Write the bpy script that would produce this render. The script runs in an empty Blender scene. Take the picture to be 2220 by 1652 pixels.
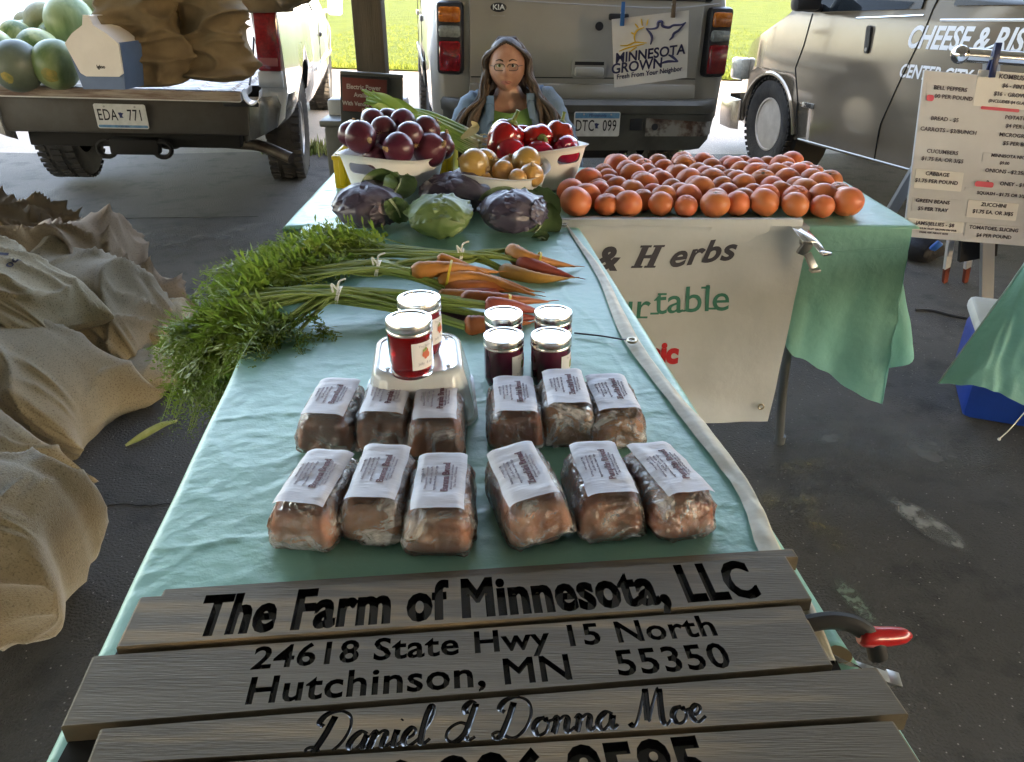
import bpy, bmesh, math, random
from math import sin, cos, pi, radians, sqrt, atan2, tan
from mathutils import Vector, Matrix, noise, Euler
V = Vector
SC = bpy.context.scene
COL = SC.collection
random.seed(7)
# ------------------------------------------------------------------ camera, sky, sun, exposure
H = 1.365; G = -0.07                       # camera height; ground level (table tops at 0.74)
PIT = math.atan(.5227); CS, CC = sin(PIT), cos(PIT); FP = 1917 * 2220 / 2560
cam = bpy.data.cameras.new('camera'); camo = bpy.data.objects.new('camera', cam); COL.objects.link(camo)
camo.location = (0, 0, H); camo.rotation_euler = (pi / 2 - PIT, 0, 0)
cam.sensor_width = 36; cam.sensor_fit = 'HORIZONTAL'; cam.lens = 36 * 1917 / 2560
cam.clip_start = .02; cam.clip_end = 2000
SC.camera = camo
SUN_EL, SUN_AZ = radians(32), radians(20)   # sun low behind the camera, a little to the right
w = bpy.data.worlds.new('World'); SC.world = w; w.use_nodes = True
nt = w.node_tree; nt.nodes.clear()
sky = nt.nodes.new('ShaderNodeTexSky'); sky.sky_type = 'NISHITA'; sky.sun_disc = False
sky.sun_elevation = SUN_EL; sky.sun_rotation = pi - SUN_AZ; sky.air_density = 1.0; sky.dust_density = 2.5; sky.ozone_density = 1
bg = nt.nodes.new('ShaderNodeBackground'); bg.inputs[1].default_value = .15
wo = nt.nodes.new('ShaderNodeOutputWorld')
nt.links.new(sky.outputs[0], bg.inputs[0]); nt.links.new(bg.outputs[0], wo.inputs[0])
sl = bpy.data.lights.new('sun', 'SUN'); sl.energy = 2.0; sl.angle = radians(.5); sl.color = (1, .93, .82)
so = bpy.data.objects.new('sun', sl); COL.objects.link(so)
sd = V((cos(SUN_EL) * sin(SUN_AZ), -cos(SUN_EL) * cos(SUN_AZ), sin(SUN_EL)))
so.rotation_euler = sd.to_track_quat('Z', 'Y').to_euler(); so.location = sd * 30
SC.view_settings.view_transform = 'Standard'; SC.view_settings.look = 'None'
SC.view_settings.gamma = 1; SC.view_settings.use_curve_mapping = False
SC.view_settings.exposure = 4.35
SC.view_settings.use_white_balance = True; SC.view_settings.white_balance_temperature = 8150; SC.view_settings.white_balance_tint = 14
SC.cycles.max_bounces = 8; SC.cycles.transparent_max_bounces = 12; SC.cycles.sample_clamp_indirect = 6
SC.cycles.use_denoising = True

# ------------------------------------------------------------------ measuring helpers (photo pixel -> place in the world)
def AZ(x, y, z):
    u = (x - 1110) / FP; v = (y - 826) / FP
    Z = (H - z) / (CS + v * CC); return V((u * Z, Z * (CC - v * CS), z))
def AY(x, y, Y):
    u = (x - 1110) / FP; v = (y - 826) / FP
    Z = Y / (CC - v * CS); return V((u * Z, Y, H - Z * (CS + v * CC)))

# ------------------------------------------------------------------ mesh builder
class MB:
    def __init__(s): s.v = []; s.f = []; s.m = []; s.s = []; s.cur = 0; s.M = None
    def add(s, vs, fs, smooth=True):
        o = len(s.v)
        if s.M is not None: vs = [s.M @ V(p) for p in vs]
        s.v.extend([tuple(p) for p in vs])
        for f in fs:
            s.f.append([i + o for i in f]); s.m.append(s.cur); s.s.append(smooth)
        return s
    def box(s, c, sz, bev=0, rot=None, seg=2):
        bm = bmesh.new(); bmesh.ops.create_cube(bm, size=1)
        for p in bm.verts: p.co = V((p.co.x * sz[0], p.co.y * sz[1], p.co.z * sz[2]))
        if bev: bmesh.ops.bevel(bm, geom=bm.edges[:], offset=bev, segments=seg, profile=.5, affect='EDGES', clamp_overlap=True)
        R = Euler(rot).to_matrix() if rot else Matrix.Identity(3)
        bm.verts.index_update()
        s.add([R @ p.co + V(c) for p in bm.verts], [[q.index for q in f.verts] for f in bm.faces], bool(bev)); bm.free(); return s
    def grid(s, nu, nv, fn, cu=False, cv=False, smooth=True, skip=None):
        vs = [fn(i / (nu if cu else nu - 1), j / (nv if cv else nv - 1)) for i in range(nu) for j in range(nv)]
        fs = []
        for i in range(nu if cu else nu - 1):
            for j in range(nv if cv else nv - 1):
                if skip and skip(i, j): continue
                a = i * nv + j; b = ((i + 1) % nu) * nv + j; c = ((i + 1) % nu) * nv + (j + 1) % nv; d = i * nv + (j + 1) % nv
                fs.append((a, b, c, d))
        return s.add(vs, fs, smooth)
    def loft(s, rings, cap=True, smooth=True):
        n = len(rings[0]); vs = [p for r in rings for p in r]; fs = []
        for i in range(len(rings) - 1):
            for j in range(n):
                k = (j + 1) % n; fs.append((i * n + j, i * n + k, (i + 1) * n + k, (i + 1) * n + j))
        if cap: fs.append(list(range(n))[::-1]); fs.append([(len(rings) - 1) * n + j for j in range(n)])
        return s.add(vs, fs, smooth)
    def tube(s, pts, r, n=8, cap=True, sx=1, smooth=True):
        pts = [V(p) for p in pts]; rings = []
        t = (pts[1] - pts[0]).normalized(); up = V((0, 0, 1)) if abs(t.z) < .9 else V((1, 0, 0))
        a = t.cross(up).normalized()
        for i, p in enumerate(pts):
            t = (pts[min(i + 1, len(pts) - 1)] - pts[max(i - 1, 0)])
            t = t.normalized() if t.length > 1e-9 else V((0, 0, 1))
            a = a - t * a.dot(t); a = a.normalized() if a.length > 1e-6 else t.orthogonal().normalized(); b = t.cross(a)
            rr = r[i] if isinstance(r, (list, tuple)) else r
            rings.append([p + (a * cos(2 * pi * k / n) * sx + b * sin(2 * pi * k / n)) * rr for k in range(n)])
        return s.loft(rings, cap, smooth)
    def lathe(s, prof, n=24, c=(0, 0, 0), axis='z', smooth=True, cap=True):
        c = V(c); rings = []
        for (r, z) in prof:
            ring = []
            for k in range(n):
                a = 2 * pi * k / n; q = (r * cos(a), r * sin(a), z)
                if axis == 'x': q = (z, r * cos(a), r * sin(a))
                if axis == 'y': q = (r * sin(a), z, r * cos(a))
                ring.append(c + V(q))
            rings.append(ring)
        return s.loft(rings, cap, smooth)
    def ball(s, c, r, nu=16, nv=10, fn=None):
        c = V(c); r = r if isinstance(r, (tuple, list)) else (r, r, r)
        def g(u, v):
            a = 2 * pi * u; b = pi * (v - .5); d = V((cos(a) * cos(b), sin(a) * cos(b), sin(b)))
            k = fn(d) if fn else 1
            return c + V((d.x * r[0], d.y * r[1], d.z * r[2])) * k
        return s.grid(nu, nv, g, cu=True)
    def prism(s, outline, fr, to, f3):                 # outline: 2-D points; f3(u, v, w) -> 3-D
        n = len(outline)
        vs = [f3(u, v, fr) for u, v in outline] + [f3(u, v, to) for u, v in outline]
        fs = [list(range(n))[::-1], list(range(n, 2 * n))] + [(i, (i + 1) % n, n + (i + 1) % n, n + i) for i in range(n)]
        return s.add(vs, fs, False)
    def mesh(s, name, mats, sharp=40):
        me = bpy.data.meshes.new(name); me.from_pydata(s.v, [], s.f)
        for m in (mats if isinstance(mats, (list, tuple)) else [mats]): me.materials.append(m)
        me.polygons.foreach_set('material_index', s.m); me.polygons.foreach_set('use_smooth', s.s)
        bm = bmesh.new(); bm.from_mesh(me); bmesh.ops.recalc_face_normals(bm, faces=bm.faces[:]); bm.to_mesh(me); bm.free()
        if sharp: me.set_sharp_from_angle(angle=radians(sharp))
        me.update(); return me

def rrect(x0, y0, x1, y1, r, n=5):
    out = []
    for cx, cy, a0 in ((x1 - r, y1 - r, 0), (x0 + r, y1 - r, pi / 2), (x0 + r, y0 + r, pi), (x1 - r, y0 + r, 1.5 * pi)):
        for i in range(n + 1): a = a0 + i / n * pi / 2; out.append((cx + r * cos(a), cy + r * sin(a)))
    return out
def smoothpath(pts, n=8):
    pts = [V(p) for p in pts]; out = []
    P = [pts[0] * 2 - pts[1]] + pts + [pts[-1] * 2 - pts[-2]]
    for i in range(1, len(P) - 2):
        for k in range(n):
            t = k / n; a, b, c, d = P[i - 1], P[i], P[i + 1], P[i + 2]
            out.append(.5 * ((2 * b) + (c - a) * t + (2 * a - 5 * b + 4 * c - d) * t * t + (3 * b - a - 3 * c + d) * t ** 3))
    out.append(pts[-1]); return out
def nz(p, s=1.0, o=0): return noise.noise(V(p) * s + V((o * 7.3, o * 3.1, o * 5.7)))
def ridge(p, s=1.0, o=0): return 1 - abs(nz(p, s, o)) * 2
def frac(p, s, o=0, n=4): return noise.fractal(V(p) * s + V((o * 7.3, o * 3.1, o * 5.7)), 1.0, 2.0, n)

# ------------------------------------------------------------------ objects
def link(o, parent=None):
    COL.objects.link(o)
    if parent is not None: o.parent = parent
    return o
def tag(o, label=None, cat=None, group=None, kind=None):
    if label: o['label'] = label
    if cat: o['category'] = cat
    if group: o['group'] = group
    if kind: o['kind'] = kind
    return o
def thing(name, label, cat, loc=(0, 0, 0), rot=(0, 0, 0), group=None):
    o = bpy.data.objects.new(name, None); o.empty_display_size = .1
    o.location = loc; o.rotation_euler = rot if isinstance(rot, (tuple, list)) else (0, 0, rot)
    return tag(link(o), label, cat, group)
def obj(name, mb, mats, parent=None, loc=None, rot=None, sharp=40, sub=0):
    me = mb.mesh(name, mats, sharp) if isinstance(mb, MB) else mb
    o = bpy.data.objects.new(name, me)
    if loc: o.location = loc
    if rot: o.rotation_euler = rot
    if sub:
        m = o.modifiers.new('sub', 'SUBSURF'); m.levels = m.render_levels = sub
    return link(o, parent)
def dup(root, loc=None, rot=None, scale=None, label=None):
    r = root.copy(); COL.objects.link(r)
    if loc is not None: r.location = loc
    if rot is not None: r.rotation_euler = rot
    if scale is not None: r.scale = scale if isinstance(scale, (tuple, list)) else (scale,) * 3
    if label: r['label'] = label
    for ch in list(root.children):
        c = ch.copy(); COL.objects.link(c); c.parent = r
        for g in list(ch.children):
            d = g.copy(); COL.objects.link(d); d.parent = c
    return r
def evalmesh(o):
    dg = bpy.context.evaluated_depsgraph_get(); return bpy.data.meshes.new_from_object(o.evaluated_get(dg))
def text_mesh(body, size, mat, ext=.0004, bold=0, shear=0, xs=1, align='CENTER', space=1, res=4, lsp=1):
    cu = bpy.data.curves.new('txt', 'FONT'); cu.body = body; cu.size = size; cu.extrude = ext; cu.offset = bold; cu.shear = shear
    cu.align_x = align; cu.align_y = 'CENTER'; cu.space_character = space; cu.resolution_u = res; cu.space_line = lsp
    o = bpy.data.objects.new('txt', cu); COL.objects.link(o)
    me = evalmesh(o); bpy.data.objects.remove(o); bpy.data.curves.remove(cu)
    for p in me.vertices: p.co.x *= xs
    me.materials.clear(); me.materials.append(mat)
    return me
def lettering(body, size, mat, parent, loc, rot, **k):
    return obj('lettering', text_mesh(body, size, mat, **k), None, parent, loc, rot)
def boolean(o, cutter_me, solver='EXACT', selfx=False):
    c = bpy.data.objects.new('cut', cutter_me); COL.objects.link(c); par = o.parent; o.parent = None
    m = o.modifiers.new('b', 'BOOLEAN'); m.operation = 'DIFFERENCE'; m.object = c; m.solver = solver
    if solver == 'EXACT': m.material_mode = 'TRANSFER'; m.use_self = selfx
    me = evalmesh(o); o.modifiers.clear(); o.data = me; bpy.data.objects.remove(c); o.parent = par; return o

# ------------------------------------------------------------------ materials
MC = {}
def lin(c): return tuple(((x / 255) / 12.92 if x / 255 <= .04045 else ((x / 255 + .055) / 1.055) ** 2.4) for x in c) + (1,)
def mat(name, col, rough=.5, metal=0, col2=None, ns=5, nd=5, ramp=(.35, .65), bump=0, bs=60, bd=.01, spec=.5, coat=0,
        trans=0, ior=1.45, stretch=(1, 1, 1), bstretch=(1, 1, 1), rnd=0, spots=None, rough2=None, sss=0, alpha=1, sheen=0, col3=None, ns3=30):
    if name in MC: return MC[name]
    m = bpy.data.materials.new(name); m.use_nodes = True; MC[name] = m
    t = m.node_tree; N = t.nodes; L = t.links; b = N['Principled BSDF']
    c4 = lambda c: tuple(c) + (1,) if len(c) == 3 else c
    b.inputs['Base Color'].default_value = c4(col); b.inputs['Roughness'].default_value = rough; b.inputs['Metallic'].default_value = metal
    b.inputs['Specular IOR Level'].default_value = spec; b.inputs['Coat Weight'].default_value = coat; b.inputs['Coat Roughness'].default_value = .06
    b.inputs['Transmission Weight'].default_value = trans; b.inputs['IOR'].default_value = ior; b.inputs['Alpha'].default_value = alpha
    if sheen: b.inputs['Sheen Weight'].default_value = sheen
    if sss: b.inputs['Subsurface Weight'].default_value = sss; b.inputs['Subsurface Radius'].default_value = (.02, .008, .004)
    tc = N.new('ShaderNodeTexCoord')
    def mp(st):
        q = N.new('ShaderNodeMapping'); q.inputs['Scale'].default_value = st; L.new(tc.outputs['Object'], q.inputs['Vector']); return q.outputs[0]
    out = None
    def mix(fac, a, bcol, typ='MIX'):
        x = N.new('ShaderNodeMix'); x.data_type = 'RGBA'; x.blend_type = typ
        if hasattr(fac, 'name') or not isinstance(fac, (int, float)): L.new(fac, x.inputs[0])
        else: x.inputs[0].default_value = fac
        if isinstance(a, tuple): x.inputs[6].default_value = c4(a)
        else: L.new(a, x.inputs[6])
        if isinstance(bcol, tuple): x.inputs[7].default_value = c4(bcol)
        else: L.new(bcol, x.inputs[7])
        return x.outputs[2]
    def nfac(scale, det, st, lo, hi):
        q = N.new('ShaderNodeTexNoise'); q.inputs['Scale'].default_value = scale; q.inputs['Detail'].default_value = det; q.inputs['Roughness'].default_value = .6
        L.new(mp(st), q.inputs['Vector']); r = N.new('ShaderNodeMapRange'); r.inputs[1].default_value = lo; r.inputs[2].default_value = hi
        L.new(q.outputs[0], r.inputs[0]); return r.outputs[0]
    if col2:
        f = nfac(ns, nd, stretch, *ramp); out = mix(f, tuple(col), tuple(col2))
        if rough2 is not None:
            r = N.new('ShaderNodeMapRange'); r.inputs[3].default_value = rough; r.inputs[4].default_value = rough2; L.new(f, r.inputs[0]); L.new(r.outputs[0], b.inputs['Roughness'])
    if col3: out = mix(nfac(ns3, 3, stretch, .52, .7), out if out is not None else tuple(col), tuple(col3))
    if spots:                                   # (colour, scale, threshold)
        q = N.new('ShaderNodeTexVoronoi'); q.inputs['Scale'].default_value = spots[1]; L.new(mp((1, 1, 1)), q.inputs['Vector'])
        r = N.new('ShaderNodeMapRange'); r.inputs[1].default_value = spots[2]; r.inputs[2].default_value = spots[2] * .6; L.new(q.outputs[0], r.inputs[0])
        out = mix(r.outputs[0], out if out is not None else tuple(col), tuple(spots[0]))
    if rnd:
        oi = N.new('ShaderNodeObjectInfo'); hs = N.new('ShaderNodeHueSaturation')
        r = N.new('ShaderNodeMapRange'); r.inputs[3].default_value = 1 - rnd; r.inputs[4].default_value = 1 + rnd; L.new(oi.outputs['Random'], r.inputs[0])
        L.new(r.outputs[0], hs.inputs['Value'])
        r2 = N.new('ShaderNodeMapRange'); r2.inputs[3].default_value = .5 + rnd * .06; r2.inputs[4].default_value = .5 - rnd * .06; L.new(oi.outputs['Random'], r2.inputs[0]); L.new(r2.outputs[0], hs.inputs['Hue'])
        if out is None: hs.inputs['Color'].default_value = c4(col)
        else: L.new(out, hs.inputs['Color'])
        out = hs.outputs[0]
    if out is not None: L.new(out, b.inputs['Base Color'])
    if bump:
        q = N.new('ShaderNodeTexNoise'); q.inputs['Scale'].default_value = bs; q.inputs['Detail'].default_value = 5; L.new(mp(bstretch), q.inputs['Vector'])
        bp = N.new('ShaderNodeBump'); bp.inputs['Strength'].default_value = bump; bp.inputs['Distance'].default_value = bd
        L.new(q.outputs[0], bp.inputs['Height']); L.new(bp.outputs[0], b.inputs['Normal'])
    return m
def film_mat(name, white=.35, lo=.4, hi=.75, scale=14, rough=.08, bump=.6, bs=45):
    """clear stretch film: see-through with glossy creases and milky bunched places"""
    if name in MC: return MC[name]
    m = bpy.data.materials.new(name); m.use_nodes = True; MC[name] = m
    t = m.node_tree; N = t.nodes; L = t.links; b = N['Principled BSDF']; o = N['Material Output']
    b.inputs['Base Color'].default_value = (.88, .86, .85, 1); b.inputs['Roughness'].default_value = rough
    tc = N.new('ShaderNodeTexCoord'); q = N.new('ShaderNodeTexNoise'); q.inputs['Scale'].default_value = scale; q.inputs['Detail'].default_value = 6; q.inputs['Roughness'].default_value = .65
    q.inputs['Distortion'].default_value = 1.2
    oi = N.new('ShaderNodeObjectInfo'); ad = N.new('ShaderNodeVectorMath'); ad.operation = 'ADD'
    L.new(tc.outputs['Object'], ad.inputs[0]); L.new(oi.outputs['Location'], ad.inputs[1]); L.new(ad.outputs[0], q.inputs['Vector'])
    r = N.new('ShaderNodeMapRange'); r.inputs[1].default_value = lo; r.inputs[2].default_value = hi; r.inputs[3].default_value = .1; r.inputs[4].default_value = white; L.new(q.outputs[0], r.inputs[0])
    tr = N.new('ShaderNodeBsdfTransparent'); mx = N.new('ShaderNodeMixShader'); L.new(r.outputs[0], mx.inputs[0]); L.new(tr.outputs[0], mx.inputs[1]); L.new(b.outputs[0], mx.inputs[2])
    gl = N.new('ShaderNodeBsdfGlossy'); gl.inputs['Roughness'].default_value = rough; fr = N.new('ShaderNodeFresnel'); fr.inputs[0].default_value = 1.5
    mx2 = N.new('ShaderNodeMixShader'); L.new(fr.outputs[0], mx2.inputs[0]); L.new(mx.outputs[0], mx2.inputs[1]); L.new(gl.outputs[0], mx2.inputs[2]); L.new(mx2.outputs[0], o.inputs['Surface'])
    q2 = N.new('ShaderNodeTexNoise'); q2.inputs['Scale'].default_value = bs; q2.inputs['Detail'].default_value = 4; q2.inputs['Distortion'].default_value = 1.5; L.new(ad.outputs[0], q2.inputs['Vector'])
    bp = N.new('ShaderNodeBump'); bp.inputs['Strength'].default_value = bump; bp.inputs['Distance'].default_value = .01; L.new(q2.outputs[0], bp.inputs['Height'])
    for nd in (b, gl, fr): L.new(bp.outputs[0], nd.inputs['Normal'])
    return m
K = mat('black_rubber', (.02, .02, .021), .7, bump=.2, bs=80)
BLK = mat('black_plastic', (.02, .02, .022), .4)
DARK = mat('dark_underside', (.018, .016, .014), .9)
CHROME = mat('chrome', (.75, .75, .74), .16, 1)
STEEL = mat('dull_steel', (.42, .42, .41), .38, 1)
GLASS = mat('tinted_glass', (.012, .015, .016), .04, spec=.8)
INK = mat('black_ink', (.015, .014, .018), .7)
WHITE = mat('white_paint', (.78, .77, .75), .5)
# ================================================================== the setting
asph = mat('worn_asphalt', (.050, .046, .042), .88, col2=(.088, .081, .073), ns=.9, ramp=(.3, .75), bump=.7, bs=130, bd=.02, spots=((.26, .245, .22), 42, .11), col3=(.03, .028, .027), ns3=6)
road_m = mat('pale_asphalt', (.17, .15, .13), .9, col2=(.25, .215, .18), ns=.7, bump=.5, bs=60, bd=.02, spots=((.5, .46, .4), 26, .14))
grass_m = mat('grass_ground', (.030, .044, .005), .95, spec=.1, col2=(.050, .064, .007), ns=1.3, nd=8, ramp=(.35, .65), bump=1, bs=14, bd=.15)
g0, g1 = AZ(742, 150, G), AZ(1600, 176, G)
gs = (g1.y - g0.y) / (g1.x - g0.x)
def gedge(x): return g0.y + gs * (x - g0.x) * (1 if abs(x) < 12 else 12 / abs(x))
def seam(x): return 7.35 + .06 * sin(x * 2.1) + .05 * nz((x, 0, 0), 1.5)
mb = MB(); xs = [-60, -30, -16] + [-9 + i * .3 for i in range(61)] + [16, 30, 60]
mb.grid(len(xs), 2, lambda u, v: V((xs[round(u * (len(xs) - 1))], -40 if v < .5 else seam(xs[round(u * (len(xs) - 1))]), G)))
tag(obj('asphalt', mb, asph), kind='structure')
mb = MB()
mb.grid(len(xs), 2, lambda u, v: V((xs[round(u * (len(xs) - 1))], 7.0 if v < .5 else gedge(xs[round(u * (len(xs) - 1))]) + .8, G - .006 if v > .5 else G - .02)))
tag(obj('road', mb, road_m), kind='structure')
mb = MB()
def gf(u, v):
    x = -130 + u * 260; y0 = gedge(x) + .1 * nz((x, 0, 0), .7); y = y0 + (v ** 2.2) * (420 - y0)
    z = G + .02 + .05 * min(1, (y - y0) / .5) + (.35 * frac((x, y, 0), .04, 1) if y > y0 + 4 else 0) * min(1, (y - y0 - 4) / 20)
    return V((x, y, z))
mb.grid(130, 60, gf)
tag(obj('lawn', mb, grass_m), kind='structure')
# blades along the near lawn and weeds in the seam of the asphalt
def blades(mb, x, y, z, h, n, spread, wd=.006):
    for _ in range(n):
        a = random.uniform(0, 2 * pi); r = random.random() ** .5 * spread; px, py = x + cos(a) * r, y + sin(a) * r
        b = random.uniform(0, 2 * pi); hh = h * random.uniform(.5, 1.1); ln = random.uniform(0, .7) * hh; d = V((cos(b), sin(b), 0)); e = V((-sin(b), cos(b), 0)) * wd
        p = V((px, py, z)); q = p + d * ln * .4 + V((0, 0, hh * .6)); t = p + d * ln + V((0, 0, hh))
        mb.add([p - e, p + e, q + e * .8, q - e * .8, t], [(0, 1, 2, 3), (3, 2, 4)], False)
gb = mat('grass_blade', (.033, .050, .006), .8, spec=.15, col2=(.058, .070, .009), ns=1.5, ramp=(.3, .7))
mb = MB(); random.seed(3)
for _ in range(9000):
    x = random.uniform(-5, 7.5); dy = random.random() ** 2 * 16; y = gedge(x) + dy + .05
    blades(mb, x, y, G + .03, .07 + .03 * random.random(), 3, .07, .008)
tag(obj('lawn_grass', mb, gb), 'bright yellow green mown grass beyond the parked vehicles', 'grass', kind='stuff')
mb = MB(); random.seed(4)
for _ in range(420):
    x = random.uniform(-4.2, 3.6); y = seam(x) + random.gauss(0, .07)
    if nz((x, 0, 3), 1.3) < -.02: continue
    blades(mb, x, y, G, .12 * random.uniform(.5, 1.3), 9, .09, .009)
tag(obj('weed_strip', mb, mat('weed', (.09, .14, .03), .6, col2=(.2, .2, .06), ns=4)), 'ragged weeds growing in the seam where the asphalt ends', 'weeds', kind='stuff')
# stains, tar lines on the floor (flat worn patches)
def blot(name, pts, m, h=.004):
    mb = MB(); mb.add([V((p[0], p[1], G + h)) for p in pts], [list(range(len(pts)))], False); return tag(obj(name, mb, m), kind='structure')
def ring_pts(c, a, b, rot, seed, n=40, amp=.25):
    out = []
    for i in range(n):
        t = 2 * pi * i / n; k = 1 + amp * nz((cos(t), sin(t), seed), 1.6)
        x, y = a * k * cos(t), b * k * sin(t); out.append((c[0] + x * cos(rot) - y * sin(rot), c[1] + x * sin(rot) + y * cos(rot)))
    return out
def soft(name, m, c, a, b, rot, seed, amp=.3, h=.004, hard=.0):
    """worn patch whose edge thins out: a fan of rings carrying a wear value that the material turns into coverage"""
    mb = MB(); wv = []; n = 40; rings = [0.02, .35, .6, .8, 1.0]
    for r in rings:
        for i in range(n):
            t = 2 * pi * i / n; k = r * (1 + amp * nz((cos(t), sin(t), seed), 1.5)); x, y = a * k * cos(t), b * k * sin(t)
            mb.v.append((c.x + x * cos(rot) - y * sin(rot), c.y + x * sin(rot) + y * cos(rot), G + h)); wv.append(min(1, (1 - r) * (1.4 + hard * 6)))
    for q in range(len(rings) - 1):
        for i in range(n): mb.f.append([q * n + i, q * n + (i + 1) % n, (q + 1) * n + (i + 1) % n, (q + 1) * n + i]); mb.m.append(0); mb.s.append(False)
    mb.f.append(list(range(n))); mb.m.append(0); mb.s.append(False)
    o = tag(obj(name, mb, m), kind='structure'); at = o.data.attributes.new('wear', 'FLOAT', 'POINT'); at.data.foreach_set('value', wv); return o
def wear_mat(name, col, scale, lo, hi):
    m = mat(name, col, .9, bump=.5, bs=130); t = m.node_tree; L = t.links; b = t.nodes['Principled BSDF']
    at = t.nodes.new('ShaderNodeAttribute'); at.attribute_name = 'wear'; q = t.nodes.new('ShaderNodeTexNoise'); q.inputs['Scale'].default_value = scale; q.inputs['Detail'].default_value = 6
    tc = t.nodes.new('ShaderNodeTexCoord'); L.new(tc.outputs['Object'], q.inputs['Vector']); r = t.nodes.new('ShaderNodeMapRange'); r.inputs[1].default_value = lo; r.inputs[2].default_value = hi; L.new(q.outputs[0], r.inputs[0])
    mu = t.nodes.new('ShaderNodeMath'); mu.operation = 'MULTIPLY'; L.new(at.outputs['Fac'], mu.inputs[0]); L.new(r.outputs[0], mu.inputs[1]); L.new(mu.outputs[0], b.inputs['Alpha']); return m
soft('floor_stain', wear_mat('chalky_stain', (.15, .19, .15), 60, .3, .6), AZ(1848, 1300, G), .032, .085, .2, 2, hard=.3)
st_m = wear_mat('ochre_stain', (.16, .135, .075), 18, .42, .66)
for k, (px, py, a, b, r) in enumerate([(1745, 1090, .12, .06, .9), (1792, 1160, .045, .14, .35), (1660, 1090, .09, .05, .5), (1730, 1010, .12, .04, .2)]): soft('floor_stain', st_m, AZ(px, py, G), a, b, r, 5 + k, .6, .004 + .001 * k)
pm = wear_mat('worn_line_paint', (.26, .25, .225), 26, .30, .62)
soft('painted_line', pm, AZ(2005, 1135, G), .055, .15, .42, 8, .25, .0045, .2)
soft('pale_scuff', wear_mat('pale_scuff', (.12, .115, .105), 9, .35, .7), AZ(420, 520, G), 1.2, .5, .1, 3, .4, .0042)
soft('pale_scuff', wear_mat('pale_scuff', (.12, .115, .105), 9, .35, .7), AZ(1900, 960, G), .5, .35, .3, 9, .4, .0048)
mb = MB()
for k, (a, b) in enumerate([((0, 478), (560, 470)), ((150, 1100), (420, 1095))]):
    A, B = AZ(*a, G), AZ(*b, G); pts = [A.lerp(B, i / 24) + V((0, .012 * nz((i, k, 0), .6), .003)) for i in range(25)]
    mb.tube(pts, .002, 4)
tag(obj('floor_crack', mb, DARK), kind='structure')

# ------------------------------------------------------------------ open shelter: post, beam, roof
wood_d = mat('dark_stained_wood', (.055, .045, .034), .75, col2=(.085, .07, .05), ns=3, stretch=(6, 6, .6), bump=.4, bs=40, bstretch=(3, 3, .2))
sh = thing('picnic_shelter', 'dark brown wooden shelter post standing behind the red onions', 'shelter', (-.80, 4.75, G))
mb = MB().box((0, 0, 1.2), (.165, .14, 2.42), .008); obj('post', mb, wood_d, sh)
mb = MB().box((.8, .02, 2.48), (17, .16, .16), .01); obj('beam', mb, wood_d, sh)
mb = MB()
mb.box((.8, -9.9, 3.42), (26, 20.2, .22), .02); obj('roof', mb, mat('bounce_ceiling', (.66, .64, .60), .7, col2=(.58, .56, .52), ns=3, stretch=(1, 8, 1)), sh)  # unseen span extended to cut ambient light, underside pale to bounce fill
mb = MB(); mb.box((.8, -17.6, 1.62), (26, .2, 3.24)); obj('added_back_wall', mb, mat('bounce_wall_grey', (.40, .40, .39), .7), sh)  # unseen wall, added to block light from behind and bounce some back
mb = MB()
for k in range(13): mb.box((-7.2 + k * 1.33, -9.9, 3.25), (.06, 19.8, .115))
obj('joist', mb, wood_d, sh)['kind'] = 'stuff'
# ================================================================== vehicles
def tilt(o, yaw, roll=0, pitch=0): o.rotation_euler = (radians(pitch), radians(roll), radians(yaw))
tyre_m = mat('tyre_rubber', (.022, .021, .02), .8, col2=(.05, .045, .038), ns=9, bump=.4, bs=70)
def wheel(parent, c, R, wd, side, rim_r, rim_m, holes=0, name='wheel', bolts=8):
    """side: +1 outer face towards +x, -1 towards -x"""
    mb = MB(); h = wd / 2
    prof = [(rim_r * .98, -h * .75), (R * .82, -h), (R * .95, -h * .92), (R, -h * .7), (R, h * .7), (R * .95, h * .92), (R * .82, h), (rim_r * .98, h * .75)]
    mb.lathe(prof, 40, axis='x', cap=False)
    w = obj(name, mb, tyre_m, parent, c)
    mb = MB()
    for k in range(44):                                   # tread blocks
        a = 2 * pi * k / 44
        for q, off in ((-.36, 0), (0, .07), (.36, 0)):
            mb.box((q * wd, (R + .002) * sin(a + off), (R + .002) * cos(a + off)), (wd * .24, R * .085, .014), rot=(-(a + off), 0, 0))
    obj('tread', mb, tyre_m, w)['kind'] = 'stuff'
    mb = MB(); s = side
    mb.lathe([(rim_r, s * h * .72), (rim_r, s * h * .80), (rim_r * .93, s * h * .80), (rim_r * .88, s * h * .5), (rim_r * .80, s * h * .35), (rim_r * .5, s * h * .35), (rim_r * .42, s * h * .62), (.0, s * h * .66)], 36, axis='x')
    obj('rim', mb, rim_m, w)
    mb = MB()
    for k in range(bolts):
        a = 2 * pi * k / bolts; mb.lathe([(.011, 0), (.011, s * .02), (.0, s * .022)], 6, (s * h * .5, rim_r * .55 * sin(a), rim_r * .55 * cos(a)), axis='x')
    for k in range(holes):
        a = 2 * pi * (k + .5) / holes; mb.cur = 1; mb.lathe([(.03, 0), (.03, s * .004), (0, s * .004)], 12, (s * h * .36, rim_r * .67 * sin(a), rim_r * .67 * cos(a)), axis='x')
    obj('wheel_nuts', mb, [CHROME, BLK], w)
    return w
plate_m = mat('plate_white', (.74, .74, .72), .4, col2=(.6, .6, .57), ns=20)
blue_p = mat('plate_blue', (.07, .22, .42), .4, col2=(.16, .34, .5), ns=30)
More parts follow.
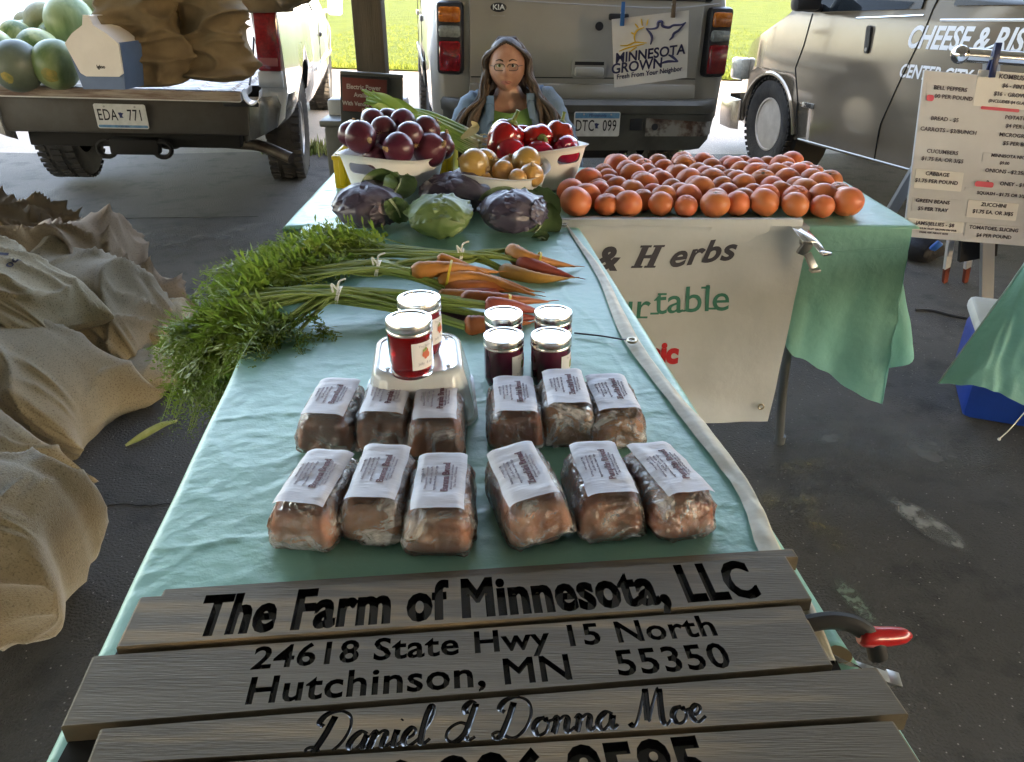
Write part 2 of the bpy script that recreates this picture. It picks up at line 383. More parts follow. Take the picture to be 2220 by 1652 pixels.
def plate(parent, c, rot, text, band, rust=False, state=True):
    """rear licence plate, 0.305 x 0.152, lettering upright"""
    mb = MB(); mb.prism(rrect(-.152, -.076, .152, .076, .012), -.002, .002, lambda u, v, w: V((u, -w, v)))
    p = obj('licence_plate', mb, plate_m, parent, c, rot)
    mb = MB(); y0, y1 = (.036, .070) if band == 'top' else (-.070, -.054)
    mb.prism(rrect(-.146, y0, .146, y1, .005), .002, .0026, lambda u, v, w: V((u, -w, v))); obj('plate_band', mb, blue_p, p)
    a, b = text
    z = -.012 if band == 'top' else .006
    lettering(a, .098, INK, p, (-.080, -.004, z), (pi / 2, 0, 0), xs=.60, bold=.0006, space=1.08)
    lettering(b, .098, INK, p, (.084, -.004, z), (pi / 2, 0, 0), xs=.60, bold=.0006, space=1.08)
    mb = MB(); st = [(-.016, .018), (-.004, .018), (-.002, .022), (.0, .018), (.016, .014), (.006, .002), (.006, -.006), (.012, -.014), (-.010, -.014), (-.010, .002), (-.014, .006)]
    mb.prism(st, .002, .0032, lambda u, v, w: V((u, -w, v + z))); obj('state_outline', mb, mat('navy', (.03, .04, .13), .5), p)
    if band == 'top': lettering('Minnesota', .028, mat('navy', (.03, .04, .13), .5), p, (.0, -.0035, .054), (pi / 2, 0, 0), shear=.2)
    else: lettering('10,000 lakes', .014, mat('navy', (.03, .04, .13), .5), p, (.0, -.0035, -.062), (pi / 2, 0, 0))
    mb = MB()
    for x in (-.09, .09): mb.lathe([(.006, 0), (.006, -.004), (0, -.005)], 8, (x, -.002, .06), axis='y')
    obj('plate_screw', mb, STEEL, p)
    return p

# ---------------------------------------------------------------- white pickup, tailgate down
def body_mat(name, c, c2, rough=.25, **k): return mat(name, c, rough, col2=c2, ns=2.5, coat=.7, **k)
tw = body_mat('truck_white', (.80, .80, .78), (.70, .69, .66))
rustw = mat('worn_bed_paint', (.62, .60, .56), .5, col2=(.16, .085, .055), ns=7, nd=8, ramp=(.42, .62), stretch=(1, 3, 1), bump=.3, bs=40)
edge_m = mat('rusty_gate_edge', (.34, .29, .24), .7, col2=(.17, .11, .085), ns=3, nd=8, stretch=(1.5, 14, 14), ramp=(.4, .6), bump=.4, bs=40)
redl = mat('red_lens', (.30, .008, .012), .12, coat=1, col2=(.18, .004, .008), ns=60)
tr = thing('pickup_truck', 'white pickup truck with its rusty tailgate lowered, carrying melons and sacks', 'pickup truck', (-2.47, 5.13, G + .01))
tilt(tr, 8.8, 2.6)
def bedside(sx):
    rings = []
    for y in (.02, .06, .5, .78, 1.0, 1.25, 1.5, 1.72, 2.0, 2.3):
        bl = .02 * max(0, 1 - abs(y - 1.25) / .75)
        o = [(.90, .60), (.955 + bl, .66), (.985 + bl, .84), (.975 + bl * .6, 1.06), (.955, 1.30), (.93, 1.36), (.80, 1.36), (.80, 1.30), (.82, 1.0), (.82, .60)]
        rings.append([V((sx * a, y, z)) for a, z in o])
    mb.loft(rings)
cm = MB(); arch = [(1.25 + .50 * cos(a), .42 + .50 * sin(a)) for a in [pi * i / 20 - .15 * (1 if i == 0 else 0) for i in range(21)]] + [(.75, .2), (1.75, .2)]
cm.prism(arch, -1.2, 1.2, lambda u, v, w: V((w, u, v)))
for sx in (1, -1):
    mb = MB(); bedside(sx); o = obj('bed_side', mb, tw, tr, sharp=35); boolean(o, cm.mesh('c', [DARK]))
mb = MB()          # corrugated floor
def flo(u, v):
    x = -.8 + 1.6 * u; k = (u * 9) % 1; return V((x, .05 + v * 2.25, .855 + (.016 if .3 < k < .7 else 0)))
mb.grid(109, 12, flo); obj('bed_floor', mb, rustw, tr, sharp=30)
mb = MB()          # lowered tailgate
def gtop(u, v):
    x = -.77 + 1.54 * u; k = (u * 8) % 1; return V((x, -.47 + v * .5, .872 + (.012 if .28 < k < .72 and .06 < v < .9 else 0) + (.010 if v < .04 else 0)))
mb.grid(97, 14, gtop)
tg = obj('tailgate', mb, rustw, tr, sharp=30)
mb = MB(); mb.box((0, -.22, .842), (1.53, .49, .055), .012); obj('gate_skin', mb, tw, tg)
mb = MB(); mb.box((0, -.475, .852), (1.54, .016, .052), .006)
for z in (.846, .860): mb.box((0, -.4845, z), (1.52, .006, .004))
obj('gate_edge', mb, edge_m, tg)
for sx in (1, -1):                       # cupped hinge ends of the gate
    mb = MB()
    pts = [V((sx * (.77 + .05 * (1 - cos(a))), -.43, .872 - .075 * sin(a))) for a in [pi * i / 12 for i in range(13)]]
    P2 = [p + V((0, .14, .0)) for p in pts]
    mb.loft([[p for p in pts] + [p + V((0, 0, .009)) for p in pts[::-1]], [p for p in P2] + [p + V((0, 0, .009)) for p in P2[::-1]]], smooth=False)
    obj('gate_lip', mb, tw, tg)
for sx in (1, -1):
    mb = MB(); mb.tube(smoothpath([(sx * .80, .06, 1.14), (sx * .803, -.1, 1.02), (sx * .80, -.3, .90)], 4), .007, 6); obj('gate_cable', mb, BLK, tr)
mb = MB()          # cab: lofted cross-sections
rings = []
for y, top, wb, wt in ((2.36, 1.36, .95, .78), (2.38, 1.74, .97, .72), (2.6, 1.84, .985, .70), (3.6, 1.86, .985, .70), (4.1, 1.76, .985, .72), (4.7, 1.18, .98, .84), (5.2, 1.12, .96, .82), (6.0, 1.06, .93, .80), (6.12, .9, .90, .8)):
    belt = min(1.16, top - .06)
    o2 = [(-wb + .06, .45), (-wb, .6), (-wb - .02, .9), (-wb + .02, belt), (-wt, top - .05), (-wt + .1, top), (wt - .1, top), (wt, top - .05), (wb - .02, belt), (wb + .02, .9), (wb, .6), (wb - .06, .45)]
    rings.append([V((a, y, z)) for a, z in o2])
mb.loft(rings); cab = obj('cab', mb, tw, tr, sharp=38)
cm = MB(); arch2 = [(5.1 + .50 * cos(a), .42 + .50 * sin(a)) for a in [pi * i / 20 for i in range(21)]] + [(4.6, .2), (5.6, .2)]
cm.prism(arch2, -1.3, 1.3, lambda u, v, w: V((w, u, v))); boolean(cab, cm.mesh('c', [DARK]))
mb = MB(); mb.box((0, 2.362, 1.56), (1.16, .02, .28), .008); obj('rear_window', mb, GLASS, cab)
for sx in (1, -1):
    mb = MB(); ot = [(3.0, 1.20), (4.25, 1.20), (3.95, 1.66), (3.0, 1.70)]
    mb.prism(ot, 0, .01, lambda u, v, w: V((sx * (.968 - (v - 1.16) * .44 + w), u, v))); obj('side_window', mb, GLASS, cab)
    mb = MB(); xx = sx * 1.004
    for yy in (2.95, 4.35):
        mb = MB(); mb.box((xx, yy, .86), (.006, .012, .60)); obj('door_gap', mb, DARK, cab)
    mb = MB(); mb.box((sx * 1.012, 3.08, 1.0), (.02, .16, .045), .01); obj('door_handle', mb, BLK, cab)
    mb = MB(); mb.box((sx * 1.008, 3.6, .72), (.016, 2.3, .045), .006); obj('side_trim', mb, tw, cab)
    mb = MB(); mb.box((sx * 1.11, 4.2, 1.24), (.16, .09, .22), .03); mb.tube([(sx * .96, 4.22, 1.16), (sx * 1.08, 4.22, 1.18)], .02); obj('side_mirror', mb, tw, cab)
for sx in (1, -1):
    mb = MB()        # tail light: tall lens wrapped on the corner
    def tl(u, v): return V((sx * (.80 + .165 * u + .0 * v), -.005 - .012 * sin(pi * v) - .02 * sin(pi * min(u + .25, 1)) , .96 + .42 * v))
    mb.box((sx * .888, .02, 1.16), (.15, .07, .43), .022); l = obj('tail_light', mb, redl, tr)
    mb = MB(); mb.box((sx * .888, -.013, 1.005), (.11, .012, .05), .004); obj('reverse_lens', mb, mat('clear_lens', (.35, .10, .10), .15, coat=1), l)
    mb = MB(); mb.box((sx * .888, .03, .90), (.158, .06, .10), .01); obj('corner_panel', mb, tw, tr)
cb = mat('scuffed_chrome', (.50, .49, .46), .24, 1, col2=(.28, .25, .2), ns=5, nd=7, ramp=(.45, .7))
mb = MB()          # step bumper: dark centre, chrome corners wrapping round the sides
mb.box((0, .02, .66), (1.56, .17, .21), .02); bp = obj('bumper', mb, mat('dark_bumper', (.075, .07, .06), .6, col2=(.06, .05, .04), ns=8), tr)
for sx in (1, -1):
    mb = MB(); rings = []
    for a in [i / 8 for i in range(9)]:
        t = a * pi / 2; x = .74 + .27 * sin(t); y = -.075 + .38 * (1 - cos(t)); tp = .80 - .0 * a; bt = .50 + .17 * a
        rings.append([V((sx * (x - .03), y + .05, tp - .01)), V((sx * x, y, tp)), V((sx * (x + .012), y - .01, tp - .06)), V((sx * (x - .01), y + .0, bt + .03)), V((sx * (x - .05), y + .06, bt))])
    mb.loft(rings); obj('bumper_corner', mb, cb, bp, sharp=50)
mb = MB(); mb.box((.70, -.075, .755), (.22, .02, .03), .006); obj('step_pad', mb, BLK, bp)
plate(tr, (-.03, -.085, .665), (radians(8), 0, 0), ('EDA', '771'), 'bottom')
mb = MB(); mb.box((0, .1, .50), (1.3, .12, .09), .01); mb.box((.0, .0, .47), (.30, .10, .10), .015); obj('hitch', mb, DARK, tr)
for sx in (-1, 1):
    mb = MB(); mb.tube([V((sx * .17 + .055 * cos(a), -.03, .455 + .05 * sin(a))) for a in [2 * pi * i / 14 for i in range(15)]], .016, 6); obj('chain_loop', mb, DARK, tr)
mb = MB(); mb.tube(smoothpath([(.10, 1.1, .42), (.42, .6, .40), (.72, .35, .42), (.95, .22, .36)], 5), .04, 10); obj('exhaust_pipe', mb, mat('exhaust', (.11, .095, .075), .6, .6, col2=(.06, .04, .03), ns=12), tr)
mb = MB(); mb.box((0, 1.25, .40), (1.5, .11, .11), .03); mb.ball((-.1, 1.25, .38), .17, 16, 10); mb.box((0, 2.6, .55), (1.3, 4.6, .22), .04); obj('underbody', mb, DARK, tr)
rimw = mat('truck_rim', (.50, .50, .48), .3, .3, col2=(.2, .19, .18), ns=8)
for sx in (1, -1):
    wheel(tr, (sx * .83, 1.25, .395), .395, .27, sx, .215, rimw, 6); wheel(tr, (sx * .83, 5.1, .395), .395, .27, sx, .215, rimw, 6)

# ---------------------------------------------------------------- pewter SUV, seen from behind
pew = body_mat('pewter_paint', (.37, .355, .31), (.335, .32, .275), .34, bump=.0)
pew.node_tree.nodes['Principled BSDF'].inputs['Metallic'].default_value = .2
amb = mat('amber_lens', (.55, .16, .02), .15, coat=1, col2=(.4, .1, .01), ns=50); clr = mat('grey_lens', (.30, .32, .29), .12, coat=1, col2=(.2, .22, .2), ns=50)
sv = thing('sport_utility_vehicle', 'pewter grey SUV with a rusted rear bumper parked behind the seated woman', 'SUV', (.45, 5.34, G + .075))
tilt(sv, 7.5, 1.3)
mb = MB(); rings = []
for y, wb, wt, top in ((.0, .90, .70, 1.88), (.03, .945, .74, 1.93), (.12, .985, .76, 1.95), (.8, .995, .77, 1.96), (2.6, .995, .77, 1.95), (3.1, .99, .78, 1.90), (3.75, .985, .86, 1.22), (4.9, .96, .84, 1.10), (5.0, .93, .82, .95)):
    belt = min(1.27, top - .05)
    o2 = [(-wb + .08, .42), (-wb + .01, .55), (-wb - .005, .88), (-wb + .02, belt - .12), (-wb + .045, belt), (-wt, top - .08), (-wt + .12, top), (wt - .12, top), (wt, top - .08), (wb - .045, belt), (wb - .02, belt - .12), (wb + .005, .88), (wb - .01, .55), (wb - .08, .42)]
    rings.append([V((a, y, z)) for a, z in o2])
mb.loft(rings); bd = obj('body', mb, pew, sv, sharp=35)
cm = MB()
for cy in (1.15, 4.1):
    ar = [(cy + .46 * cos(a), .40 + .46 * sin(a)) for a in [pi * i / 20 for i in range(21)]] + [(cy - .46, .2), (cy + .46, .2)]
    for sx in (1, -1): cm.prism(ar, .72, 1.3, lambda u, v, w, sx=sx: V((sx * w, u, v)))
boolean(bd, cm.mesh('c', [DARK]))
mb = MB(); mb.box((0, -.012, .98), (1.50, .05, .62), .015); tgt = obj('tailgate', mb, pew, sv)
mb = MB(); mb.box((0, -.022, .715), (1.50, .07, .10), .02); obj('tailgate_step', mb, pew, sv)
mb = MB(); mb.box((0, -.025, .80), (1.48, .03, .006)); obj('gate_gap', mb, DARK, tgt)
mb = MB(); mb.box((0, .002, 1.56), (1.62, .05, .62), .05); obj('rear_glass', mb, GLASS, sv)
mb = MB(); mb.box((0, -.02, 1.285), (1.62, .03, .03), .008); mb.box((0, -.03, 1.262), (1.50, .02, .012), .004); obj('glass_seal', mb, BLK, sv)
mb = MB()
ot = rrect(-.10, -.035, .10, .035, .02); mb.prism(rrect(-.115, -.05, .115, .06, .02), 0, .012, lambda u, v, w: V((.02 + u, -.037 - w, .85 + v)))
h = obj('handle_bezel', mb, pew, tgt)
mb = MB(); mb.box((.02, -.052, .838), (.19, .05, .058), .014); obj('gate_handle', mb, mat('handle_grey', (.42, .41, .37), .35, .3), h)
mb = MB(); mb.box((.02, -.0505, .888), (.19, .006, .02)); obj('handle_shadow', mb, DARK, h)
mb = MB(); mb.lathe([(.026, 0), (.026, -.006), (0, -.007)], 20, (.07, -.037, 1.105), axis='y'); obj('lock_cover', mb, BLK, tgt)
mb = MB(); mb.box((.19, -.045, 1.16), (.13, .022, .04), .015); obj('wiper_base', mb, BLK, tgt)
# round badge high on the left of the gate
mb = MB(); mb.lathe([(.050, 0), (.050, -.004), (.044, -.006), (0, -.006)], 28, (0, 0, 0), axis='y'); bdg = obj('oval_badge', mb, BLK, tgt, (-.57, -.038, 1.20))
for q in bdg.data.vertices: q.co.z *= .52
lettering('KIA', .042, CHROME, bdg, (0, -.0068, 0), (pi / 2, 0, 0), xs=1.15, bold=.001)
lettering('Hutchinson', .018, STEEL, tgt, (-.57, -.0385, 1.155), (pi / 2, 0, 0))
lettering('LT', .05, STEEL, tgt, (.63, -.0385, .835), (pi / 2, 0, 0), shear=.25, bold=.001)
for sx in (1, -1):
    mb = MB(); x0 = sx * .862
    mb.box((x0, .02, 1.02), (.168, .13, .42), .03, rot=(0, 0, sx * .22)); hs = obj('tail_light', mb, BLK, sv)
    for nm, z, hh, m in (('amber_lens', 1.155, .10, amb), ('clear_lens', 1.06, .08, clr), ('red_lens', .920, .19, redl)):
        mb = MB(); mb.box((x0 + sx * .002, .002, z), (.138, .12, hh - .008), .018, rot=(0, 0, sx * .22)); obj(nm, mb, m, hs)
bum = thing('rear_bumper', None, None, (0, 0, 0)); del_me = bum; bpy.data.objects.remove(bum)
mb = MB(); rings = []
for i in range(25):
    t = -1 + 2 * i / 24; x = t * .955; e = max(0, abs(t) - .80) / .20; y = -.16 + .24 * e ** 2; lo = .36 + .13 * e ** 1.5
    rings.append([V((x, y + .10, .675)), V((x, y + .01, .675)), V((x, y - .012, .65)), V((x, y - .006, .60)), V((x, y + .012, .59)), V((x, y + .012, lo + .05)), V((x, y + .03, lo)), V((x, y + .12, lo))])
mb.loft(rings)
bm_ = mat('bumper_grey', (.105, .105, .09), .45, col2=(.06, .055, .045), ns=4, nd=7)
bu = obj('rear_bumper', mb, bm_, sv, sharp=45)
mb = MB()          # rusted chrome face to the right of the plate
def rf(u, v):
    x = .40 + u * .48; e = max(0, x / .955 - .80) / .20; y = -.155 + .24 * e ** 2; return V((x, y - .001, .455 + v * .115 * (1 - .25 * u)))
mb.grid(24, 8, rf)
rustf = mat('rusted_chrome', (.30, .285, .25), .35, col2=(.115, .05, .022), ns=5.5, nd=8, ramp=(.43, .56), col3=(.04, .02, .012), ns3=11, bump=.6, bs=30)
obj('rusted_face', mb, rustf, bu)
mb = MB()
mb.lathe([(.022, 0), (.022, -.004), (0, -.003)], 16, (.46, -.158, .515), axis='y'); obj('bumper_hole', mb, BLK, bu)
mb = MB(); mb.box((.335, -.155, .53), (.085, .012, .075), .008); obj('bumper_pocket', mb, BLK, bu)
plate(sv, (.065, -.178, .535), (0, 0, 0), ('DTC', '099'), 'top')
mb = MB(); mb.box((.0, .9, .34), (.9, 1.2, .20), .05); mb.box((0, 1.15, .36), (1.5, .1, .1), .03); mb.box((.05, -.02, .34), (.42, .10, .09), .02); mb.box((0, 2.9, .46), (1.4, 3.6, .16), .04); mb.tube([(.55, 1.0, .36), (.60, .1, .33)], .035, 8); obj('underbody', mb, DARK, sv)
for sx in (1, -1):
    wheel(sv, (sx * .86, 1.15, .285), .37, .25, sx, .21, STEEL, 6, bolts=6); wheel(sv, (sx * .86, 4.1, .285), .37, .25, sx, .21, STEEL, 6, bolts=6)
    for (ya, yb) in ((.25, 1.05), (1.15, 1.95), (2.05, 2.95)):
        mb = MB(); ot = [(ya, 1.30), (yb, 1.30), (yb - .04, 1.80), (ya + .02, 1.80)]
        mb.prism(ot, 0, .012, lambda u, v, w: V((sx * (.958 - (v - 1.27) * .315 + w), u, v))); obj('side_window', mb, GLASS, bd)
    for y in (1.7, 2.98):
        mb = MB(); mb.box((sx * .997, y + .16, 1.06), (.03, .17, .05), .014); obj('door_handle', mb, pew, bd)
        mb = MB(); mb.box((sx * 1.0, y, .90), (.006, .012, .74)); obj('door_gap', mb, DARK, bd)
    mb = MB(); mb.box((sx * 1.0, 2.4, .74), (.022, 2.2, .07), .008); obj('side_trim', mb, bm_, bd)
    mb = MB(); mb.box((sx * 1.09, 3.05, 1.36), (.18, .1, .17), .03); obj('side_mirror', mb, BLK, bd)
# ---------------------------------------------------------------- pewter van on the right
vp = body_mat('van_paint', (.40, .33, .245), (.37, .305, .225), .12)
vp.node_tree.nodes['Principled BSDF'].inputs['Metallic'].default_value = .55
vinyl = mat('white_vinyl', (.80, .81, .82), .4)
vn = thing('cargo_van', 'dark pewter delivery van with white lettering along its side', 'van', (2.11, 6.70, G))
tilt(vn, 11, 0, -2.0)
# local: x = inward (to the right), y = towards the van's front, z up; side skin at x = 0
def vs(z): return .02 + (.0 if z < .8 else (z - .8) * .05) + (max(0, z - 1.22) ** 1.3) * .28 + max(0, .5 - z) * .10
mb = MB(); rings = []
for y, hood in ((-5.0, 2.02), (-1.4, 2.02), (-1.0, 1.98), (-.72, 1.80), (-.40, 1.48), (-.12, 1.20), (.25, 1.06), (.55, .98), (.72, .84), (.78, .60)):
    nar = max(0, (y - .3)) * .28
    zs = [.30, .42, .60, .80, .95, 1.10, 1.22, 1.45, 1.80, 2.02]; zs = [min(z, hood - .004 * (len(zs) - i)) for i, z in enumerate(zs)]
    l = [V((vs(z) + nar, y, z)) for z in zs]; r = [V((2.0 - vs(z) - nar, y, z)) for z in zs][::-1]
    rings.append(l + r)
mb.loft(rings); vb = obj('body', mb, vp, vn, sharp=30)
cm = MB(); ar = [(.0 + .435 * cos(a), .34 + .41 * sin(a)) for a in [pi * i / 24 for i in range(25)]] + [(-.455, .30), (-.48, .1), (.48, .1)]
cm.prism(ar, -.3, .36, lambda u, v, w: V((w, u, v)))
boolean(vb, cm.mesh('c', [DARK]))
mb = MB(); mb.tube([V((vs(.34 + .41 * sin(a)) - .004, .445 * cos(a), .34 + .42 * sin(a))) for a in [pi * i / 24 for i in range(25)]], .016, 6); obj('arch_lip', mb, vp, vb)
mb = MB(); mb.lathe([(.42, -.24), (.42, .05), (0, .05)], 24, (.33, 0, .36), axis='x'); obj('wheel_well', mb, DARK, vn)
van_rim = mat('van_rim', (.60, .55, .47), .35, .1, col2=(.48, .43, .36), ns=9)
wheel(vn, (.13, 0, .36), .365, .22, -1, .212, van_rim, 8); wheel(vn, (1.87, 0, .36), .365, .22, 1, .212, STEEL, 8)
wheel(vn, (.13, -3.45, .36), .365, .22, -1, .212, STEEL, 8); wheel(vn, (1.87, -3.45, .36), .365, .22, 1, .212, STEEL, 8)
cv = [(.02, .86, .40), (.06, .95, .42), (.5, 1.02, .42), (1.5, 1.02, .42), (1.94, .95, .42), (1.98, .86, .40)]
mb = MB(); rings = [[V((x, y - .16, z - .13)), V((x, y, z - .14)), V((x, y + .02, z)), V((x, y - .02, z + .10)), V((x, y - .16, z + .12))] for x, y, z in [(-.02, .56, .40)] + cv + [(2.02, .56, .40)]]
mb.loft(rings); obj('front_bumper', mb, mat('bumper_dark_chrome', (.16, .14, .12), .25, .8), vn)
def vline(pts, name, m, r=.0035, off=-.001):
    mb = MB(); P = []
    for (y0, z0), (y1, z1) in zip(pts[:-1], pts[1:]):
        for i in range(9): t = i / 9; P.append((y0 + (y1 - y0) * t, z0 + (z1 - z0) * t))
    P.append(pts[-1]); mb.tube([V((vs(z) + off, y, z)) for y, z in P], r, 6); return obj(name, mb, m, vb)
vline([(-.46, 1.20), (-.42, .98), (-.36, .82), (-.46, .60), (-.50, .33)], 'door_gap', DARK, .005)
vline([(-1.80, 1.36), (-1.74, 1.1), (-1.66, .90), (-1.52, .55), (-1.50, .32)], 'door_gap', DARK, .005)
vline([(-1.86, 1.165), (-2.6, 1.17), (-4.6, 1.17)], 'white_pinstripe', vinyl, .009)
vline([(-1.02, 1.172), (-1.70, 1.19)], 'window_sill', CHROME, .006)
vline([(-.52, .315), (-1.5, .315), (-3.0, .315)], 'rocker_trim', STEEL, .007)
mb = MB(); ot = [(-.46, 1.21), (-1.68, 1.225), (-1.62, 1.62), (-.80, 1.60)]
mb.prism(ot, 0, .012, lambda u, v, w: V((vs(v) - .004 - w, u, v))); obj('door_window', mb, GLASS, vb)
mb = MB(); ot = [(-1.95, 1.24), (-4.4, 1.24), (-4.4, 1.62), (-1.90, 1.62)]
mb.prism(ot, 0, .012, lambda u, v, w: V((vs(v) - .004 - w, u, v))); obj('side_window', mb, GLASS, vb)
mb = MB(); mb.box((-.12, -.62, 1.30), (.20, .13, .17), .04); mb.box((-.02, -.56, 1.24), (.12, .08, .06), .02); mr = obj('side_mirror', mb, BLK, vb)
mb = MB(); mb.prism(rrect(-.024, -.085, .024, .085, .022), 0, .016, lambda u, v, w: V((vs(1.04) - w, -1.215 + u + v * .12, 1.045 + v))); dh = obj('door_handle', mb, BLK, vb)
mb = MB(); mb.lathe([(.012, 0), (.012, -.004), (0, -.004)], 12, (vs(1.0) - .016, -1.226, .985), axis='x'); obj('key_lock', mb, STEEL, dh)
mb = MB(); mb.box((vs(.57) - .004, -.62, .572), (.006, .16, .036), .002); bg2 = obj('model_badge', mb, STEEL, vb)
lettering('2500', .045, BLK, bg2, (vs(.57) - .0088, -.62, .572), (pi / 2, 0, -pi / 2), xs=1.1, bold=.001)
mb = MB(); mb.box((.06, .64, .76), (.10, .22, .18), .03); obj('headlight', mb, clr, vn)
# white lettering (reads from the van's front towards its back)
def vtext(s, size, y, z, **k):
    me = text_mesh(s, size, vinyl, align='LEFT', **k)
    for q in me.vertices: pass
    me.transform(Matrix.Translation((0, y, z)) @ Euler((pi / 2, 0, -pi / 2)).to_matrix().to_4x4())
    for q in me.vertices: q.co.x = vs(q.co.z) - .0022 + q.co.x * .3
    return obj('lettering', me, None, vb)
vtext('LIGHTHOUSE', .20, -1.63, 1.345, bold=.006, shear=.25, xs=1.05)
vtext('CHEESE & RISOTTO', .172, -1.60, 1.065, bold=.005, shear=.28, xs=.90)
vtext('CENTER CITY', .105, -1.60, .875, bold=.003, shear=.2, xs=.95)
mb = MB(); mb.box((1.0, -2.2, .36), (1.6, 5.4, .12), .03); obj('underbody', mb, DARK, vn)
# ================================================================== tables, cloths, banners, signs
TZ = .74
teal = mat('teal_plastic_cloth', (.205, .45, .355), .40, col2=(.25, .50, .405), ns=3, bump=.4, bs=42, bd=.005, bstretch=(1, 1.25, 1), coat=.05)
teal_h = mat('teal_cloth_hanging', (.19, .44, .35), .55, col2=(.23, .50, .41), ns=4, bump=.6, bs=26, bd=.012)
for m_ in (teal_h,):
    N_ = m_.node_tree; b_ = N_.nodes['Principled BSDF']; tl_ = N_.nodes.new('ShaderNodeBsdfTranslucent'); tl_.inputs[0].default_value = (.20, .50, .40, 1)
    mx_ = N_.nodes.new('ShaderNodeMixShader'); mx_.inputs[0].default_value = .35; o_ = N_.nodes['Material Output']
    N_.links.new(b_.outputs[0], mx_.inputs[1]); N_.links.new(tl_.outputs[0], mx_.inputs[2]); N_.links.new(mx_.outputs[0], o_.inputs[0])
banner_m = mat('white_banner_vinyl', (.46, .49, .51), .5, col2=(.41, .44, .46), ns=5, bump=.15, bs=30)
tabtop = mat('grey_table_plastic', (.42, .42, .40), .5, col2=(.36, .36, .34), ns=20, bump=.2, bs=120)
legm = mat('grey_table_leg', (.10, .105, .105), .4, .3)
def folding_table(label, c, L, Wd, rot, legs=True):
    """length along local y, width along local x, origin on the ground below the middle"""
    t = thing('folding_table', label, 'table', (c[0], c[1], G), rot); hz = TZ - G - .006
    mb = MB(); mb.box((0, 0, hz - .022), (Wd - .02, L - .02, .042), .012); obj('tabletop', mb, tabtop, t)
    for sy in (-1, 1):
        for sx in (-1, 1):
            mb = MB(); y = sy * (L / 2 - .26); x = sx * (Wd / 2 - .09)
            mb.tube(smoothpath([(x, y, hz - .04), (x, y + sy * .01, hz - .3), (x + sx * .01, y + sy * .015, .25), (x - sx * .02, y + sy * .05, 0)], 5), .0155, 10)
            mb.lathe([(.019, 0), (.019, .03), (.0, .03)], 10, (x - sx * .02, y + sy * .05, 0)); obj('leg', mb, legm, t)
        mb = MB(); y = sy * (L / 2 - .26); mb.tube([(-Wd / 2 + .09, y, .35), (Wd / 2 - .09, y, .35)], .011, 8); obj('leg_brace', mb, legm, t)
    return t
T1 = (-.112, 1.275, radians(6.0)); T2 = (.255, 2.535, 0)
folding_table('long folding table under the teal cloth that carries the bread and carrots', T1[:2], 1.80, .76, T1[2])
folding_table('folding table at the back under the teal cloth that carries the tomatoes and tubs', T2[:2], 1.78, .73, pi / 2)
def R2(x, y, r): return (x * cos(r) - y * sin(r), x * sin(r) + y * cos(r))
def T1w(x, y, z=TZ): a = R2(x, y, T1[2]); return V((T1[0] + a[0], T1[1] + a[1], z))
def wrinkle(x, y, k=1.0):
    a = ridge((x * 3.0, y * 17, 0), 1, 1); b = ridge((x * 7, y * 38, 0), 1, 2); f = max(0, nz((x * 2.2, y * 2.6, 0), 1, 3) + .35)
    c = ridge((x * 5 + y * 4, y * 5 - x * 6, 0), 1.1, 4)
    w_ = nz((x, y, 0), 4, 8) * .10; x += w_; y += nz((x, y, 0), 6, 9) * .05
    a = ridge((x * 3.0, y * 13, 0), 1, 1); b = ridge((x * 11, y * 26, 0), 1, 2); e = ridge((x * 20, y * 15, 0), 1, 6)
    cr_ = max(0, 1 - abs(((x + .07 + .01 * nz((y * 3, 0, 0), 1)) * 4.2) % 1 - .5) * 60) + max(0, 1 - abs(((y + .01 * nz((x * 4, 3, 0), 1)) * 3.1) % 1 - .5) * 70) + max(0, 1 - abs(((x * .8 + y * .6) * 2.3) % 1 - .5) * 90) * max(0, nz((x * 2, y * 2, 4), 1) * 2)
    return .0016 * cr_ * (k > .5) + k * (.0016 * max(0, a - .55) * f * 2 + .0012 * max(0, b - .35) * f * 2 + .0010 * max(0, e - .4) * (1.2 - f) * 1.5 + .0018 * max(0, c - .80) * 4 + .0010 * nz((x, y, 0), 8, 5))
# --- long table cloth: top sheet with a rolled edge and drops on the near and left sides
def cloth(name, label, L, Wd, drop, m, place, nx=150, ny=300, k=.7, sides='lrnf'):
    mb = MB(); prof = []                       # one strip across: signed distance outside the edge -> (offset, z)
    def xy(u, half, lo, hi):                   # maps 0..1 to position incl. the drops
        tot = 2 * half + lo + hi; s = u * tot - lo - half
        if s < -half: return -half, -half - s
        if s > half: return half, s - half
        return s, 0
    def fn(u, v):
        dl = drop if 'l' in sides else .015; dr = drop if 'r' in sides else .015; dn = drop if 'n' in sides else .015; df = drop if 'f' in sides else .015
        x, ex = xy(u, Wd / 2, dl, dr); y, ey = xy(v, L / 2, dn, df)
        d = max(ex, ey); z = TZ + .004 + wrinkle(x, y, k)
        r = .012
        if d > 0:
            a = min(d / r, pi / 2); z = TZ + .004 - r * (1 - cos(a)) - max(0, d - r * pi / 2); o = r * sin(a)
            fold = .018 * min(1, d / .2) * sin((y if ex > ey else x) * 21 + nz((x, y, 0), 3) * 2)
            if ex > 0: x += math.copysign(o + fold * .6, x)
            if ey > 0: y += math.copysign(o + fold * .6, y)
        return place(x, y, z)
    mb.grid(nx, ny, fn)
    return tag(obj(name, mb, m, sharp=0), label, 'tablecloth')
cloth('tablecloth', 'wrinkled teal plastic tablecloth beneath the wrapped bread and carrots', 1.83, .765, .16, teal, T1w, 190, 360, .55, 'ln')
cloth('tablecloth', 'teal tablecloth beneath the tomatoes and white tubs', .76, 1.80, .10, teal, lambda x, y, z: V((T2[0] + x, T2[1] + y, z - .001)), 240, 110, .7, 'l')
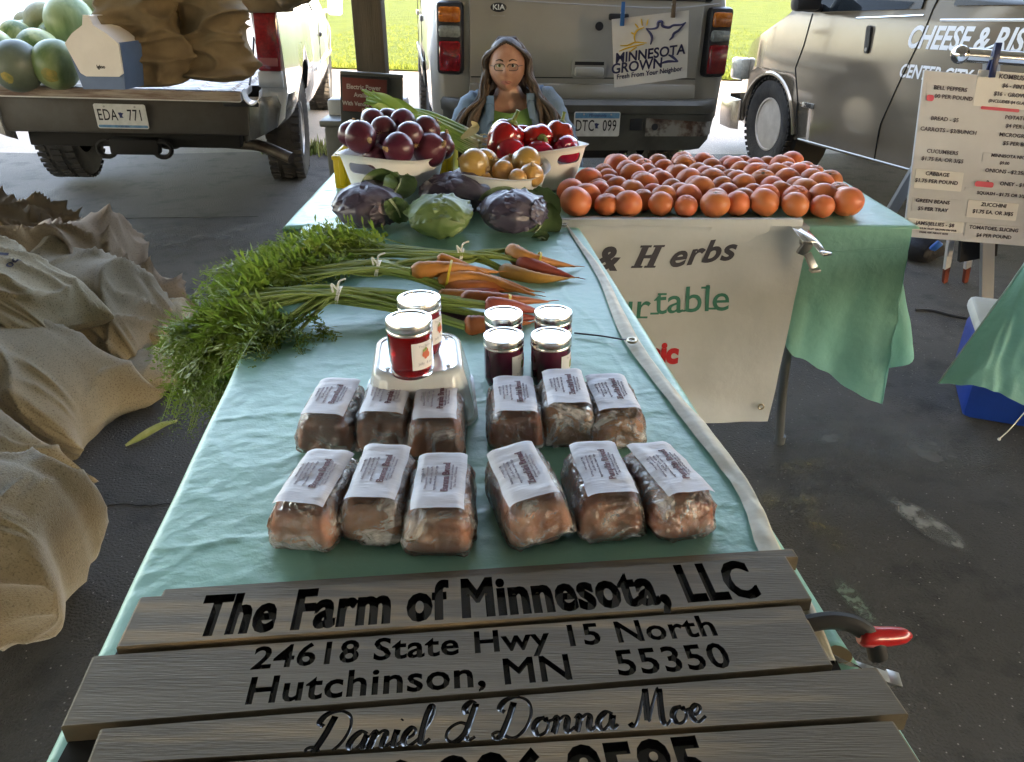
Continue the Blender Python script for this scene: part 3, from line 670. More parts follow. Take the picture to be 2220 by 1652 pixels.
# --- hanging corner of the back cloth: front panel, folded corner and side panel
def hang(name, label, top, bot, m, nu=40, nv=40, amp=.012, seed=0, parent=None):
    """sheet between a top polyline and a bottom polyline (world points), with soft folds"""
    T_ = smoothpath(top, 10); B_ = smoothpath(bot, 10)
    def at(P, t): f = t * (len(P) - 1); i = min(int(f), len(P) - 2); return P[i].lerp(P[i + 1], f - i)
    mb = MB()
    def fn(u, v):
        a, b = at(T_, u), at(B_, u); p = a.lerp(b, v)
        return p + V((0, 1, 0)) * (amp * min(1, v * 1.6) * (1.3 * nz((p.x * 6, p.z * 1.4, seed), 1.5) + .5 * ridge((p.x * 9, p.z * 2.2, seed), 1) + .4 * sin(u * 9 + seed))) + V((.006 * nz((v * 9, u, seed), 1), 0, .006 * v * nz((u * 11, 1, seed), 1)))
    mb.grid(nu, nv, fn); o = obj(name, mb, m, parent, sharp=0)
    if label: tag(o, label, 'tablecloth')
    return o
W2 = lambda x, y, Y: AY(x, y, Y)
hc = hang('hanging_cloth', 'teal cloth hanging down in a pointed corner at the right end of the back table', [V((.75, 2.142, TZ + .002)), V((.95, 2.140, TZ + .003)), V((1.145, 2.148, TZ + .002))],
          [W2(1708, 720, 2.14), W2(1708, 760, 2.13), W2(1775, 800, 2.13), W2(1850, 850, 2.12), W2(1912, 877, 2.12)], teal_h, 50, 44, .02, 2)
hang('side_panel', None, [V((1.145, 2.148, TZ + .002)), V((1.155, 2.3, TZ + .002)), V((1.158, 2.9, TZ))], [W2(1912, 877, 2.12), W2(1916, 808, 2.27), W2(1984, 776, 2.30), V((1.34, 2.6, .33)), V((1.30, 2.9, .35))], teal_h, 40, 40, .012, 5, hc)
mb = MB(); mb.tube(smoothpath([V((.75, 2.137, TZ - .075)), V((.95, 2.136, TZ - .07)), V((1.12, 2.137, TZ - .06))], 6), .0012, 5); obj('hem_fold', mb, teal_h, hc)
# --- banner hanging on the front of the back table
bn = thing('banner', 'white vinyl banner lettered with herbs and table hanging on the front of the back table', 'banner', (0, 0, 0))
def bshape(u, v):
    """u along, v down: over the table edge and down the front"""
    x = .10 + u * (.745 - .02 * v); s = v * .70
    if s < .055: y = 2.20 - s * 1.2; z = TZ + .010 + .006 * sin(u * 5)
    else:
        t = s - .055; y = 2.128 - .004 * sin(u * 7 + t * 5) - .008 * nz((u * 4, t * 5, 2), 1.4); z = TZ + .008 - t
        if t < .02: y += .003
    if v > .96: y -= .0
    z -= .004 * nz((u * 9, v * 3, 0), 1); y -= .01 * max(0, (u - .55)) * max(0, v - .1) * nz((u * 3, v * 3, 7), 2)
    return V((x, y, z + .028 * max(0, (u - .35)) * 0))
mb = MB(); mb.grid(60, 50, bshape); obj('sheet', mb, banner_m, bn, sharp=0)
mb = MB(); mb.box((.465, 2.142, TZ - .01), (.725, .018, .075), .009); hb = obj('rolled_hem', mb, banner_m, bn)
nx0 = 0
for q in hb.data.vertices: q.co.y -= .006 * abs(nz((q.co.x * 11, q.co.z * 8, 1), 1)); q.co.z += .005 * nz((q.co.x * 8, 0, 3), 1)
char = mat('charcoal_print', (.045, .045, .06), .5); gpr = mat('green_print', (.03, .17, .13), .5); rpr = mat('red_print', (.42, .02, .03), .5)
def flat_on(me_o, Y): pass
def bword(s, size, m, pxy, bars=(), **k):
    p = AY(*pxy, 2.12); rr = k.pop('rz', 0); me = text_mesh(s, size, m, **k); me.transform(Matrix.Translation(p) @ Euler((pi / 2, -rr, 0)).to_matrix().to_4x4())
    return obj('lettering', on_banner(me), None, bn)
def on_banner(me):
    for q in me.vertices:
        v = min(1, max(.1, (TZ + .008 - q.co.z + .055) / .70)); u = min(1, max(0, (q.co.x - .10) / (.745 - .02 * v))); q.co.y = bshape(u, v).y - .0014 + (q.co.y - 2.12) * .5
    return me
bword('&', .098, char, (1312, 564), bold=.004, shear=.28, xs=1.0)
mb = MB(); hk = .068; hp_ = AY(1404, 557, 2.12)
for q, (x0, y0, x1, y1) in enumerate([(-.40, -.5, -.12, .5), (.16, -.5, .44, .5), (-.2, -.07, .25, .07), (-.50, -.5, -.02, -.41), (-.50, .41, -.02, .5), (.06, -.5, .54, -.41), (.06, .41, .54, .5)]):
    mb.prism([(x0, y0), (x1, y0), (x1, y1), (x0, y1)], 0, .0006 + .00015 * q, lambda u, v, w: hp_ + V(((u + .35 * v) * hk, -w, v * hk)))
obj('lettering', on_banner(mb.mesh('h', [char])), None, bn)
bword('erbs', .092, char, (1519, 553), bold=.0024, shear=.38, xs=1.12, space=1.05, rz=.13)
bword('ur', .118, gpr, (1372, 668), bold=.0005, xs=1.0); bword('table', .118, gpr, (1502, 655), bold=.0005, xs=.98, rz=.06)
bword('nic', .098, rpr, (1438, 770), bold=.005, xs=.86, space=.98)
mb = MB()                               # slab serifs of the green and black words
def ser(px, py, w_, h_=.006): c = AY(px, py, 2.12); mb.box(c, (w_, .0012, h_))
for a in ((1368, 690), (1395, 690), (1420, 682), (1478, 677), (1545, 672), (1532, 627), (1437, 640)): ser(a[0], a[1], .026)
obj('lettering_serif', on_banner(mb.mesh('s', [gpr])), None, bn)['kind'] = 'stuff'
mb = MB()
pass
gro = mat('brass_ring', (.30, .27, .2), .3, 1)
def eyelet(p, parent, ax='y', r=.0085):
    mb = MB(); mb.tube([V(p) + V((r * cos(a), 0, r * sin(a)) if ax == 'y' else (r * cos(a), r * sin(a), 0)) for a in [2 * pi * i / 16 for i in range(17)]], .0028, 6); obj('eyelet', mb, gro, parent)
eyelet(AY(1650, 882, 2.115), bn); eyelet(AZ(1223, 487, TZ + .02), bn, 'z')
mb = MB(); mb.tube(smoothpath([AZ(1223, 487, TZ + .02), AZ(1200, 492, TZ + .015), AZ(1150, 490, TZ + .012)], 5), .0018, 5); obj('tie_cord', mb, BLK, bn)
# --- second banner lying along the right edge of the long table
b2 = thing('banner', 'white vinyl banner folded along the right edge of the long table', 'banner', (0, 0, 0))
edge = [(1225, 488, 1232, 492), (1262, 545, 1300, 575), (1300, 610, 1345, 660), (1345, 725, 1400, 760), (1420, 830, 1470, 850), (1500, 935, 1545, 935), (1570, 1025, 1612, 1030), (1612, 1095, 1655, 1105), (1640, 1185, 1692, 1187), (1700, 1330, 1765, 1320), (1740, 1450, 1812, 1432)]
inn = smoothpath([AZ(a, b, TZ + .010) for a, b, _, _ in edge], 8); outr = smoothpath([AZ(c, d, TZ + .012) for _, _, c, d in edge], 8)
mb = MB(); nn = len(inn)
def eb(u, v):
    i = round(u * (nn - 1)); a, b = inn[i], outr[i]
    if v <= .4: p = a.lerp(b, v / .4); p.z += .0025 * sin(pi * v / .4)
    else:
        t = (v - .4) / .6; p = b + V((.012 * sin(t * 3), .0, -.5 * t)); p.x += .02 * t * nz((u * 14, t * 2, 0), 1.3)
    p.z += .003 * nz((u * 22, v * 3, 0), 1.2); return p
mb.grid(nn, 26, eb)
ban2 = mat('cream_banner_edge', (.62, .58, .47), .55, col2=(.50, .45, .34), ns=22, stretch=(1, 2, 1), bump=.1, bs=40)
obj('sheet', mb, ban2, b2, sharp=0); 
eyelet(AZ(1370, 738, TZ + .022), b2, 'z'); mb = MB(); mb.tube(smoothpath([AZ(1370, 738, TZ + .024), AZ(1345, 735, TZ + .016), AZ(1300, 728, TZ + .012), AZ(1245, 722, TZ + .01)], 5), .0018, 5); obj('tie_cord', mb, BLK, b2)
# --- steel spring clamp at the front of the back table
cl = thing('spring_clamp', 'steel spring clamp gripping the white banner at the table edge', 'clamp', AY(1752, 512, 2.10))
mb = MB(); mb.box((-.012, -.004, .006), (.052, .07, .003), .001, rot=(.35, .1, .3)); mb.box((.018, -.045, -.018), (.024, .05, .003), .001, rot=(.5, 0, .4)); mb.box((.028, -.072, -.026), (.028, .02, .008), .002, rot=(.2, 0, .3)); obj('upper_jaw', mb, CHROME, cl)
mb = MB(); mb.box((-.005, -.010, -.028), (.03, .012, .05), .002, rot=(.2, .4, .2)); mb.box((.008, -.030, -.062), (.022, .006, .046), .001, rot=(-.5, -.35, .3)); mb.box((.020, -.042, -.086), (.030, .018, .008), .002, rot=(.2, 0, .25)); obj('lower_jaw', mb, STEEL, cl)
mb = MB(); mb.lathe([(.009, -.02), (.009, .02)], 12, (-.004, -.012, -.012), axis='x'); obj('spring', mb, STEEL, cl)

# ---------------------------------------------------------------- carved wooden sign lying on the near end
signw = mat('grey_stained_plank', (.105, .082, .056), .6, col2=(.165, .132, .094), ns=3.2, nd=9, stretch=(1.5, 16, 6), ramp=(.32, .72), spec=.3, bump=.25, bs=16, bd=.004, bstretch=(2, 40, 6), col3=(.27, .18, .095), ns3=1.6)
carve = mat('carved_black_lacquer', (.010, .009, .011), .16, spec=.6, coat=.4)
sg = thing('wooden_sign', 'weathered grey plank farm sign with carved lettering lying on the near table end', 'sign', (0, 0, 0))
SZ = TZ + .030
def sgn(x, y): return AZ(x, y, SZ)
# planks as (left far, left near, right near, right far) in photo pixels of the top face
pl = [[(352, 1269), (342, 1289), (1734, 1199), (1722, 1181)],
      [(303, 1297), (250, 1408), (1762, 1302), (1704, 1207)],
      [(199, 1421), (128, 1578), (1809, 1443), (1737, 1310)],
      [(218, 1580), (150, 1775), (1973, 1551), (1902, 1447)],
      [(196, 1752), (120, 2010), (2080, 1762), (1938, 1563)]]
pl[3][1] = (185, 1662); pl[3][0] = (216, 1581); pl[4] = [(180, 1672), (120, 1850), (2052, 1740), (1938, 1564)]
planks = []
for i, q in enumerate(pl):
    w4 = [sgn(*p) for p in q]; mb = MB(); th = .022 if i else .024; dz = (.0, .0015, -.001, .0005, .001)[i]
    if i == 0: dz = -.006
    # inset the near edge so that a groove stays between neighbours
    lf, ln, rn, rf = w4; ln = ln.lerp(lf, .03 if i else .06); rn = rn.lerp(rf, .03 if i else .06)
    P = [lf, ln, rn, rf]; bv = .0018
    cen = sum(P, V()) / 4
    def ins(p, d): v = (cen - p); v.z = 0; return p + v.normalized() * d
    top = [ins(p, bv * 1.4) + V((0, 0, dz)) for p in P]; mid = [p + V((0, 0, dz - bv)) for p in P]; bot = [p + V((0, 0, dz - th)) for p in P]
    mb.add(top + mid + bot, [(0, 1, 2, 3), (11, 10, 9, 8)] + [(j + 4 * k, (j + 1) % 4 + 4 * k, (j + 1) % 4 + 4 * k + 4, j + 4 * k + 4) for k in range(2) for j in range(4)], False)
    planks.append(obj('plank', mb, [signw, carve], sg, sharp=10))
mb = MB()
for (a, b) in (((330, 1300), (120, 1700)), ((1000, 1270), (1000, 1700)), ((1690, 1215), (1880, 1620))):
    A, B = sgn(*a), sgn(*b); A.z = B.z = TZ + .0065; d = (B - A).normalized(); n = V((-d.y, d.x, 0)) * .022
    mb.add([A - n, A + n, B + n, B - n] + [p + V((0, 0, .0015)) for p in (A - n, A + n, B + n, B - n)], [(0, 1, 2, 3), (7, 6, 5, 4), (0, 4, 5, 1), (1, 5, 6, 2), (2, 6, 7, 3), (3, 7, 4, 0)], False)
obj('batten', mb, DARK, sg)['kind'] = 'stuff'
A, B = sgn(250, 1408), sgn(1762, 1302); SROT = atan2(B.y - A.y, B.x - A.x)
def carved(plank, me, px, rot=0, depth=.006):
    c = sgn(*px); M4 = Matrix.Translation(c + V((0, 0, .004))) @ Matrix.Rotation(SROT + rot, 4, 'Z'); me.transform(M4)
    me.materials.clear(); me.materials.append(carve); boolean(plank, me, selfx=True); plank.data.polygons.foreach_set('use_smooth', [False] * len(plank.data.polygons))
def cut_text(s, size, depth=.0095, **k): return text_mesh(s, size, carve, ext=depth, **k)
for px_ in (1050, 1053):
    carved(planks[1], cut_text('The Farm of Minnesota, LLC', .080, xs=.600, bold=.0028, space=1.07, res=3), (px_, 1300 - (px_ - 1050) * .1))
carved(planks[2], cut_text('24618 State Hwy 15 North', .040, xs=1.0, bold=.0009, space=1.06, res=3), (1062, 1391))
carved(planks[2], cut_text('Hutchinson, MN   55350', .044, xs=1.0, bold=.0009, space=1.06, res=3), (1070, 1459))
carved(planks[4], cut_text('320 296 8585', .074, xs=.80, bold=.003, space=1.03, res=3), (1110, 1702))
# joined handwriting, drawn as strokes on a unit grid (x-height 1)
GL = {'D': (2.2, [[(.95, 2.0), (.75, 1.0), (.45, .15), (.15, .0), (.0, .25), (.3, .35), (.8, .05), (1.3, .0), (1.8, .5), (2.0, 1.3), (1.75, 2.0), (1.1, 2.3), (.45, 2.15), (.2, 1.7), (.5, 1.45)]]),
      'a': (1.05, [[(.85, .85), (.5, 1.0), (.15, .7), (.05, .3), (.3, .0), (.65, .3), (.85, .85), (.8, .3), (.9, .02), (1.15, .25)]]),
      'n': (1.25, [[(.0, .75), (.18, .98), (.22, .6), (.1, .0), (.3, .6), (.6, .95), (.82, .8), (.78, .3), (.9, .02), (1.25, .3)]]),
      'i': (.55, [[(.15, .95), (.12, .4), (.22, .02), (.55, .3)], [(.24, 1.45), (.30, 1.52)]]),
      'e': (.85, [[(.0, .3), (.5, .55), (.6, .85), (.38, 1.0), (.12, .7), (.1, .25), (.4, .0), (.85, .3)]]),
      'l': (.65, [[(.0, .3), (.45, 1.3), (.52, 2.0), (.35, 2.2), (.2, 1.7), (.15, .5), (.28, .02), (.65, .3)]]),
      '&': (1.9, [[(1.45, 2.1), (1.3, 1.2), (1.1, .4), (.6, .0), (.15, .25), (.2, .75), (.7, 1.05), (1.2, .9)], [(1.45, 2.1), (1.15, 2.25), (.85, 1.9), (1.0, 1.5)], [(1.1, .4), (1.35, .05), (1.7, .2)]]),
      'o': (1.05, [[(.6, .95), (.2, .85), (.05, .4), (.3, .0), (.7, .15), (.82, .6), (.6, .95), (.75, .75), (1.1, .8)]]),
      'M': (2.4, [[(.0, .25), (.2, .05), (.45, .4), (.8, 1.6), (.95, 2.2), (1.0, 1.2), (1.05, .25), (1.35, 1.2), (1.75, 2.2), (1.8, 1.2), (1.85, .3), (2.05, .0), (2.35, .25)]])}
def script_strokes(s, k=.022):
    x = 0; out = []
    for ch in s:
        if ch == ' ': x += .75; continue
        wd, st = GL[ch]
        for q in st:
            P = smoothpath([((x + a + .22 * b) * k, b * k, 0) for a, b in q], 5); out.append(P)
        x += wd
    return out, x * k
st, tot = script_strokes('Daniel & Donna Moe')
kx = 1.0
A_, B_ = sgn(660, 1598), sgn(1520, 1548); want = (B_ - A_).length; kx = want / tot
M4 = Matrix.Translation(sgn(658, 1641) + V((0, .002, .0008))) @ Matrix.Rotation(SROT, 4, 'Z') @ Matrix.Diagonal((kx, .84, 1, 1))
for P in st:
    n = len(P); P = [M4 @ p for p in P]; cm = MB()
    rr = [.0017 + .0016 * max(0, (P[max(0, i - 1)] - P[min(n - 1, i + 1)]).normalized().dot(V((.2, .98, 0)))) for i in range(n)]
    cm.tube(P, rr, 8); boolean(planks[3], cm.mesh('c', [carve], 0), selfx=True)
for p_ in planks:
    p_.data.polygons.foreach_set('use_smooth', [False] * len(p_.data.polygons))
# --- locking clamp with the red grip, holding the sign to the table
lc = thing('locking_clamp', 'black bar clamp with a bright red grip at the right edge of the carved sign', 'clamp', AZ(1798, 1372, TZ + .01), SROT); lc.scale = (.86, .86, .9)
mb = MB(); arm = smoothpath([(-.035, .008, .008), (0, .006, .014), (.03, .0, .010), (.052, -.010, -.006), (.062, -.016, -.03)], 6)
mb.tube(arm, [.012] * len(arm), 10, sx=.8); obj('arm', mb, BLK, lc)
mb = MB(); gr = smoothpath([(.035, -.006, -.002), (.05, -.008, -.003), (.085, -.007, -.006), (.105, -.006, -.008)], 5); mb.tube(gr, [.0085, .011, .0125, .013, .013, .013, .0125, .012, .012, .0115, .011, .0105, .0095, .008, .006, .003][:len(gr)], 12)
obj('grip', mb, mat('red_grip', (.50, .012, .014), .3, coat=.5), lc)
mb = MB(); mb.box((.035, -.026, -.035), (.075, .018, .004), .001, rot=(0, .25, -.3)); mb.box((.075, -.036, -.045), (.016, .022, .004), .001, rot=(0, .2, -.3)); obj('lower_lever', mb, STEEL, lc)
mb = MB(); mb.lathe([(.010, 0), (.010, .03), (.014, .03), (.014, .036), (0, .036)], 12, (-.0, -.03, -.04)); obj('pad', mb, mat('tan_pad', (.3, .22, .12), .6), lc)
mb = MB(); mb.tube(smoothpath([(-.02, -.03, -.005), (.01, -.045, -.012), (.04, -.06, -.03)], 5), .006, 8); obj('jaw_rod', mb, CHROME, lc)

# ---------------------------------------------------------------- third table corner with cloth, blue cooler under it
folding_table('folding table at the right edge of the photo under a teal cloth', (1.98, 1.62), 1.0, .70, .35)
hc3 = thing('hanging_cloth', 'teal cloth hanging off the table at the right edge above the blue cooler', 'tablecloth', (0, 0, 0))
c3 = [AY(2224, 566, 2.15), V((1.60, 2.12, TZ)), V((2.3, 2.05, TZ + .003))]
mb = MB()
A0, A1 = AY(2232, 560, 2.06), V((2.35, 1.9, TZ + .01))
B0, B1, B2 = AY(2034, 831, 2.0), AY(2110, 836, 1.93), AY(2160, 850, 1.92)
botl = smoothpath([B0, B1, B2, AY(2222, 880, 1.9), AY(2330, 930, 1.9)], 8)
topl = smoothpath([AY(2232, 556, 2.05), AY(2260, 548, 2.0), AY(2400, 545, 1.9)], 8)
def c3f(u, v):
    def at(P, t): f = t * (len(P) - 1); i = min(int(f), len(P) - 2); return P[i].lerp(P[i + 1], f - i)
    p = at(topl, u).lerp(at(botl, u), v); p.y += .015 * nz((u * 5, v * 2, 0), 2) * v; return p
mb.grid(40, 40, c3f); obj('drop', mb, teal_h, hc3, sharp=0)
mb = MB(); mb.grid(20, 20, lambda u, v: (AY(2232, 556, 2.05).lerp(AY(2400, 545, 1.9), u)).lerp(V((1.6, 1.35, TZ)).lerp(V((2.4, 1.3, TZ)), u), v) * 1.0); obj('top_sheet', mb, teal_h, hc3, sharp=0)
mb = MB(); E_ = [AY(2232, 556, 2.05) + V((0, 0, .003)), AY(2180, 630, 2.03), AY(2100, 740, 2.01), AY(2034, 831, 2.0)]; mb.tube(smoothpath(E_, 6), .0025, 6); obj('hem', mb, mat('pale_hem', (.5, .66, .6), .5), hc3)
coolb = mat('cooler_blue', (.008, .05, .30), .38, col2=(.006, .035, .22), ns=4)
coolw = mat('cooler_white', (.70, .69, .64), .45, col2=(.62, .6, .54), ns=9)
p0, yaw = V((1.635, 2.43, G)), -.38
cb_ = thing('cooler', 'large blue cooler with a white lid under the right hand teal cloth', 'cooler', (p0.x, p0.y, G), yaw)
dp_ = .42
mb = MB(); mb.box((.33, dp_ / 2, .145), (.64, dp_ - .02, .28), .03); obj('body', mb, coolb, cb_)
mb = MB(); mb.box((.33, dp_ / 2, .315), (.66, dp_, .06), .02); obj('lid', mb, coolw, cb_)
q = AZ(2162, 882, G); mb = MB(); mb.lathe([(.022, 0), (.022, -.006), (.015, -.012), (0, -.012)], 20, (.22, .008, .080), axis='y'); mb.box((.232, .002, .102), (.012, .012, .014), .003); obj('drain_plug', mb, coolw, cb_)
mb = MB(); mb.tube(smoothpath([AZ(2165, 953, G + .01), AZ(2190, 930, G + .04), AZ(2225, 890, G + .10)], 5), .0022, 5); mb.ball(AZ(2166, 952, G + .012), .006, 8, 6)
tag(obj('cord', mb, mat('white_string', (.62, .58, .5), .8)), 'thin white string hanging down beside the blue cooler', 'string')
mb = MB(); A_, B_ = AZ(1985, 672, G + .008), AZ(2105, 692, G + .008); mb.tube(smoothpath([A_, AZ(2020, 673, G + .008), AZ(2060, 683, G + .008), B_], 6), .007, 6)
tag(obj('cable', mb, BLK), 'black cable lying on the asphalt behind the blue cooler', 'cable')

# ---------------------------------------------------------------- price board on an easel
alum = mat('easel_aluminium', (.36, .37, .37), .42, .3)
Yb = 2.98
ez = thing('easel', 'grey metal easel standing behind the price board with rust red feet', 'easel', (0, 0, 0))
orange = mat('rust_red_rubber', (.20, .04, .02), .7)
def strut(name, a, b, w_, m, tip=None, tipm=None):
    a, b = V(a), V(b); d = (b - a); L_ = d.length; d.normalize(); mb = MB(); n = d.cross(V((0, 1, 0))).normalized() * w_ / 2; k = V((0, 1, 0)) * .012
    mb.loft([[a - n - k, a + n - k, a + n + k, a - n + k], [b - n - k, b + n - k, b + n + k, b - n + k]], smooth=False); s = obj(name, mb, m, ez)
    if tip:
        mb = MB(); c = b + d * tip; mb.loft([[b - n * .9 - k, b + n * .9 - k, b + n * .9 + k, b - n * .9 + k], [c - n * .7 - k, c + n * .7 - k, c + n * .7 + k, c - n * .7 + k]], smooth=False); obj('foot', mb, tipm, s)
strut('leg', AY(2150, 100, 3.2), AZ(2138, 668, G), .055, alum)
l1 = AZ(2048, 612, G); d1 = AY(2075, 420, 3.25); strut('leg', d1, d1.lerp(l1, .80), .030, WHITE, (d1 - l1).length * .20, orange)
l2 = AZ(2092, 612, G); d2 = AY(2125, 400, 3.35); strut('leg', d2, d2.lerp(l2, .82), .030, WHITE, (d2 - l2).length * .18, orange)
strut('leg', AY(2062, 240, 3.1), AY(1925, 470, 3.45), .050, alum)
mb = MB(); mb.tube([AY(2080, 118, 3.12), AY(2225, 128, 3.12)], .026, 12); mb.ball(AY(2082, 118, 3.12), .034, 12, 8); obj('cross_bar', mb, CHROME, ez)
strut('back_panel', AY(2128, 440, 3.5), AY(2118, 560, 3.5), .17, DARK)
paper = mat('laminated_paper', (.60, .62, .68), .35, col2=(.53, .55, .61), ns=4, coat=.3, bump=.12, bs=14)
tape = mat('correction_tape', (.74, .74, .75), .35)
pink = mat('pink_marker', (.75, .10, .16), .5)
pb = thing('price_board', 'white price board listing vegetables and prices clipped to the easel', 'sign', (0, 0, 0))
bq = [(2003, 152), (1958, 512), (2205, 532), (2262, 536), (2330, 120), (2160, 140)]
BL = [AY(2003, 152, Yb), AY(1958, 512, Yb), AY(2222, 533, Yb)]
ox = (BL[2] - BL[1]).normalized(); oy = (BL[0] - BL[1]).normalized(); W_ = .86; Hh = (BL[0] - BL[1]).length
def bp3(u, v, w_): return BL[1] + ox * u + oy * v + V((0, -1, 0)) * w_
mb = MB(); mb.prism([(.0, .015), (.012, 0), (W_, 0), (W_, Hh), (0.0, Hh)], -.006, .004, bp3); obj('board', mb, paper, pb)
def buv(x, y):            # photo pixel -> board coordinates
    p = AY(x, y, Yb) - BL[1]; a = ox.dot(oy); pu, pv = p.dot(ox), p.dot(oy); k = 1 - a * a
    return ((pu - a * pv) / k, (pv - a * pu) / k)
sheets = [((2008, 175), (2112, 240)), ((2120, 150), (2300, 245)), ((2130, 330), (2300, 365)), ((1985, 365), (2082, 415)), ((1978, 425), (2080, 465)), ((2098, 432), (2200, 478)), ((2090, 405), (2300, 432)), ((1968, 472), (2085, 505)), ((2092, 482), (2210, 520))]
for i, (a, b) in enumerate(sheets):
    u0, v1 = buv(*a); u1, v0 = buv(*b); mb = MB(); mb.prism(rrect(u0, v0, u1, v1, .004, 2), .004, .0052 + .0006 * (i % 3), bp3); obj('paper_slip', mb, [paper, tape][i % 2], pb)
ink2 = mat('faded_purple_ink', (.085, .07, .10), .6)
BROT = atan2(ox.z, ox.x); SH = -(oy.x - 0) / max(.01, oy.z) * -1
def bt(s, x, y, size=.024, m=ink2, lead=True):
    u, v = buv(x, y); p = bp3(u, v, .0085)
    me = None; words = s; cu = bpy.data.curves.new('txt', 'FONT'); cu.body = s.upper(); cu.size = size; cu.extrude = .0003; cu.offset = .0004; cu.align_x = 'CENTER'; cu.align_y = 'CENTER'; cu.resolution_u = 2; cu.small_caps_scale = .78
    for i, ch in enumerate(s):
        if ch.islower(): cu.body_format[i].use_small_caps = True
    cu.body = cu.body.lower() if False else cu.body
    o = bpy.data.objects.new('txt', cu); COL.objects.link(o); me = evalmesh(o); bpy.data.objects.remove(o); bpy.data.curves.remove(cu); me.materials.clear(); me.materials.append(m)
    for q in me.vertices: q.co.x = q.co.x * 1.08 + q.co.y * SH
    return obj('lettering', me, None, pb, p, (pi / 2, -BROT, 0))
for s, x, y, *r in [('Bell Peppers', 2058, 192), ('00 per Pound', 2065, 211), ('BREAD - $5', 2046, 258), ('Carrots - $3/bunch', 2054, 283), ('Cucumbers', 2041, 329), ('$1.75 ea. or 3/$5', 2041, 346), ('Cabbage', 2030, 377), ('$1.75 per Pound', 2028, 393), ('Green Beans', 2020, 436), ('$5 per tray', 2020, 453), ('JAMS/JELLIES - $8', 2025, 485),
                    ('sorghum fruit grown on our', 2025, 496, .012), ('farm, ask about sizes', 2022, 504, .012), ('Kombusha', 2200, 168, .027), ('$6 - Pint', 2195, 187), ('$16 - Growler', 2196, 206), ('(includes $4 glass dep)', 2194, 222, .018), ('Potatoes', 2206, 256), ('$4 per lb', 2203, 274), ('Microgreens', 2204, 294), ('$5 per box', 2203, 312), ('MINNISOTA NICE SALSA', 2200, 340, .020), ('$9.00', 2175, 353, .019), ('Onions - $2.25/lb', 2182, 372), ('R       ONEY - $15', 2180, 398), ('Squash - $1.75 or 3/$5', 2170, 421, .021), ('Zucchini', 2152, 444), ('$1.75 ea. or 3/$5', 2150, 460), ('Tomatoes, Slicing', 2152, 495), ('$4 per Pound', 2152, 511)]:
    bt(s, x, y, (r[0] if r else .024) * .82)
for x0, y0, x1, y1 in ((2007, 204, 2021, 219), (2124, 229, 2206, 243), (2112, 391, 2150, 406)):
    u0, v1 = buv(x0, y0); u1, v0 = buv(x1, y1); mb = MB(); mb.prism(rrect(u0, v0, u1, v1, min(.008, (v1 - v0) / 2.2), 3), .0088, .0096, bp3); obj('marker_bar', mb, pink, pb)
clipb = mat('navy_clip', (.012, .025, .10), .4)
def clothespin(label, p, m, sz=.07, yaw=0, roll=0):
    t = thing('clothespin', label, 'clothespin', p, (0, roll, yaw), 'clothespins')
    for s in (-1, 1):
        mb = MB(); mb.box((0, s * .004, 0), (.012, .005, sz), .001, rot=(s * .06, 0, 0)); obj('prong', mb, m, t)
    mb = MB(); mb.lathe([(.006, -.008), (.006, .008)], 10, (0, 0, .006), axis='x'); obj('spring', mb, STEEL, t); return t
c_ = clothespin('large navy clip at the top of the price board', AY(2155, 130, Yb - .012), clipb, .115)
for ch in c_.children:
    ch.scale = (1.9, 1.9, 1)
bb = thing('bundle', 'dark bundle with a blue strap lying on the asphalt left of the easel', 'bag', AZ(1995, 560, G))
mb = MB(); mb.ball((0, 0, .06), (.13, .10, .08), 20, 12, lambda d: 1 + .25 * nz(d, 2.2)); obj('fabric', mb, mat('black_fabric', (.012, .012, .015), .7, bump=.5, bs=40), bb)
mb = MB(); mb.box((.02, -.09, .10), (.05, .02, .07), .012, rot=(.4, .5, .3)); obj('strap', mb, mat('blue_strap', (.02, .12, .45), .4), bb)

# ---------------------------------------------------------------- power box with the warning sign at the post
px_m = mat('box_green_black', (.055, .06, .05), .6, col2=(.09, .09, .075), ns=6)
pw = thing('power_box', 'dark green utility box with a sloped top at the foot of the shelter post', 'utility box', (-.80, 4.62, G))
mb = MB(); mb.box((-.01, 0, .36), (.47, .40, .72), .02); obj('cabinet', mb, px_m, pw)
mb = MB(); mb.box((-.01, -.015, .735), (.50, .44, .035), .01); obj('cabinet_top', mb, mat('box_top', (.10, .105, .09), .45), pw)
for a in ((.16, -.03, .80), (-.2, .02, .79)): 
    mb = MB(); mb.box(a, (.10, .12, .10), .02); obj('outlet_cover', mb, mat('grey_cover', (.42, .43, .43), .4), pw)
ps = thing('warning_sign', 'dark red and black lettered power notice leaning on the utility box', 'sign', (-.80, 4.37, .715), (radians(-4), radians(4), radians(4)))
mb = MB(); mb.box((0, 0, -.02), (.26, .012, .44), .004); obj('panel', mb, mat('sign_black', (.02, .022, .02), .4), ps)
mb = MB(); mb.box((-.0, -.0075, .10), (.235, .003, .17), .001); obj('red_field', mb, mat('sign_red', (.13, .028, .02), .4), ps)
mb = MB(); mb.box((.035, .05, .205), (.33, .10, .02), .004); mb.box((.05, .055, -.02), (.30, .07, .43), .006); obj('sign_backing', mb, px_m, ps)
pale = mat('sign_pale_letters', (.42, .38, .34), .5)
for s, z, k in (('Electric Power', .140, .034), ('Available', .100, .032), ('With Vendor Permit', .055, .030), ('Ask at', -.08, .034), ('the office', -.13, .034)): lettering(s, k, pale, ps, (-.005, -.0098, z), (pi / 2, 0, 0), xs=.9, bold=.0007)

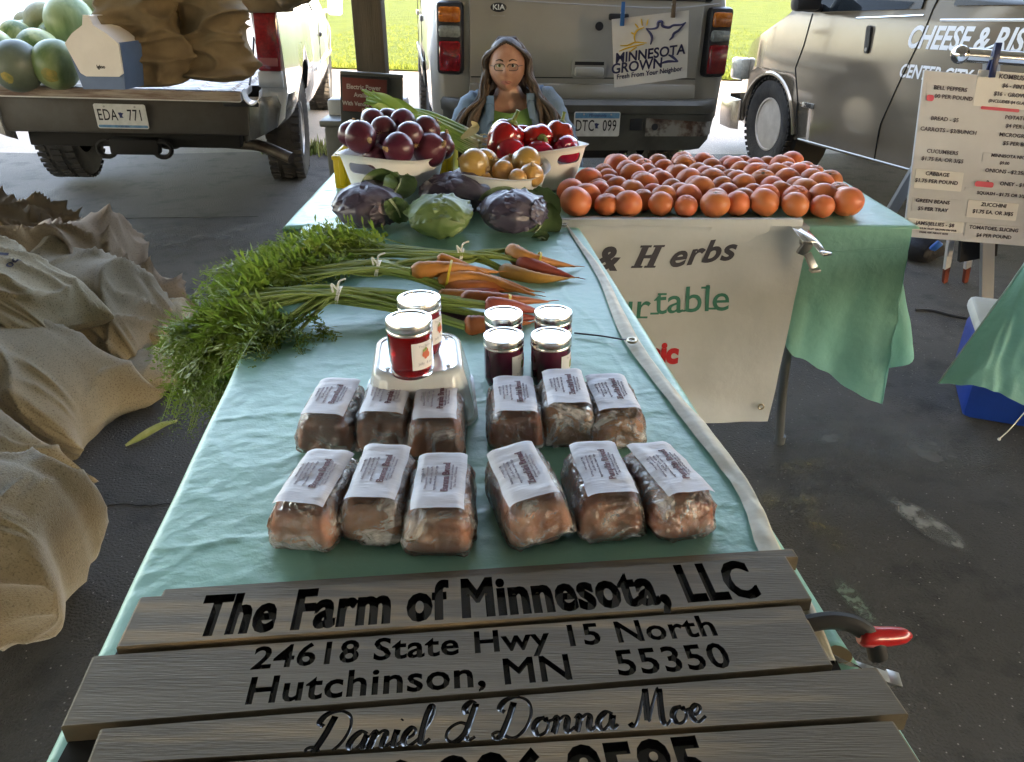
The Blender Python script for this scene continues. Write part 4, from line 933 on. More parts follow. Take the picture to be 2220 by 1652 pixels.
# ---------------------------------------------------------------- flag pinned on a line in front of the SUV
fl = thing('flag', 'white Minnesota Grown cloth sign pinned to a line across the SUV tailgate', 'flag', (0, 0, 0))
FY = 5.05
fq = [AY(1326, 42, FY), AY(1494, 22, FY), AY(1489, 168, FY), AY(1332, 190, FY)]
def ff(u, v):
    p = fq[0].lerp(fq[1], u).lerp(fq[3].lerp(fq[2], u), v); p.y += .008 * sin(u * 4 + v * 2) * v + .005 * nz((u * 3, v * 3, 1), 2); p.y -= .0
    return p
mb = MB(); mb.grid(24, 24, ff); 
flagm = mat('flag_cloth', (.70, .69, .68), .8, col2=(.64, .63, .62), ns=6); obj('cloth', mb, flagm, fl, sharp=0)
FR = atan2((fq[1] - fq[0]).z, (fq[1] - fq[0]).x); fx = (fq[1] - fq[0]).length; fzz = (fq[0] - fq[3]).length
navy = mat('navy_print', (.05, .05, .13), .6); yel = mat('yellow_print', (.75, .48, .06), .6)
def fpt(u, v): p = ff(u, v); p.y -= .004; return p
def on_flag(o):
    me = o.data; me.transform(o.matrix_basis); o.matrix_basis = Matrix.Identity(4)
    for q in me.vertices:
        u = min(1, max(0, (q.co.x - fq[3].x) / (fq[1].x - fq[3].x))); v = min(1, max(0, (fq[0].z + (fq[1].z - fq[0].z) * u - q.co.z) / fzz)); q.co.y = ff(u, v).y - .003
    return o
for s, u, v, sz, k in (('MINNESOTA', .49, .57, .078, dict(bold=.002, shear=.12, xs=.96)), ('GROWN', .31, .725, .080, dict(bold=.002, shear=.12, xs=.98)), ('Fresh From Your Neighbor', .48, .85, .039, dict(bold=.0008, shear=.1, xs=.92))):
    on_flag(lettering(s, sz, navy, fl, fpt(u, v), (pi / 2, -FR - .02, 0), **k))
def fstroke(name, pts, m, r=.006, sm=True):
    P = [fpt(u, v) for u, v in pts]; P = smoothpath(P, 5) if sm else P; mb = MB(); n = len(P)
    mb.tube(P, [r * (.45 + .55 * sin(pi * i / (n - 1))) for i in range(n)], 5); obj(name, mb, m, fl)
fstroke('print_line', [(.44, .19), (.52, .205), (.585, .19), (.60, .12), (.65, .12), (.655, .18), (.74, .215), (.80, .19), (.90, .195), (.96, .17)], navy, .008)
fstroke('print_line', [(.45, .20), (.50, .27), (.52, .34), (.50, .43)], navy, .008); fstroke('print_line', [(.96, .17), (.87, .27), (.81, .31), (.79, .36), (.75, .40)], navy, .008)
fstroke('print_line', [(.62, .73), (.70, .715), (.76, .715), (.87, .735)], navy, .008); fstroke('print_line', [(.74, .615), (.80, .66), (.87, .735)], navy, .008)
fstroke('sun_arc', [(.30, .37), (.29, .28), (.33, .20), (.42, .17)], yel, .006)
for a in ([(.245, .22), (.29, .25)], [(.30, .10), (.345, .17)], [(.38, .04), (.395, .145)], [(.47, .06), (.45, .15)], [(.10, .39), (.2, .40), (.30, .37), (.45, .40)], [(.08, .47), (.18, .44), (.3, .42), (.42, .41)], [(.22, .50), (.28, .46), (.32, .44)]): fstroke('sun_ray', a, yel, .005)
mb = MB(); mb.tube(smoothpath([AY(1010, -6, 5.12), AY(1200, 6, 5.1), AY(1348, 14, FY + .02), AY(1460, 17, FY + .02), AY(1560, 8, 5.1)], 6), .004, 6)
tag(obj('clothesline', mb, mat('grey_line', (.35, .35, .35), .6)), 'thin grey line strung across the rear of the SUV', 'line')
clothespin('blue clothespin on the left corner of the white flag', AY(1350, 30, FY - .02), mat('blue_pin', (.02, .12, .32), .4), .13).scale = (1.8, 1.8, 1)
clothespin('brown wooden clothespin on the right corner of the white flag', AY(1461, 12, FY - .02), mat('wood_pin', (.16, .11, .07), .6), .13).scale = (1.8, 1.8, 1)
# ================================================================== food on the tables
# ---------------------------------------------------------------- wrapped loaves
bread = mat('brown_bread_crust', (.50, .165, .055), .5, col2=(.36, .11, .040), ns=11, nd=6, ramp=(.35, .65), bump=.3, bs=60, rnd=.18)
bread2 = mat('dark_bread_crust', (.36, .12, .05), .5, col2=(.24, .075, .035), ns=11, nd=6, bump=.3, bs=60, rnd=.12)
film = film_mat('stretch_film', .80, .48, .72, 15, .06, .9, 50)
labelm = mat('bread_label_paper', (.58, .56, .60), .5, col2=(.50, .485, .53), ns=14, bump=.3, bs=22, bstretch=(.6, 2.5, 1))
maroon = mat('maroon_print', (.13, .045, .06), .6); faint = mat('faint_grey_print', (.33, .30, .36), .6)
def loaf_shape(L, W, Hh, seed, grow=0, wr=0):
    """rounded block, narrower on top; y is the long axis"""
    def fn(u, v):
        a = 2 * pi * u; b = pi * (v - .5); p = .36; q2 = .30
        sb = sin(b); t = math.copysign(abs(sb) ** q2, sb); e = max(0, cos(b)) ** q2
        ca, sa = cos(a), sin(a)
        sx = math.copysign(abs(ca) ** p, ca) * e; sz = math.copysign(abs(sa) ** p, sa) * e
        z = Hh * (.5 + .5 * sz); taper = 1 - .22 * (z / Hh); z -= .006 * (t * t) * (z / Hh)
        x = W / 2 * sx * taper; y = t * L / 2 * (1 - .10 * (z / Hh))
        d = V((x, y, z - Hh / 2)).normalized()
        k = grow + .0035 * nz((x, y, z), 26, seed) + .0012 * nz((x, y, z), 70, seed)
        if wr: k += wr * (max(0, ridge((x, y * .6, z), 42, seed)) ** 3 * (1.3 if abs(t) > .8 else .8) + .8 * max(0, ridge((x, y, z), 24, seed + 3)) ** 4)
        q = V((x, y, z)) + d * k; q.z = max(q.z, .0005 if not grow else -.0005); return q
    return fn
LW, LL, LH = .089, .140, .058
def make_loaf(name, label, title, px, rot, dark=False, seed=0, lift=0, tilt_=0, roll_=0):
    t = thing(name, label, 'bread', px, (tilt_, roll_, rot), 'plastic wrapped loaves on the teal cloth')
    mb = MB(); mb.grid(56, 40, loaf_shape(LL, LW, LH, seed), cu=True); obj('bread', mb, bread2 if dark else bread, t, sharp=0)
    mb = MB(); mb.grid(110, 76, loaf_shape(LL, LW, LH, seed, .0028, .0030), cu=True); obj('film_wrap', mb, film, t, sharp=0)
    x0, x1, y0, y1 = -.0318, .0318, -.056, .065
    def lf(u, v):
        x = x0 + (x1 - x0) * u; y = y0 + (y1 - y0) * v
        e = max(0, abs(y - .0) - .058); z = LH + .0062 + .0013 * nz((x, y, 0), 45, seed) + .0011 * max(0, ridge((x * .5, y, 0), 34, seed + 5) - .4) - e * e * 30 - max(0, abs(x) - .020) ** 2 * 30
        return V((x + .002 * nz((0, y, 0), 30, seed), y + .002 * nz((x, 0, 0), 30, seed), z))
    mb = MB(); mb.grid(14, 22, lf); lb = obj('paper_label', mb, labelm, t, sharp=0)
    def drape(me):
        for q in me.vertices:
            x, y = q.co.x, q.co.y; u = min(1, max(0, (x - x0) / (x1 - x0))); v = min(1, max(0, (y - y0) / (y1 - y0))); q.co.z += lf(u, v).z + .0007
        return me
    def tx(s, size, x, y, m, **k):
        me = text_mesh(s, size, m, ext=.0002, res=2, **k); me.transform(Matrix.Translation((x, y, 0)) @ Matrix.Rotation(pi / 2, 4, 'Z')); obj('lettering', drape(me), None, lb)
    tx(title, .0125, .007, .006, maroon, bold=.0004, xs=.92)
    tx('The Farm of Minnesota', .0048, .019, .006, faint); tx('all natural - made in our kitchen', .0042, .0145, .006, faint)
    for i, s in enumerate(('ingredients: flour, sugar, eggs', 'oil, salt, soda, vanilla', 'baking powder, cinnamon', 'net weight 1 lb')): tx(s, .0046, -.006 - i * .0055, .004 + (i % 2) * .006, faint)
    return t
# front row (near bottom edge centre pixel, yaw) and second row
FR_ = [((652, 1192), -.13, 'Banana Bread', 'loaf in clear film at the left end of the front row'),
       ((805, 1180), -.06, 'Banana Bread', 'loaf in clear film second from the left in the front row, beside the end loaf'),
       ((950, 1203), .01, 'Banana Bread', 'loaf in clear film third from the left in the front row, nearest the gap'),
       ((1180, 1184), .26, 'Zucchini Bread', 'loaf in clear film turned askew just right of the gap in the front row'),
       ((1326, 1170), .12, 'Pumpkin Bread', 'loaf in clear film second from the right in the front row'),
       ((1488, 1168), .30, 'Pumpkin Bread', 'loaf in clear film at the right end of the front row')]
BK_ = [((702, 988), -.05, 'Banana Bread', 'dark crusted loaf at the left end of the back row of bread', 1),
       ((828, 985), -.02, 'Pumpkin Bread', 'dark crusted loaf in the middle of the left back trio', 1),
       ((945, 998), .04, 'Pumpkin Bread', 'pale labelled loaf in front of the white plastic tub', 0),
       ((1122, 982), .06, 'Zucchini Bread', 'loaf in front of the left dark jelly jar in the back row', 0),
       ((1235, 972), .05, 'Zucchini Bread', 'taller loaf in the middle of the right back trio by the jars', 0),
       ((1343, 975), .10, 'Zucchini Bread', 'loaf at the right end of the back row of bread', 0)]
for i, (p, r, ti, la, *dk) in enumerate(FR_ + BK_):
    c = AZ(*p, TZ + .006); d = V((-sin(r), cos(r), 0)) * (LL / 2 - .004); seed = 11 + i
    big = 1.10 if i in (10,) else 1.0
    o = make_loaf('wrapped_loaf', ('dark ' if False else '') + la, ti, c + d, r, bool(dk and dk[0]), seed, 0, 0, (-.18 if i == 3 else 0))
    o.scale = (1.0 + .03 * nz((i, 0, 0), 1.7), (1.0 if i < 6 else .94), big)
    if i == 3: o.location.z += .006
    if i == 5: o.rotation_euler[1] = .10

# ---------------------------------------------------------------- jelly jars and the upturned tub
def glass_mat(name, col, rough=.02):
    m = mat(name, col, rough, trans=1, ior=1.5); return m
jelly_r = mat('red_jelly', (.72, .015, .02), .05, trans=.82, ior=1.36)
jelly_p = mat('purple_jelly', (.085, .012, .03), .08, col2=(.06, .01, .028), ns=14, spec=.6, coat=.6)
jelly_d = mat('dark_red_jelly', (.20, .012, .02), .08, col2=(.15, .01, .018), ns=14, coat=.6)
jglass = mat('jar_glass', (.96, .97, .96), .02, trans=1, ior=1.25)
lidm = mat('silver_lid', (.86, .85, .84), .22, 1); bandm = mat('lid_band', (.80, .79, .75), .27, 1, col2=(.7, .69, .66), ns=40)
fr1 = mat('fruit_red_print', (.55, .13, .07), .6); fr2 = mat('fruit_green_print', (.22, .32, .10), .6)
def make_jar(label, p, jel, yaw, mark, dot=None):
    t = thing('jelly_jar', label, 'jar', p, yaw, 'jelly jars with silver lids')
    R, h = .0335, .080
    mb = MB(); mb.lathe([(0, 0), (R * .78, 0), (R * .93, .003), (R, .012), (R, .066), (R * .97, .074), (R * .92, h - .002), (R * .86, h), (R * .86, .074), (R - .0028, .066), (R - .0028, .014), (R * .86, .006), (0, .005)], 40)
    if jel is jelly_r: obj('glass', mb, jglass, t)
    mb = MB(); r2 = R - .0029 if jel is jelly_r else R
    mb.lathe([(0, .0055 if jel is jelly_r else 0), (r2 * .85, .0058 if jel is jelly_r else 0), (r2, .0145), (r2, .068), (r2 * .97, .0735), (0, .0735)], 40); obj('jelly', mb, jel, t)
    mb = MB(); z0 = .072
    mb.lathe([(R * .98, z0), (R * 1.035, z0 + .001), (R * 1.035, z0 + .004), (R * 1.01, z0 + .0055), (R * 1.035, z0 + .008), (R * 1.035, z0 + .0165), (R * 1.01, z0 + .0185), (R * .88, z0 + .0185), (R * .83, z0 + .0165)], 48)
    ld = obj('screw_band', mb, bandm, t)
    mb = MB(); mb.lathe([(R * .86, z0 + .0168), (R * .78, z0 + .0172), (R * .765, z0 + .0150), (R * .70, z0 + .0148), (R * .68, z0 + .0158), (0, z0 + .0160)], 48); obj('lid', mb, lidm, ld)
    def lf(u, v):
        a = -pi / 2 + (.02 + u * 1.15); return V(((R + .0005) * cos(a), (R + .0005) * sin(a), .020 + v * .043))
    mb = MB(); mb.grid(16, 4, lf); lb = obj('jar_label', mb, mat('jar_label_paper', (.72, .70, .70), .5), t, sharp=0)
    mb = MB()
    for k, (u, v, r, mi) in enumerate(mark):
        mb.cur = mi; n = 10; c = lf(u, v); 
        ring = [lf(u + r * cos(2 * pi * i / n) * .9, v + r * sin(2 * pi * i / n) * 1.1) for i in range(n)]
        ring = [q + V((q.x, q.y, 0)).normalized() * (.0005 + .00015 * k) for q in ring]; mb.add(ring, [list(range(n))], False)
    obj('fruit_print', mb, [fr1, fr2], lb)
    for s, v, sz in (('The Farm', .86, .0055), ('Jelly  8 oz', .22, .0062)):
        me = text_mesh(s, sz, faint, ext=.0001, res=2)
        for q in me.vertices:
            u = .55 + q.co.x / (1.15 * R); zz = q.co.y; c = lf(u, v); n = V((c.x, c.y, 0)).normalized(); q.co = c + n * .0006 + V((0, 0, zz))
        obj('lettering', me, None, lb)
    return t
TUBH = .088
berry = [(.52, .60, .10, 0), (.62, .66, .09, 0), (.66, .52, .10, 0), (.55, .47, .09, 0), (.46, .54, .07, 0), (.57, .74, .06, 1), (.48, .70, .05, 1)]
apple = [(.72, .55, .16, 0), (.62, .60, .12, 1), (.78, .70, .10, 0), (.56, .48, .08, 1)]
tc_ = AZ(905, 776, TZ + TUBH)
pf, pk = AZ(895, 812, TZ + TUBH), AZ(900, 740, TZ + TUBH)
tubm = mat('clear_white_plastic', (.80, .80, .79), .16, trans=.42, ior=1.3, col2=(.74, .74, .73), ns=9, coat=.3)
tu = thing('plastic_tub', 'upturned translucent white ribbed tub holding two red jelly jars', 'tub', (tc_.x, tc_.y + .012, TZ + .004), radians(6))
def rr_ring(hx, hy, r, z, n=64, rib=0):
    out = []; pts = rrect(-hx, -hy, hx, hy, r, 15)
    for i, (x, y) in enumerate(pts):
        k = 1 + rib * (1 if (i % 4) < 2 else -1); out.append(V((x * k, y * k, z)))
    return out
hx, hy = .068, .078
mb = MB(); rings = []
for z, s, rib in ((.0, 1.34, 0), (.006, 1.34, 0), (.007, 1.27, 0), (.016, 1.26, .008), (.06, 1.12, .008), (.078, 1.05, .004), (TUBH - .004, 1.03, 0), (TUBH, .985, 0)):
    rings.append(rr_ring(hx * s, hy * s, .034 * s, z, rib=rib))
rings.append(rr_ring(hx * .90, hy * .90, .030, TUBH + .0005)); rings.append(rr_ring(hx * .88, hy * .88, .029, TUBH - .0018))
mb.loft(rings, cap=False); mb.add(rings[-1], [list(range(len(rings[-1])))], True)
obj('shell', mb, tubm, tu, sharp=50)
mb = MB()
for sx in (-1, 1):
    for sy in (-1, 1): mb.ball((sx * .047, sy * .054, TUBH + .0005), (.004, .004, .0022), 10, 6)
o_ = obj('stacking_nub', mb, tubm, tu); o_['kind'] = 'stuff'
make_jar('bright red jelly jar in front on the upturned white tub', V((pf.x, pf.y - .004, TZ + TUBH + .005)), jelly_r, .15, berry)
make_jar('dark red jelly jar behind the bright one on the upturned white tub', V((pf.x + .006, pf.y + .079, TZ + TUBH + .005)), jelly_d, .5, berry)
for la, p, yw in (('dark purple jelly jar front left of the four standing on the cloth', (1092, 848), .42), ('dark purple jelly jar front right of the four standing on the cloth', (1194, 848), .50)):
    c = AZ(*p, TZ + .006); make_jar(la, c + V((0, .032, 0)), jelly_p, yw, apple)
for la, p in (('dark purple jelly jar back left of the four, behind another jar', (1092, 795)), ('dark purple jelly jar back right of the four, beside the carrot tips', (1199, 792))):
    c = AZ(*p, TZ + .006); make_jar(la, c + V((0, .036, 0)), jelly_p, .8, apple)

# ---------------------------------------------------------------- flexible tubs with handle slots
tubw = mat('matte_white_tub', (.74, .73, .72), .38, col2=(.68, .67, .66), ns=6, bump=.1, bs=20)
def make_tub(label, c, a, b, h, rot, flare=.76, up=.012):
    t = thing('handled_tub', label, 'tub', (c[0], c[1], TZ + .008), rot, 'flexible white tubs of vegetables')
    mb = MB(); th = .0035
    def wall(off, v, u):
        ph = 2 * pi * u; top = h + up * (abs(cos(ph)) ** 3) - .010 * abs(sin(ph)) ** 2; k = flare + (1 - flare) * v ** .85
        z = top * v; lip = .010 * max(0, (v - .93) / .07); rib = .0018 * (1 if .0 < (v - .84) < .02 or .0 < (v - .78) < .015 else 0) * (1 if abs(cos(ph)) < .7 else 0)
        return V(((a * k + lip + rib - off) * cos(ph), (b * k + lip + rib - off) * sin(ph), max(z, 0)))
    nu, nv = 96, 26; rings = []
    for j in range(nv): rings.append([wall(0, j / (nv - 1), i / nu) for i in range(nu)])
    for j in range(nv): rings.append([wall(th, 1 - j / (nv - 1), i / nu) + V((0, 0, th if j == nv - 1 else 0)) for i in range(nu)])
    mb.loft(rings); o = obj('shell', mb, tubw, t, sharp=50)
    cm = MB()
    for s in (1, -1): cm.prism(rrect(-.048, h - .046, .048, h - .014, .0145, 6), a * .6 * s, a * 1.3 * s, lambda u, v, w: V((w, u, v)))
    boolean(o, cm.mesh('c', [tubw])); o.data.set_sharp_from_angle(angle=radians(50))
    return t
TUBS = [('tall white handled tub heaped with red onions', (-.365, 2.42), .180, .152, .158, radians(243), .70),
        ('low white handled tub holding yellow onions', (-.030, 2.385), .172, .128, .108, radians(240), .76),
        ('white handled tub of red bell peppers behind the yellow onions', (.085, 2.665), .182, .148, .135, radians(-52), .76)]
for la, c, a, b, h, r, f in TUBS: make_tub(la, c, a, b, h, r, f)
yel_m = mat('yellow_crate', (.62, .42, .01), .4, col2=(.52, .34, .01), ns=5)
cr = thing('yellow_crate', 'bright yellow plastic crate behind the tall tub of red onions', 'crate', (-.395, 2.72, TZ + .004))
for (x, y, sx, sy) in ((0, -.13, .39, .008), (0, .13, .39, .008), (-.195, 0, .008, .26), (.195, 0, .008, .26)):
    mb = MB(); mb.box((x, y, .055), (sx, sy, .11), .003); obj('crate_wall', mb, yel_m, cr)
mb = MB(); mb.box((0, 0, .006), (.38, .255, .008)); obj('crate_floor', mb, yel_m, cr)
mb = MB(); mb.box((0, -.137, .102), (.40, .012, .014), .003); mb.box((-.17, -.135, .06), (.02, .012, .10), .004); mb.box((.17, -.135, .06), (.02, .012, .10), .004); obj('crate_rib', mb, yel_m, cr)['kind'] = 'stuff'

# ---------------------------------------------------------------- onions
redon = mat('red_onion_skin', (.115, .022, .034), .34, col2=(.055, .006, .016), ns=5, nd=6, stretch=(3, 3, .4), coat=.15, rnd=.2, bump=.15, bs=30, bstretch=(4, 4, .4))
yelon = mat('yellow_onion_skin', (.52, .30, .085), .30, col2=(.40, .19, .05), ns=5, nd=6, stretch=(4, 4, .35), coat=.35, rnd=.15, bump=.2, bs=30, bstretch=(4, 4, .4), col3=(.62, .42, .18), ns3=4)
dryst = mat('dry_onion_stem', (.36, .24, .12), .8, col2=(.22, .13, .07), ns=30)
def onion_proto(name, m, seed, r=.042):
    root = thing(name, None, None)
    mb = MB()
    def of(d):
        a = atan2(d.y, d.x); return 1 + .012 * sin(a * 7 + seed) * (1 - abs(d.z)) + .03 * nz(d, 1.5, seed) + (.16 * max(0, d.z - .86) / .14) - .05 * max(0, -d.z - .9)
    mb.ball((0, 0, 0), (r, r, r * .93), 28, 20, of); s = obj('bulb', mb, m, root, sharp=0)
    mb = MB(); mb.tube([(0, 0, r * .98), (.002, 0, r * 1.13), (.005, .002, r * 1.27)], [.009, .0055, .004], 7); obj('stem_stub', mb, dryst, root)
    mb = MB()
    for k in range(9):
        a = 2 * pi * k / 9; mb.tube([(0, 0, -r * .92), (.008 * cos(a), .008 * sin(a), -r * 1.02), (.013 * cos(a), .013 * sin(a), -r * 1.08)], [.0015, .001, .0005], 4)
    obj('root_tuft', mb, dryst, root)['kind'] = 'stuff'
    return root
def fill(proto, cat, group, spots):
    for i, (lab, x, y, Y, r, rot) in enumerate(spots):
        p = AY(x, y, Y); o = proto if i == 0 else dup(proto)
        o.location = p; o.scale = (r, r, r); o.rotation_euler = rot; tag(o, lab, cat, group)
random.seed(21)
def rr3(): return (random.uniform(-2.4, 2.4), random.uniform(-1.2, 1.2), random.uniform(0, 6))
onp = onion_proto('red_onion', redon, 1)
ron = [('red onion at the left front of the tall tub, showing its root end', 782, 297, 2.31, 1.12), ('red onion at the far left of the tall tub, half behind the root end one', 762, 292, 2.41, 1.0), ('red onion with a tan papery patch in the left middle of the tall tub', 832, 283, 2.40, 1.0), ('pinkish red onion at the front of the tall tub, lowest in the middle', 864, 322, 2.29, 1.12), ('red onion in the centre of the tall tub with a stub facing out', 888, 295, 2.36, 1.05),
       ('red onion topping the heap at the back middle of the tall tub', 873, 266, 2.47, 1.0), ('dark red onion at the right rear of the heap, against the green onions', 925, 282, 2.44, 1.05), ('largest dark red onion at the front right of the tall tub', 932, 325, 2.37, 1.25), ('red onion at the back left of the heap, near the power notice', 808, 263, 2.48, .95), ('red onion at the back centre beneath the onion tops', 842, 262, 2.53, .95), ('red onion half hidden in the hollow between the centre and left onions', 838, 310, 2.38, .95), ('red onion at the right rim behind the largest one', 957, 318, 2.46, 1.0), ('red onion deep in the heap showing through the handle slot', 815, 338, 2.33, .9)]
fill(onp, 'onion', 'red onions in the tall tub', [(l, x, y, Y, r, rr3()) for l, x, y, Y, r in ron])
oyp = onion_proto('yellow_onion', yelon, 4)
yon = [('big yellow onion at the left rim of the low tub', 1028, 356, 2.33, 1.10), ('yellow onion just behind the big left one', 1052, 352, 2.41, 1.0), ('pale golden onion standing highest at the right of the low tub', 1142, 350, 2.40, 1.08), ('tan onion in the middle hollow of the low tub', 1090, 374, 2.35, .9), ('small brown onion at the front lip right of the handle slot', 1122, 388, 2.30, .72), ('striped onion with a papery top at the right front of the low tub', 1152, 380, 2.33, .9), ('yellow onion at the back between the two tall ones', 1105, 362, 2.46, .9), ('yellow onion seen through the handle slot of the low tub', 1045, 396, 2.33, .85)]
fill(oyp, 'onion', 'yellow onions in the low tub', [(l, x, y, Y, r, rr3()) for l, x, y, Y, r in yon])
# ---------------------------------------------------------------- bell peppers
pepm = mat('red_pepper_skin', (.40, .010, .018), .16, col2=(.27, .006, .012), ns=5, coat=.7, rnd=.18)
pepst = mat('pepper_stem', (.10, .16, .03), .5, col2=(.2, .2, .06), ns=20)
pp = thing('bell_pepper', None, None)
def pf_(d):
    a = atan2(d.y, d.x); lob = .5 + .5 * abs(cos(1.5 * a + .4)); return (.80 + .22 * lob) * (1 - .18 * max(0, d.z - .75) / .25 - .10 * max(0, -d.z - .7) / .3 * (1 - lob)) + .05 * nz(d, 1.6, 3)
mb = MB(); mb.ball((0, 0, 0), (.042, .042, .052), 40, 24, pf_); obj('fruit', mb, pepm, pp, sharp=0)
mb = MB(); mb.lathe([(.014, .042), (.012, .046), (.005, .05), (.004, .066), (.0055, .072), (0, .073)], 10); obj('stalk', mb, pepst, pp)
ppl = [('tallest red pepper, ribbed, at the left of the pepper tub', 1094, 304, 2.60, 1.45, (.2, .4, .4)), ('red pepper lying across the middle of the pile', 1165, 302, 2.62, 1.25, (1.3, -.9, .5)), ('bright red pepper at the right rear of the pile beside the licence plate', 1210, 298, 2.66, 1.20, (.4, .3, 2)), ('red pepper with a green stalk at the right front of the pile', 1228, 326, 2.60, 1.15, (1.9, .2, 3)), ('red pepper with folded lobes at the left front of the pile', 1108, 330, 2.56, 1.15, (1.7, -.4, 1)), ('small red pepper at the front middle of the pile, touching the yellow onion', 1172, 334, 2.56, 1.05, (1.2, .8, 4)), ('red pepper knob peeking out behind the lying one', 1130, 296, 2.70, .9, (1.2, .2, 1)), ('red pepper filling the gap at the centre back', 1185, 325, 2.70, 1.1, (0, 1, 0))]
fill(pp, 'pepper', 'red peppers in the tub', ppl)
# ---------------------------------------------------------------- tomatoes
tomm = mat('orange_tomato_skin', (.63, .175, .062), .50, col2=(.60, .215, .075), ns=14, nd=3, ramp=(.4, .75), coat=.12, rnd=.14, col3=(.58, .125, .055), ns3=10)
tomm.node_tree.nodes['Principled BSDF'].inputs['Coat Roughness'].default_value = .18
def tomato_proto(seed):
    root = thing('tomato', None, None)
    def tf(d):
        a = atan2(d.y, d.x); q = 1 - abs(d.z); return 1 + .018 * sin(a * 5 + seed) * max(0, d.z) + .05 * nz(d, 1.1, seed) - (.10 * max(0, d.z - .9) / .1) 
    mb = MB(); mb.ball((0, 0, 0), (.041, .041, .0375), 24, 16, tf); obj('fruit', mb, tomm, root, sharp=0)
    mb = MB(); mb.lathe([(.007, .0315), (.005, .0335), (0, .0335)], 8); obj('stem_scar', mb, mat('stem_scar', (.14, .10, .04), .8), root)
    return root
tps = [tomato_proto(s) for s in (1, 2, 3)]; random.seed(5); first = [True] * 3; n_t = 0
TL = 'ripe orange red tomato in the rows spread at the right of the back table'
rows = []
y = 2.238; r_i = 0
while y < 2.80:
    x0 = .185 + max(0, (y - 2.36)) * .42 + (.038 if r_i % 2 else 0); x1 = 1.065 - max(0, y - 2.36) * .10
    x = x0
    while x < x1:
        if not (r_i == 0 and x > 1.0): rows.append((x + random.uniform(-.012, .012), y + random.uniform(-.012, .012), r_i))
        x += .0785 * random.uniform(.95, 1.08)
    y += .069; r_i += 1
ORD = 'first second third fourth fifth sixth seventh eighth ninth tenth eleventh twelfth thirteenth'.split(); cnt = {}
for i, (x, y, ri) in enumerate(rows):
    k = i % 3; o = tps[k] if first[k] else dup(tps[k]); first[k] = False
    s = random.uniform(.84, 1.12); cnt[ri] = cnt.get(ri, 0) + 1; lab = ORD[cnt[ri] - 1] + ' tomato from the left in the ' + ('front row' if ri == 0 else ORD[ri] + ' row from the front') + ' on the back table'
    if i == 0: s = 1.16; lab = 'large orange tomato at the left end of the front row near the white banner'
    o.scale = (s * random.uniform(.96, 1.05), s, s * random.uniform(.92, 1.06)); o.location = (x, y, TZ + .006 + .0375 * s * .97)
    o.rotation_euler = (pi + random.uniform(-.5, .5) if random.random() < .7 else random.uniform(-.4, .4), random.uniform(-.5, .5), random.uniform(0, 6)); tag(o, lab, 'tomato', 'tomatoes spread on the back table')
# ---------------------------------------------------------------- bunch of green onions lying on the crate
leekg = mat('leek_green', (.13, .24, .035), .45, col2=(.24, .36, .09), ns=4, stretch=(1, 1, 1)); leekw = mat('leek_white', (.62, .58, .36), .5, col2=(.48, .46, .20), ns=12)
gbn = thing('green_onion_bunch', 'thick bunch of green onions with pale roots lying behind the red onions', 'green onions', (0, 0, 0))
A_, B_ = AY(800, 215, 2.80), AY(1040, 312, 2.66); ax_ = (B_ - A_); random.seed(9)
for k in range(30):
    o1 = V((0, random.uniform(-.05, .05), random.uniform(-.06, .03))); o2 = V((random.uniform(-.03, .02), random.uniform(-.05, .05), random.uniform(-.045, .025)))
    a = A_ + o1 * 1.1 + ax_ * random.uniform(-.06, .18); m1 = A_.lerp(B_, .5) + o2 * .7 + V((0, 0, .012)); b = B_ + o2
    P = smoothpath([a, m1, b], 7); n = len(P); mb = MB()
    mb.tube(P, [(.0035 + .0055 * (i / (n - 1))) for i in range(n)], 7); mb.cur = 1
    i0 = int(n * .62); mb.tube(P[i0:], [(.0064 + .0034 * (i / (n - i0))) for i in range(n - i0)], 7)
    obj('stalk', mb, [leekg, leekw], gbn)
mb = MB()
for k in range(60):
    b = B_ + V((random.uniform(-.02, .03), random.uniform(-.05, .05), random.uniform(-.045, .025))); d = V((random.uniform(.01, .035), random.uniform(-.015, .015), random.uniform(-.015, .012)))
    mb.tube([b, b + d * .6 + V((0, 0, .004)), b + d], [.002, .0014, .0006], 4)
obj('root_threads', mb, mat('leek_root', (.55, .46, .27), .8), gbn)['kind'] = 'stuff'
def blade_leaf(P, w_):
    mb = MB(); P = smoothpath(P, 6); n = len(P); vs = []
    for i, p in enumerate(P):
        t = (P[min(i + 1, n - 1)] - P[max(0, i - 1)]).normalized(); s = t.cross(V((0, -1, .3))).normalized() * w_ * sin(pi * min(1, .12 + .88 * (i / (n - 1))) * .98) 
        vs += [p - s, p + V((0, .004, -.003)), p + s]
    mb.add(vs, [(3 * i + j, 3 * i + j + 1, 3 * i + j + 4, 3 * i + j + 3) for i in range(n - 1) for j in (0, 1)]); return mb
for P in ([(850, 240, 2.62), (822, 232, 2.60), (806, 250, 2.58), (790, 245, 2.57)], [(860, 255, 2.6), (830, 258, 2.58), (812, 272, 2.56)], [(880, 240, 2.68), (840, 215, 2.7), (812, 200, 2.74)], [(845, 262, 2.6), (815, 262, 2.58), (793, 275, 2.56)], [(905, 245, 2.7), (860, 222, 2.72), (826, 218, 2.75)], [(1000, 300, 2.62), (1030, 278, 2.61), (1022, 262, 2.6)]):
    m_ = leekg if P[0][0] < 950 else leekw
    obj('leaf', blade_leaf([AY(*q) for q in P], .014), m_, gbn, sharp=0)
